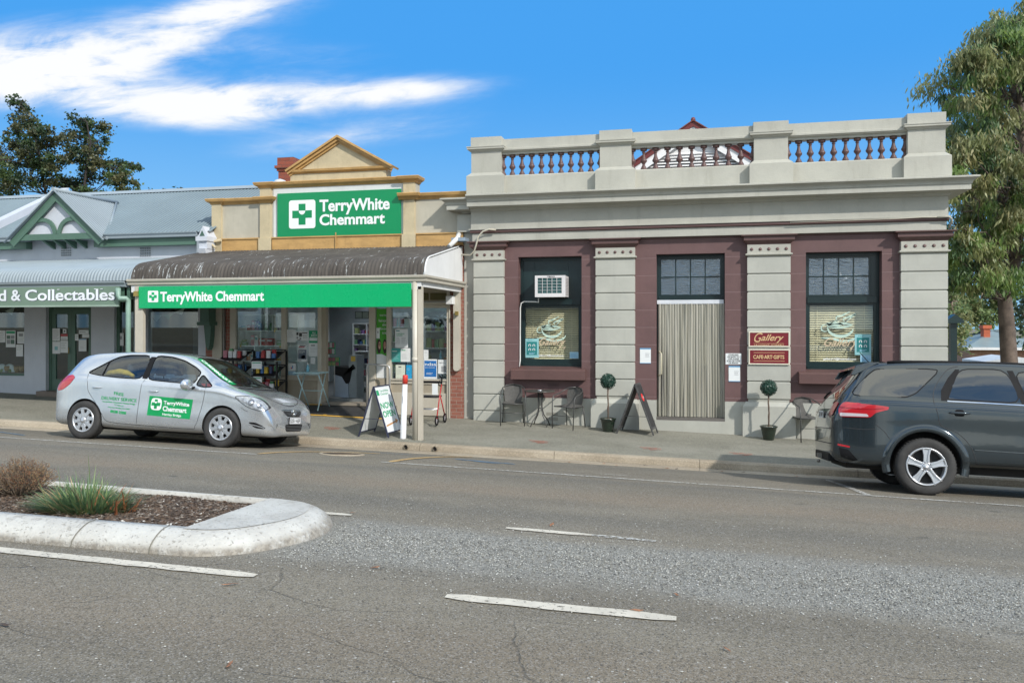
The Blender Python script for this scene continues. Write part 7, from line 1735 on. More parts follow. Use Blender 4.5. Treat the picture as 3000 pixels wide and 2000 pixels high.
    patch(bv, smooth2([(sg * .60, 1.13), (sg * .80, 1.13), (sg * .80, .95), (sg * .62, .95)], 2), 'rear', .012, .04).build('tail_lamp', redl, suv, local=True)
    patch(bv, [(-1.04, .59), (-.90, .565), (-.90, .545), (-1.04, .565)], 'side', .006, .04, sg).build('reflector', redl, suv, local=True)
    patch(bv, [(-1.03, .54), (-.92, .52), (-.80, .39), (-.86, .375), (-1.0, .42)], 'side', .003, .04, sg).build('bumper_insert', blackp, suv, local=True)
    MB().tube([(x, sg * (.66 - .01), z) for x, z in ((-.40, 1.685), (-.25, 1.70), (.3, 1.712), (1.0, 1.717), (1.6, 1.705), (1.75, 1.68))], .018, 8).build('roof_rail', blackp, suv, local=True)
# rear glass, spoiler, wiper, garnish, plate, tow bar
patch(bv, smooth2([(-.60, 1.20), (.60, 1.20), (.52, 1.56), (-.52, 1.56)], 3), 'rear', .004, .05).build('rear_window', sgl, suv, local=True)
mb = MB(); SPR = [(-.50, 1.69), (-.62, 1.685), (-.78, 1.635), (-.80, 1.60), (-.66, 1.60), (-.5, 1.645)]
mb.prism(SPR, 'y', -.60, .60); mb.build('spoiler', DP, suv, local=True, fix=True, bevel=.015)
for sg in (-1, 1): MB().prism([(-.50, 1.675), (-.62, 1.655), (-.79, 1.615), (-.86, 1.50), (-.80, 1.50), (-.66, 1.58)], 'y', *sorted((sg * .605, sg * .66))).build('spoiler_side', DP, suv, local=True, fix=True, bevel=.01)
MB().tube([(-1.09, -.02, 1.20), (-1.075, -.20, 1.25), (-1.06, -.38, 1.27)], .014, 6).build('rear_wiper', blackp, suv, local=True)
MB().tube([(-.48, 0, 1.70), (-.62, 0, 1.86)], .006, 6).build('aerial', blackp, suv, local=True)
h, n = hitp(bv, 0, .98, 'rear'); px = h.x - .02
pl = MB().box(px - .006, px, -.19, .19, .92, 1.02).build('number_plate', M('plate_grey', (.55, .56, .55), .4), suv, local=True)
mb = MB(); vs, fs = textmesh('S371 APB', 1.0, bold=.02); ax = min(v.x for v in vs); bx = max(v.x for v in vs); ay = min(v.y for v in vs); by = max(v.y for v in vs)
mb.v = [(px - .0075, .17 - .34 * (v.x - ax) / (bx - ax), .94 + .06 * (v.y - ay) / (by - ay)) for v in vs]; mb.f = fs; mb.sm = [False] * len(fs); mb.build('plate_lettering', ink, pl, local=True)
seam(bv, [(-.6, 1.06), (0, 1.065), (.6, 1.06)], .05, 'rear', .012).build('tailgate_garnish', DP, suv, local=True)
seam(bv, [(-.72, .78), (0, .78), (.72, .78)], .010, 'rear', .002).build('bumper_gap', gap, suv, local=True)
seam(bv, [(-.75, .585), (0, .585), (.75, .585)], .012, 'rear', .002).build('bumper_gap', gap, suv, local=True)
MB().box(-1.12, -.6, -.62, .62, .34, .46).build('lower_bumper', blackp, suv, local=True, bevel=.02)
MB().box(-1.18, -1.0, -.03, .03, .36, .42).build('tow_hitch', M('dull_steel', (.2, .19, .17), .5, .5), suv, local=True); MB().lathe([(0, 0), (.022, .005), (.022, .04), (0, .05)], (-1.16, 0, .29), 10).build('tow_pin', MATS['dull_steel'], suv, local=True)
MB().box(-.9, 3.4, -.60, .60, .27, .40).build('underside', under, suv, local=True)
for x in (0, 2.84):
    for sg in (-1, 1): wheel(suv, x, sg * .945, .357, .225, 'five', sg)
# ================================================ STREET FURNITURE
steel = M('charcoal_steel', (.075, .075, .072), .4, .3); slat = M('charcoal_slats', (.085, .082, .076), .7, var=.15, vs=20)
def make_chair():
    t = thing('cafe_chair', '', 'chair')
    # tub shaped sling chair: two bent side tubes, arm rail, sling seat and back
    for sg in (-1, 1):
        MB().tube([(sg * .24, -.26, 0), (sg * .25, -.25, .40), (sg * .255, -.235, .60), (sg * .25, -.18, .655), (sg * .24, 0, .68), (sg * .22, .14, .73), (sg * .15, .22, .78), (0, .25, .80)], .011, 8).build('side_frame', steel, t, local=True)
        MB().tube([(sg * .215, .26, 0), (sg * .20, .20, .42)], .011, 8).build('rear_leg', steel, t, local=True)
        MB().tube([(sg * .20, .20, .42), (sg * .21, -.24, .44)], .011, 8).build('seat_rail', steel, t, local=True)
    MB().tube([(-.24, -.25, .26), (.24, -.25, .26)], .007, 6).build('stretcher', steel, t, local=True)
    MB().tube([(-.21, -.24, .44), (.21, -.24, .44)], .011, 8).build('front_rail', steel, t, local=True)
    mb = MB(); mb.grid(lambda u, v: (-.205 + .41 * u, -.24 + .45 * v, .445 - .03 * math.sin(v * PI) + .002), 8, 10); mb.grid(lambda u, v: (-.205 + .41 * u, -.24 + .45 * v, .437 - .03 * math.sin(v * PI)), 8, 10); mb.build('seat', slat, t, local=True)
    def bk(u, v, d=0):
        w = .16 + .03 * math.sin(v * PI); x = -w + 2 * w * u; return (x, .20 + .03 * v + .035 * (1 - ((u - .5) * 2) ** 2) + d, .44 + .345 * v - (.03 * ((u - .5) * 2) ** 2 if v > .9 else 0))
    mb = MB(); mb.grid(lambda u, v: bk(u, v), 10, 10); mb.grid(lambda u, v: bk(u, v, .008), 10, 10); mb.build('backrest', slat, t, local=True)
    return t
def roll(X, Y): return (-math.atan((foot(X, Y - .2) - foot(X, Y + .2)) / .4), math.atan(.027), 0)
ch0 = make_chair()
spots = [(-3.70, 16.02, 12, 'charcoal sling chair left of the small round table under the air conditioner window'), (-2.53, 16.00, -22, 'charcoal sling chair between the small round table and the banded pilaster'), (2.00, 16.12, 18, 'charcoal sling chair on its own beside the dark car')]
dummy = []
for i, (x, y, a, lab) in enumerate(spots):
    o = ch0 if i == 0 else dup(ch0)
    o.location = (x, y, foot(x, y) + .004); r = roll(x, y); o.rotation_euler = (r[0] * .3, r[1] * .5, rad(a)); o['label'] = lab; o['group'] = 'charcoal cafe chairs along the gallery wall'
# round table
x, y = -3.13, 16.03; g = foot(x, y)
t = thing('round_table', 'small round dark cafe table with curved legs between two chairs', 'table', (x, y, g))
MB().lathe([(0, .695), (.28, .695), (.295, .70), (.30, .712), (.295, .722), (.27, .718), (0, .716)], (x, y, g), 36).build('tabletop', M('dark_tabletop', (.07, .068, .06), .35), t)
for k in range(4):
    a = rad(45 + 90 * k); c, s = math.cos(a), math.sin(a)
    MB().tube([(x + c * .06, y + s * .06, g + .69), (x + c * .045, y + s * .045, g + .5), (x + c * .045, y + s * .045, g + .36), (x + c * .09, y + s * .09, g + .22), (x + c * .19, y + s * .19, g + .10), (x + c * .235, y + s * .235, g + .0)], .011, 8).build('leg', steel, t)
for zz in (.64, .36): MB().tube([(x + .05 * math.cos(2 * PI * k / 12), y + .05 * math.sin(2 * PI * k / 12), g + zz) for k in range(13)], .008, 6, caps=False).build('ring', steel, t)
MB().lathe([(0, 0), (.05, 0), (.055, .01), (.035, .022), (0, .02)], (x, y - .05, g + .7185), 16).build('ashtray', MATS['wheel_silver'], tag=('small silver ashtray on the round cafe table', 'ashtray'))
# topiaries
potm = M('glazed_pot', (.012, .022, .014), .18, var=.15, coat=.6); soil = M('pebbles', (.38, .34, .27), .9, var=.4, vs=60); twig = M('topiary_stem', (.14, .10, .075), .85, bump=.4)
def leafmat(name, a, b, rough=.5, trans=.25):
    m = bpy.data.materials.new(name); m.use_nodes = True; t = NT(m.node_tree); p = t.n['Principled BSDF']
    g_ = t.node('ShaderNodeObjectInfo'); geo = t.n.new('ShaderNodeNewGeometry'); r = geo.outputs['Random Per Island']
    tc = t.n.new('ShaderNodeTexCoord').outputs['Object']
    c = t.mix(r, a, b); c = t.mix(t.ramp(t.noise(tc, .6, 3), .35, .65), c, tuple(x * .75 for x in a))
    t.l.new(c, p.inputs['Base Color']); p.inputs['Roughness'].default_value = rough
    tl = t.node('ShaderNodeBsdfTranslucent', {}); t.l.new(t.mix(.5, c, tuple(min(1, x * 1.6) for x in b)), tl.inputs['Color'])
    mx = t.node('ShaderNodeMixShader', {0: trans, 1: p.outputs[0], 2: tl.outputs[0]}); t.l.new(mx.outputs[0], t.n['Material Output'].inputs[0]); return m
topm = leafmat('topiary_leaf', (.012, .05, .035), (.045, .11, .075), .4, .1)
def topiary(x, y, label, seed):
    rnd = random.Random(seed); g = foot(x, y); t = thing('topiary_plant', label, 'potted plant', (x, y, g), group='ball topiaries in dark pots'); top = g + .86 + .0
    pot = MB().lathe([(.0, 0), (.095, 0), (.10, .01), (.135, .17), (.15, .235), (.165, .24), (.165, .265), (.145, .265), (.14, .24), (0, .238)], (x, y, g), 24).build('pot', potm, t); MB().lathe([(.14, .240), (.08, .250), (0, .252)], (x, y, g), 18).build('pebbles', soil, t)
    MB().tube([(x, y, g + .24), (x + .008, y, g + .5), (x - .006, y, g + .7), (x + .006, y, g + .86)], .014, 8).build('stem', twig, t)
    if seed: MB().tube([(x + .012 * math.cos(k * .8), y + .012 * math.sin(k * .8) - .012, g + .26 + .045 * k) for k in range(14)], .006, 5).build('twining_stem', twig, t)
    mb = MB(); c = Vector((x, y, g + .985)); R = .155
    mb.lathe([(R * .8 * math.sin(PI * k / 10), -R * .8 * math.cos(PI * k / 10)) for k in range(11)], c, 16)
    for _ in range(1500):
        d = Vector((rnd.gauss(0, 1), rnd.gauss(0, 1), rnd.gauss(0, 1))).normalized(); p = c + d * R * rnd.uniform(.82, 1.03); n = (d + Vector((rnd.gauss(0, .5), rnd.gauss(0, .5), rnd.gauss(0, .5)))).normalized()
        u = n.orthogonal().normalized() * .009; v = n.cross(u).normalized() * .013; mb.add([p - u, p + v, p + u, p - v], [(0, 1, 2, 3)])
    mb.build('foliage', topm, t)
topiary(-1.74, 15.86, 'ball topiary in a dark pot beside the folding blackboard, left of the curtained door', 1)
topiary(1.29, 15.98, 'ball topiary in a dark pot under the maroon signs, right of the curtained door', 2)
# A-frame boards
def aframe(name, label, base, ax_dir, spread, w, h, frame_m, face_m, back_m, inset=.03, legs=.10):
    """base: centre on the ground; ax_dir: angle of the ridge direction; two leaves leaning together"""
    t = thing(name, label, 'sign', base, group=None); R = Matrix.Translation(base) @ Matrix.Rotation(ax_dir, 4, 'Z'); leaves = []
    for sg in (-1, 1):
        a = math.atan(spread / 2 / h) * sg; L_ = math.hypot(h, spread / 2)
        B = R @ Matrix.Translation((0, sg * spread / 2, 0)) @ Matrix.Rotation(a, 4, 'X')      # z runs up the leaf, y outwards*sg
        fr = MB()
        fr.box(-w / 2, -w / 2 + inset, -.012, .012, 0, L_, B); fr.box(w / 2 - inset, w / 2, -.012, .012, 0, L_, B); fr.box(-w / 2 + inset, w / 2 - inset, -.012, .012, L_ - inset, L_, B); fr.box(-w / 2 + inset, w / 2 - inset, -.012, .012, legs, legs + inset, B)
        fo = fr.build('leaf_frame', frame_m, t)
        MB().box(-w / 2 + inset, w / 2 - inset, -.004, .004, legs + inset, L_ - inset, B).build('board', face_m, fo)
        leaves.append((B, L_, fo))
    MB().tube([R @ Vector((-w / 2 + .02, -spread * .32, h * .36)), R @ Vector((-w / 2 + .02, spread * .32, h * .36))], .006, 6).build('stay', frame_m, t)
    return t, leaves
def leaf_text(B, s, x0, x1, z0, z1, y, mat, par, **k):
    vs, fs = textmesh(s, 1.0, **k); ax = min(v.x for v in vs); bx = max(v.x for v in vs); ay = min(v.y for v in vs); by = max(v.y for v in vs); sgn = 1 if y < 0 else -1
    mb = MB(); mb.v = [tuple(B @ Vector(((x0 + (x1 - x0) * (v.x - ax) / (bx - ax)) * sgn, y, z0 + (z1 - z0) * (v.y - ay) / (by - ay)))) for v in vs]; mb.f = fs; mb.sm = [False] * len(fs); return mb.build('lettering', mat, par)
navy = M('navy_frame', (.03, .035, .07), .4); wb = M('sign_board_white', (.66, .69, .70), .35, var=.04)
# pharmacy A-frame: ridge runs roughly along the line of sight
b0 = Vector((-5.80, 14.15, foot(-5.80, 14.15)))
t, lv = aframe('sandwich_board', 'white folding board with green lettering now open standing beside the verandah post', b0, rad(84), .62, .60, .93, navy, wb, wb, .02, .08)
B, L_, fo = lv[0]      # right-hand leaf faces the street to the right
def vis(B): return (B.to_3x3() @ Vector((0, -1, 0)))
for B, L_, fo in lv:
    out = -1 if (vis(B).dot(Vector((1, -1, 0))) > 0) else 1
    if B is lv[0][0]: sgy = -.0055
    else: sgy = .0055
    if (B.to_3x3() @ Vector((0, sgy, 0))).dot(Vector((.5, -.8, 0))) > 0 or True:
        leaf_text(B, 'NOW\nOPEN', -.25, .25, .38, .66, sgy, grn, fo, bold=.025)
        leaf_text(B, 'TerryWhite\nChemmart', -.13, .20, .80, .90, sgy, grn, fo, bold=.01)
        mb = MB(); s = 1 if sgy < 0 else -1
        for p in ([(-.24 * s, .205), (.16 * s, .255), (.16 * s, .285), (-.24 * s, .235)], [(.14 * s, .225), (.25 * s, .28), (.15 * s, .325)]):
            mb.add([tuple(B @ Vector((a, sgy, b))) for a, b in p], [list(range(len(p)))])
        mb.build('arrow', M('orange_print', (.45, .22, .08), .6), fo)
        MB().box(-.26 if s > 0 else .17, -.17 if s > 0 else .26, min(sgy, 0), max(sgy, 0), .80, .90, B).build('logo_tile', grn, fo)
# gallery blackboard A-frame
b1 = Vector((-1.17, 15.86, foot(-1.17, 15.86)))
t, lv = aframe('blackboard_sign', 'weathered black folding blackboard with a red round sticker left of the curtained door', b1, rad(82), .72, .46, .97, M('weathered_black', (.06, .06, .06), .6, var=.4, vs=14), M('slate', (.03, .03, .032), .7, var=.3, vs=8, dirt=.3), None, .04, .10)
B, L_, fo = lv[0]
Rr = M('red_sticker', (.65, .03, .03), .4)
h_ = L_ * .72; MB().lathe([(.085, .006), (.07, .009), (0, .0095)], B @ Vector((0, 0, h_)), 20, (B.to_3x3() @ Euler((PI / 2, 0, 0)).to_matrix())).build('red_sticker', Rr, fo)
leaf_text(B, 'COFFEE', -.05, .05, h_ - .02, h_ + .02, -.0185, paper, fo)
# bollard with red cap
x, y = -5.30, 13.98; g = foot(x, y)
t = thing('marker_post', 'white round marker post with a red cap between the folding board and the verandah pipe', 'bollard', (x, y, g)); Lm = Matrix.Rotation(rad(2.2), 3, 'Y')
MB().lathe([(.058, -.02), (.056, .02), (.048, 1.0)], (x, y, g), 20, Lm).build('post', M('post_white', (.72, .73, .75), .4, dirt=.15), t)
MB().lathe([(.050, 1.0), (.048, 1.15), (.04, 1.165), (0, 1.17)], (x, y, g), 20, Lm).build('cap', M('cap_red', (.62, .05, .035), .4), t)
for k in range(6): p = Lm @ Vector((-.02 + .0, -.0535, .66 + k * .022)); MB().box(x + p.x - .008, x + p.x + .012, y + p.y - .001, y + p.y + .003, g + p.z, g + p.z + .008).build('mark', MATS['wheel_silver'], t)
# rollator behind the board
x, y = -5.35, 15.55; g = foot(x, y)
redp = M('walker_red', (.42, .03, .03), .3); t = thing('walking_frame', 'red wheeled walking frame with black seat standing behind the verandah post', 'walker', (x, y, g))
for sg in (-1, 1):
    X = x + sg * .27
    for yy in (-.28, .25):
        c = (X, y + yy, g + .10); wh = MB().tube([(X, y + yy + .082 * math.cos(2 * PI * k / 20), g + .10 + .082 * math.sin(2 * PI * k / 20)) for k in range(21)], .017, 8, caps=False).build('wheel', blackp, t)
        mb = MB()
        for k in range(3): a = PI * k / 3; mb.tube([(X, y + yy + .07 * math.cos(a), g + .10 + .07 * math.sin(a)), (X, y + yy - .07 * math.cos(a), g + .10 - .07 * math.sin(a))], .006, 5)
        mb.build('spokes', MATS['grey_plastic'], wh)
    MB().tube([(X, y - .28, g + .14), (X, y - .10, g + .55), (X, y + .03, g + .80)], .013, 8).build('side_frame', redp, t); MB().tube([(X, y + .25, g + .14), (X, y - .05, g + .58)], .013, 8).build('side_frame', redp, t)
    MB().tube([(X, y + .03, g + .80), (X, y + .06, g + .93), (X - sg * .0, y - .08, g + .97)], [.012, .016, .018], 8).build('grip', blackp, t)
    MB().tube([(X, y + .02, g + .90), (X - .02, y - .06, g + .88), (X - .04, y - .07, g + .80), (X, y + .0, g + .76)], .007, 6).build('brake_lever', blackp, t)
MB().box(x - .24, x + .24, y - .14, y + .16, g + .54, g + .575).build('seat', M('walker_seat', (.03, .027, .026), .6), t, bevel=.01)
MB().tube([(x - .27, y + .05, g + .84), (x, y + .12, g + .84), (x + .27, y + .05, g + .84)], .022, 8).build('back_bar', blackp, t)
mb = MB()
for k in range(6): mb.tube([(x - .2, y - .1 + k * .05, g + .30), (x + .2, y - .1 + k * .05, g + .30)], .004, 5)
for k in range(2): mb.tube([(x - .2 + .4 * k, y - .1, g + .30), (x - .2 + .4 * k, y + .15, g + .30)], .005, 5)
mb.build('basket', MATS['wheel_silver'], t)
MB().box(x + .18, x + .30, y - .30, y - .295, g + .62, g + .84).build('tag', paper, t)
# ================================================ PLANTS AND TREES
rnd = random.Random(5)
blade_g = leafmat('blade_green', (.14, .22, .08), (.25, .32, .13), .5, .25); blade_d = leafmat('blade_deep', (.08, .16, .08), (.14, .23, .10), .5, .25); blade_y = leafmat('blade_dry', (.36, .26, .13), (.50, .40, .22), .7, .2); blade_r = leafmat('blade_rust', (.22, .07, .03), (.35, .14, .05), .7, .1)
def blade(mb, p, dirv, L_, w, bend):
    d = dirv.normalized(); side = d.cross(Vector((0, 0, 1))); side = side.normalized() if side.length > .01 else Vector((1, 0, 0)); n = 5; vs = []
    for i in range(n + 1):
        t = i / n; q = p + d * L_ * t + Vector((d.x, d.y, 0)) * bend * t * t * L_ - Vector((0, 0, 1)) * bend * .55 * t * t * L_; ww = w * (1 - t ** 1.8) + .0006
        vs += [q - side * ww, q + side * ww]
    mb.add(vs, [(2 * i, 2 * i + 1, 2 * i + 3, 2 * i + 2) for i in range(n)])
cx, cy = -5.08, 5.85
t = thing('tufted_plant', 'clump of green strap leaves with rusty dead tips growing in the island bed', 'plant', (cx, cy, bedz(cx, cy)))
sets = [(blade_g, 330, 'green_blades'), (blade_d, 420, 'deep_green_blades'), (blade_y, 150, 'dry_blades'), (blade_r, 26, 'rusty_blades')]
for mat, n, nm in sets:
    mb = MB()
    for _ in range(n):
        a = rnd.uniform(0, 2 * PI); r = rnd.uniform(0, 1) ** .6; px = cx + math.cos(a) * r * .36; py = cy + math.sin(a) * r * .24; lean = r * .9 + rnd.uniform(0, .25)
        if nm == 'rusty_blades': px = cx + rnd.uniform(.15, .42); py = cy + rnd.uniform(-.2, .2)
        L_ = rnd.uniform(.17, .36) * (1.15 - .45 * r)
        if nm == 'green_blades' and rnd.random() < .06: L_ *= 1.75; lean *= .25
        if nm == 'dry_blades' and rnd.random() < .5: lean += .6; L_ *= .8
        blade(mb, Vector((px, py, bedz(px, py) - .01)), Vector((math.cos(a) * lean + rnd.gauss(0, .12), math.sin(a) * lean + rnd.gauss(0, .12), 1)), L_, rnd.uniform(.004, .008), rnd.uniform(.1, .6))
    mb.build(nm, mat, t)
def shrub(cx, cy, rx, ry, h, n, label, seed, mats):
    rnd = random.Random(seed); t = thing('dry_shrub', label, 'shrub', (cx, cy, bedz(cx, cy)), group='dry shrubs in the island bed'); tw = MB(); g0 = bedz(cx, cy)
    lf = [MB() for _ in mats]
    for _ in range(n):
        a = rnd.uniform(0, 2 * PI); r = rnd.uniform(0, 1) ** .5; e = Vector((cx + math.cos(a) * r * rx, cy + math.sin(a) * r * ry, g0 + h * math.sqrt(max(0, 1 - r * r * .8)) * rnd.uniform(.7, 1.08))); b = Vector((cx + math.cos(a) * r * rx * .3, cy + math.sin(a) * r * ry * .3, g0)); mid = b.lerp(e, .5) + Vector((rnd.gauss(0, .02), rnd.gauss(0, .02), 0))
        tw.tube([b, mid, e], [.004, .003, .0015], 3, caps=False)
        for _ in range(14):
            q = b.lerp(e, rnd.uniform(.45, 1)) + Vector((rnd.gauss(0, .014), rnd.gauss(0, .014), rnd.gauss(0, .014))); u = Vector((rnd.gauss(0, 1), rnd.gauss(0, 1), rnd.gauss(0, 1))).normalized(); v = u.orthogonal().normalized() * .0035; u = u * rnd.uniform(.006, .014)
            rnd.choice(lf).add([q - v, q + u, q + v, q - u * .4], [(0, 1, 2, 3)])
    tw.build('twigs', M('grey_twig', (.20, .16, .12), .9), t)
    for m_, l in zip(mats, lf): l.build('foliage', m_, t)
dryA = leafmat('dry_foliage', (.20, .13, .07), (.32, .21, .10), .8, .1); dryB = leafmat('olive_foliage', (.13, .12, .04), (.22, .19, .07), .8, .1); dryC = leafmat('rust_foliage', (.16, .06, .03), (.25, .11, .05), .8, .1)
shrub(-6.15, 6.25, .38, .28, .34, 420, 'rounded brown dry shrub behind the strap leaved clump in the island', 31, [dryA, dryA, dryC]); shrub(-6.20, 5.62, .42, .28, .30, 420, 'olive brown shrub at the left edge, in front of the other dry one', 32, [dryA, dryB, dryC, dryB])
# ---- trees
bark = M('grey_bark', (.17, .145, .12), .9, var=.35, vs=4, bump=.8, bs=25); bark2 = M('gum_bark', (.26, .20, .155), .8, var=.4, vs=3, bump=.5, bs=18)
def limb(mb, pts, r0, r1, n=7):
    P = [Vector(p) for p in pts]; mb.tube(P, [r0 + (r1 - r0) * i / (len(P) - 1) for i in range(len(P))], n, caps=False)
def wiggle(a, b, rnd, amp, n=5):
    a = Vector(a); b = Vector(b); L_ = (b - a).length; return [a.lerp(b, i / n) + Vector((rnd.gauss(0, amp), rnd.gauss(0, amp), rnd.gauss(0, amp))) * L_ * (0 if i in (0, n) else 1) for i in range(n + 1)]
def tree(name, label, base, trunk, clumps, leaf_mats, bark_m, lsize, per, seed, hang=False, group=None, r0=.2, spread=1.0, lw=.32):
    """trunk: polyline; clumps: (x, y, z, radius); each clump gets a limb from the trunk, twigs and leaf-size faces"""
    rnd = random.Random(seed); t = thing(name, label, 'tree', base, group=group); tb_ = MB(); tp = [Vector(p) for p in trunk]
    limb(tb_, tp, r0, r0 * .45, 10); tob = tb_.build('trunk', bark_m, t); br = MB(); L = [MB() for _ in leaf_mats]
    for cx, cy, cz, R in clumps:
        c = Vector((cx, cy, cz)); low = [p for p in tp if p.z < cz - .2] or [tp[0]]; s = min(low, key=lambda p: (p - c).length + abs(c.z - p.z) * .2)
        limb(br, wiggle(s, c, rnd, .06), max(.02, R * .055), .012, 6)
        nt = max(5, int(9 * R))
        for k in range(nt):
            d = Vector((rnd.gauss(0, 1), rnd.gauss(0, 1), rnd.gauss(0, .8))).normalized(); e = c + d * R * rnd.uniform(.55, 1.05) * spread
            limb(br, wiggle(c.lerp(s, rnd.uniform(0, .35)), e, rnd, .07, 4), .014, .004, 4)
            m_ = rnd.randrange(len(L)); rs = R * (rnd.uniform(.35, .8) if hang else rnd.uniform(.3, .72))
            for j in range(int(per * (rs / .3) ** 1.2)):
                q = e + Vector((rnd.gauss(0, 1), rnd.gauss(0, 1), rnd.gauss(0, .8))) * rs * .5
                if hang: u = Vector((rnd.gauss(0, .45), rnd.gauss(0, .45), -1)).normalized()
                else: u = Vector((rnd.gauss(0, 1), rnd.gauss(0, 1), rnd.gauss(0, .7))).normalized()
                l = lsize * rnd.uniform(.6, 1.3); v = u.cross(Vector((rnd.gauss(0, 1), rnd.gauss(0, 1), rnd.gauss(0, .5)))).normalized() * l * lw * .5
                L[m_].add([q, q + u * l * .45 - v, q + u * l, q + u * l * .45 + v], [(0, 1, 2, 3)])
    br.build('branches', bark_m, tob)
    for m_, l in zip(leaf_mats, L): l.build('crown', m_, t)
    return t
planeL = [leafmat('plane_leaf', (.05, .09, .03), (.11, .16, .05), .5, .3), leafmat('plane_leaf_dark', (.02, .045, .018), (.05, .085, .03), .5, .2), leafmat('plane_leaf_olive', (.07, .08, .03), (.14, .13, .05), .5, .3)]
def P_(x, y, Y): return at(x, y, Y)
def clp(lst, Y, seed, dY=1.2):
    r = random.Random(seed); out = []
    for x, y, R in lst:
        Yy = Y + r.uniform(-dY, dY); p = at(x, y, Yy); out.append((p.x, p.y, p.z, R * Yy / F)) # R in photo pixels at that depth
    return out
Yt = 30
c1 = clp([(90, 320, 30), (40, 320, 30), (115, 365, 30), (60, 380, 36), (110, 410, 30), (30, 425, 36), (45, 235, 22), (60, 270, 30), (85, 290, 34), (110, 330, 42), (70, 340, 38), (25, 300, 30), (10, 340, 40), (130, 370, 30), (95, 390, 34), (20, 390, 36), (60, 420, 30), (140, 420, 26), (5, 430, 40), (-40, 360, 60), (-60, 430, 60)], Yt, 1)
tr_base = at(105, 700, Yt); g_ = gz(tr_base.x, 30); b0 = at(105, 445, Yt); 
tree('broadleaf_tree', 'tall broad leaved tree with thin dark upright stems behind the left roof, the leftmost one', (b0.x, Yt, g_), [(b0.x + .3, Yt, g_), (b0.x + .1, Yt, g_ + 3), b0, at(95, 380, Yt), at(80, 310, Yt), at(55, 250, Yt)], c1, planeL, M('dark_bark', (.035, .028, .024), .9), .115, 130, 41, r0=.07, lw=.8, group='broad leaved trees behind the left roof')
c2 = clp([(195, 300, 28), (205, 330, 30), (188, 350, 28), (215, 380, 28), (240, 395, 24), (275, 400, 22), (185, 430, 26), (190, 275, 26), (215, 290, 30), (180, 320, 34), (225, 325, 28), (170, 360, 28), (205, 355, 34), (235, 365, 22), (190, 400, 28), (255, 375, 20), (285, 385, 20), (310, 378, 16), (290, 410, 24), (255, 420, 26), (300, 430, 22), (220, 430, 28), (160, 430, 24), (280, 440, 20)], Yt + 1, 2)
b0 = at(192, 445, Yt)
tree('broadleaf_tree', 'broad leaved tree behind the left roof, right of the tallest one and above the gable', (b0.x, Yt, g_), [(b0.x - .2, Yt, g_), (b0.x, Yt, g_ + 3), b0, at(198, 390, Yt), at(208, 330, Yt), at(200, 285, Yt)], c2, planeL, MATS['dark_bark'], .115, 120, 42, r0=.065, lw=.8, group='broad leaved trees behind the left roof')
for i, (x, y) in enumerate(((345, 436), (378, 434), (410, 433))):
    b0 = at(x, 470, 27); tree('sapling_tree', ['thin sprig of a treetop above the left roof, leftmost of three', 'thin sprig of a treetop above the left roof, middle of three', 'thin sprig of a treetop above the left roof, rightmost of three'][i], (b0.x, 27, 1.4), [(b0.x, 27, 1.4), b0, at(x, y, 27)], clp([(x, y, 7), (x + 4, y + 6, 6)], 27, 3, .2), planeL, MATS['dark_bark'], .14, 14, 50 + i, r0=.05, lw=.6, group='sprigs above the left roof')
gumL = [leafmat('gum_leaf', (.13, .22, .055), (.26, .35, .10), .45, .45), leafmat('gum_leaf_pale', (.20, .23, .085), (.36, .37, .17), .45, .4), leafmat('gum_leaf_dark', (.06, .12, .045), (.12, .19, .065), .5, .2), leafmat('gum_leaf_rust', (.14, .17, .06), (.30, .27, .12), .5, .3)]
Yg = 21
cg = []; r_ = random.Random(77)
def inside(x, y):     # outline of the crown in the photograph: slanting upper left edge, open sky at mid height
    if y < 60: return x > 2352 - (y - 15) * 2.4
    if y < 230: return x > 2235 - (y - 60) * .68
    return x > 2160
cg += [(2185, 560, 26), (2205, 600, 28), (2240, 610, 26), (2195, 640, 20), (2275, 600, 24)]
while len(cg) < 112:
    x = r_.uniform(2130, 2460); y = r_.uniform(35, 655)
    if not inside(x - 24, y) or (y > 560 and x > 2330): continue
    if 205 < y < 262 and 2200 < x < 2300: continue
    if any(math.hypot(x - q[0], y - q[1]) < 22 for q in cg): continue
    cg.append((x, y, r_.uniform(26, 46)))
tb0 = at(2318, 830, Yg)
tree('gum_tree', 'large gum tree with drooping leaves and pale limbs rising right of the gallery', (tb0.x, Yg, foot(tb0.x, 17) - .1), [(tb0.x, Yg, foot(tb0.x, 17) - .2), tb0, at(2312, 740, Yg), at(2308, 690, Yg), at(2330, 600, Yg), at(2345, 480, Yg), at(2350, 360, Yg), at(2340, 240, Yg), at(2320, 150, Yg)], clp(cg, Yg, 5, 2.4), gumL, M('gum_bark_dark', (.12, .09, .07), .85, var=.45, vs=3, bump=.8, bs=14), .16, 180, 43, hang=True, r0=.2, lw=.24)
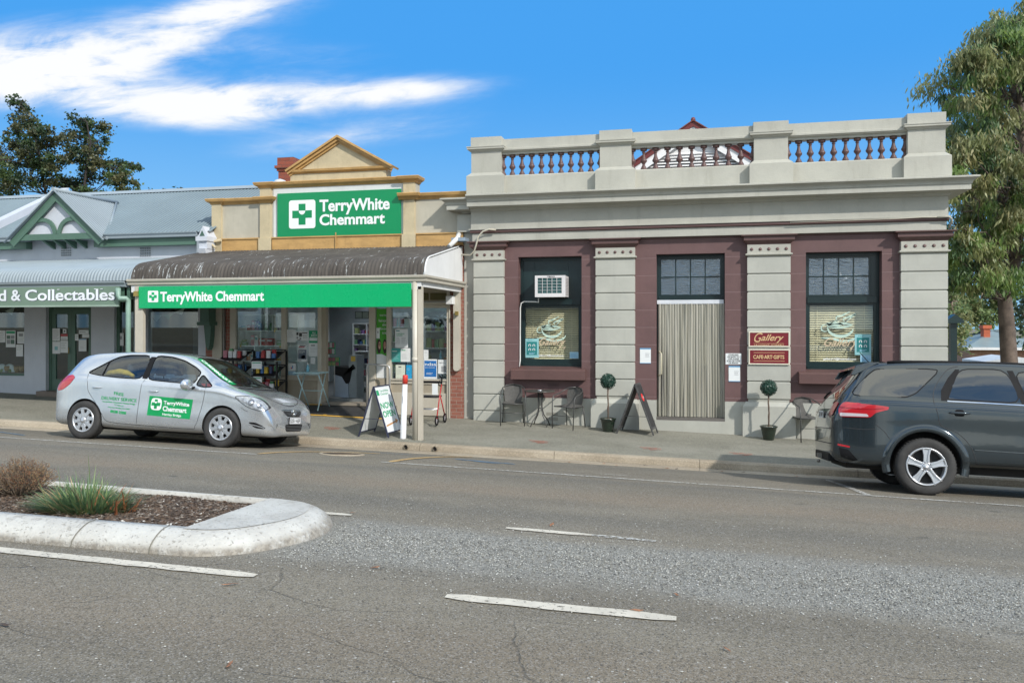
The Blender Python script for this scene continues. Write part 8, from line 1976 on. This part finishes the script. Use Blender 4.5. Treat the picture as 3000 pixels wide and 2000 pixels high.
# second, nearer limb set of the gum tree is part of it: stem fork to the left
mb = MB(); rnd = random.Random(8)
farL = [leafmat('far_leaf', (.12, .18, .06), (.20, .26, .10), .6, .3), leafmat('far_leaf_yellow', (.22, .24, .09), (.32, .32, .15), .6, .3), leafmat('far_leaf_dark', (.03, .055, .025), (.06, .09, .04), .6, .2)]
def bg(x, y0, w, h, Yb, label, seed, mats, n=9, ls=.3):
    r = random.Random(seed); L_ = []
    for _ in range(n): a = r.uniform(0, 6.28); q = r.random() ** .5; L_.append((x + math.cos(a) * w * q, y0 - h * .5 + math.sin(a) * h * .5 * q, (w + h) / 2 * r.uniform(.22, .34)))
    b0 = at(x, y0, Yb); gg = gz(b0.x, 30) - .3; tree('background_tree', label, (b0.x, Yb, gg), [(b0.x, Yb, gg), b0, at(x, y0 - h * .4, Yb), at(x, y0 - h * .8, Yb)], clp(L_, Yb, seed, 2), mats, bark2, ls, 26, seed, r0=.22, lw=.55, group='trees in the distance right of the gallery')
bg(2186, 815, 16, 170, 45, 'yellow green tree directly right of the gallery corner, in the distance', 61, [farL[0], farL[1]], 22, .2)
bg(2255, 745, 46, 100, 80, 'rounded pale green tree behind the brick house', 62, [farL[1], farL[0]], 14, .36); bg(2378, 800, 26, 200, 34, 'dark leafy tree behind the gum trunk at the right edge', 63, [farL[2], farL[0]], 14, .2)
bg(2212, 812, 16, 60, 76, 'low bushy tree left of the brick house', 65, [farL[0], farL[2]], 10, .34)
# far brick house
Yh = 62; h = thing('brick_house', 'distant brick house with green grey hipped roof and red chimney', 'building', (at(2260, 830, Yh).x, Yh, 0))
bh = brickmat('house_brick', (.36, .19, .12), (.42, .25, .17), (.38, .32, .26), 2.0)
a = at(2228, 805, Yh); b = at(2330, 835, Yh); ridge = at(2285, 757, Yh + 3); ev = at(2225, 797, Yh)
MB().box(a.x, b.x + 2, Yh, Yh + 8, b.z - 4, ev.z).build('wall', bh, h)
rg = M('green_grey_roof', (.19, .24, .24), .5, var=.08)
x0, x1 = ev.x - .3, b.x + 2.5
MB().add([(x0, Yh - .5, ev.z), (x1, Yh - .5, ev.z), (x1, Yh + 8.5, ev.z), (x0, Yh + 8.5, ev.z), (x0 + 3.2, Yh + 4, ridge.z), (x1 - 3, Yh + 4, ridge.z)], [(0, 1, 5, 4), (1, 2, 5), (2, 3, 4, 5), (3, 0, 4), (3, 2, 1, 0)]).build('roof', rg, h)
MB().box(x0, x1, Yh - .62, Yh - .5, ev.z - .18, ev.z).build('gutter', wtm, h)
c0 = at(2271, 785, Yh + 1); c1_ = at(2286, 750, Yh + 1); mb = MB(); mb.box(c0.x, c1_.x, Yh + 2, Yh + 2.7, c0.z, c1_.z - .15); mb.box(c0.x - .08, c1_.x + .08, Yh + 1.92, Yh + 2.78, c1_.z - .149, c1_.z + .1); mb.build('chimney', MATS.get('chim2') or M('red_chimney', (.42, .10, .045), .8, bump=.3), h)
s0 = at(2262, 826, 50); MB().prism([(s0.x, s0.z - 2), (s0.x + 4, s0.z - 2), (s0.x + 4, s0.z - .15), (s0.x + 1.6, s0.z + .18), (s0.x, s0.z - .1)], 'y', 50, 54).build('shed_roof', M('pale_shed', (.50, .52, .54), .5), tag=('pale grey shed in front of the distant brick house', 'shed'), fix=True)
# dark capped post beside the gallery corner
q0 = at(2186, 835, 18); q1 = at(2190, 742, 18)
t = thing('gate_post', 'dark green capped post standing just past the right corner of the gallery', 'post', (q0.x, 18, foot(q0.x, 16.9)))
MB().box(q0.x - .02, q0.x + .10, 18, 18.12, foot(q0.x, 16.9) - .2, q1.z).build('shaft', dgreen, t); MB().prism([(q0.x - .12, q1.z), (q0.x + .2, q1.z), (q0.x + .2, q1.z + .05), (q0.x + .04, q1.z + .18), (q0.x - .12, q1.z + .05)], 'y', 17.9, 18.22).build('cap', dgreen, t, fix=True)
# dry grass patch beyond the footpath on the right is ground; overhead wires
for i, (p, q) in enumerate((((2352, 520), (2180, 545)), ((2352, 560), (2150, 575)))): pass

# ================================================ THE OTHER SIDE OF THE STREET (seen mirrored in glass and paint)
def shop_row(x0, x1, h, wm, rm, label, ver):
    t = thing('street_shop', label, 'building', ((x0 + x1) / 2, -17, 0)); z = gz((x0 + x1) / 2, -12)
    w = (x1 - x0); hs = [(x0 + w * .08, x0 + w * .38, z + .8, z + 2.5), (x0 + w * .45, x0 + w * .57, z, z + 2.4), (x0 + w * .64, x0 + w * .93, z + .8, z + 2.5)]
    MB().wall(x0, x1, z - .5, z + h, -17.3, -17, hs).build('wall', wm, t); MB().box(x0, x1, -25, -17.31, z - .5, z + h - .7).build('rear_wall', wm, t)
    for q in hs: MB().box(q[0], q[1], -17.2, -17.18, q[2], q[3]).build('window', sgl, t)
    MB().mould([(0, z + h), (.12, z + h + .05), (.15, z + h + .2), (0, z + h + .22)], [(x1, -17.0), (x0, -17.0)]).build('cornice', corn, t, fix=True)
    if ver:
        MB().prism([(-17, z + 3.2), (-14.2, z + 2.8), (-14.2, z + 2.75), (-17, z + 3.1)], 'x', x0, x1).build('verandah_roof', rm, t)
        for x in (x0 + .1, (x0 + x1) / 2, x1 - .1): MB().box(x - .06, x + .06, -14.35, -14.25, z - .3, z + 2.78).build('verandah_post', wtm, t)
shop_row(-13, -4.5, 4.6, corn, tin, 'cream shop with verandah on the far side of the street behind the photographer, left', True)
shop_row(-4, 5.5, 5.2, bh, tin, 'red brick shop with verandah across the street behind the photographer, middle', True)
for i, (x, h) in enumerate(((-17, 7), (-24, 8))):
    z = gz(x, -12); tree('street_tree', ['leafy street tree at the end of the shops across the street', 'leafy street tree far along the opposite side of the street'][i], (x, -15, z), [(x, -15, z), (x, -15, z + h * .4), (x, -15, z + h * .7)], [(x + math.cos(k * 1.3) * 1.6, -15 + math.sin(k * 1.3) * 1.6, z + h * (.5 + .06 * k), 1.5) for k in range(8)], [farL[0], farL[2]], bark2, .4, 40, 70 + i, lw=.6, group='trees across the street')
struct('opposite_footpath', sheet(lambda X, Y: gz(X, Y) + .1, -70, 60, -17, -9.2, 60, 4), path)
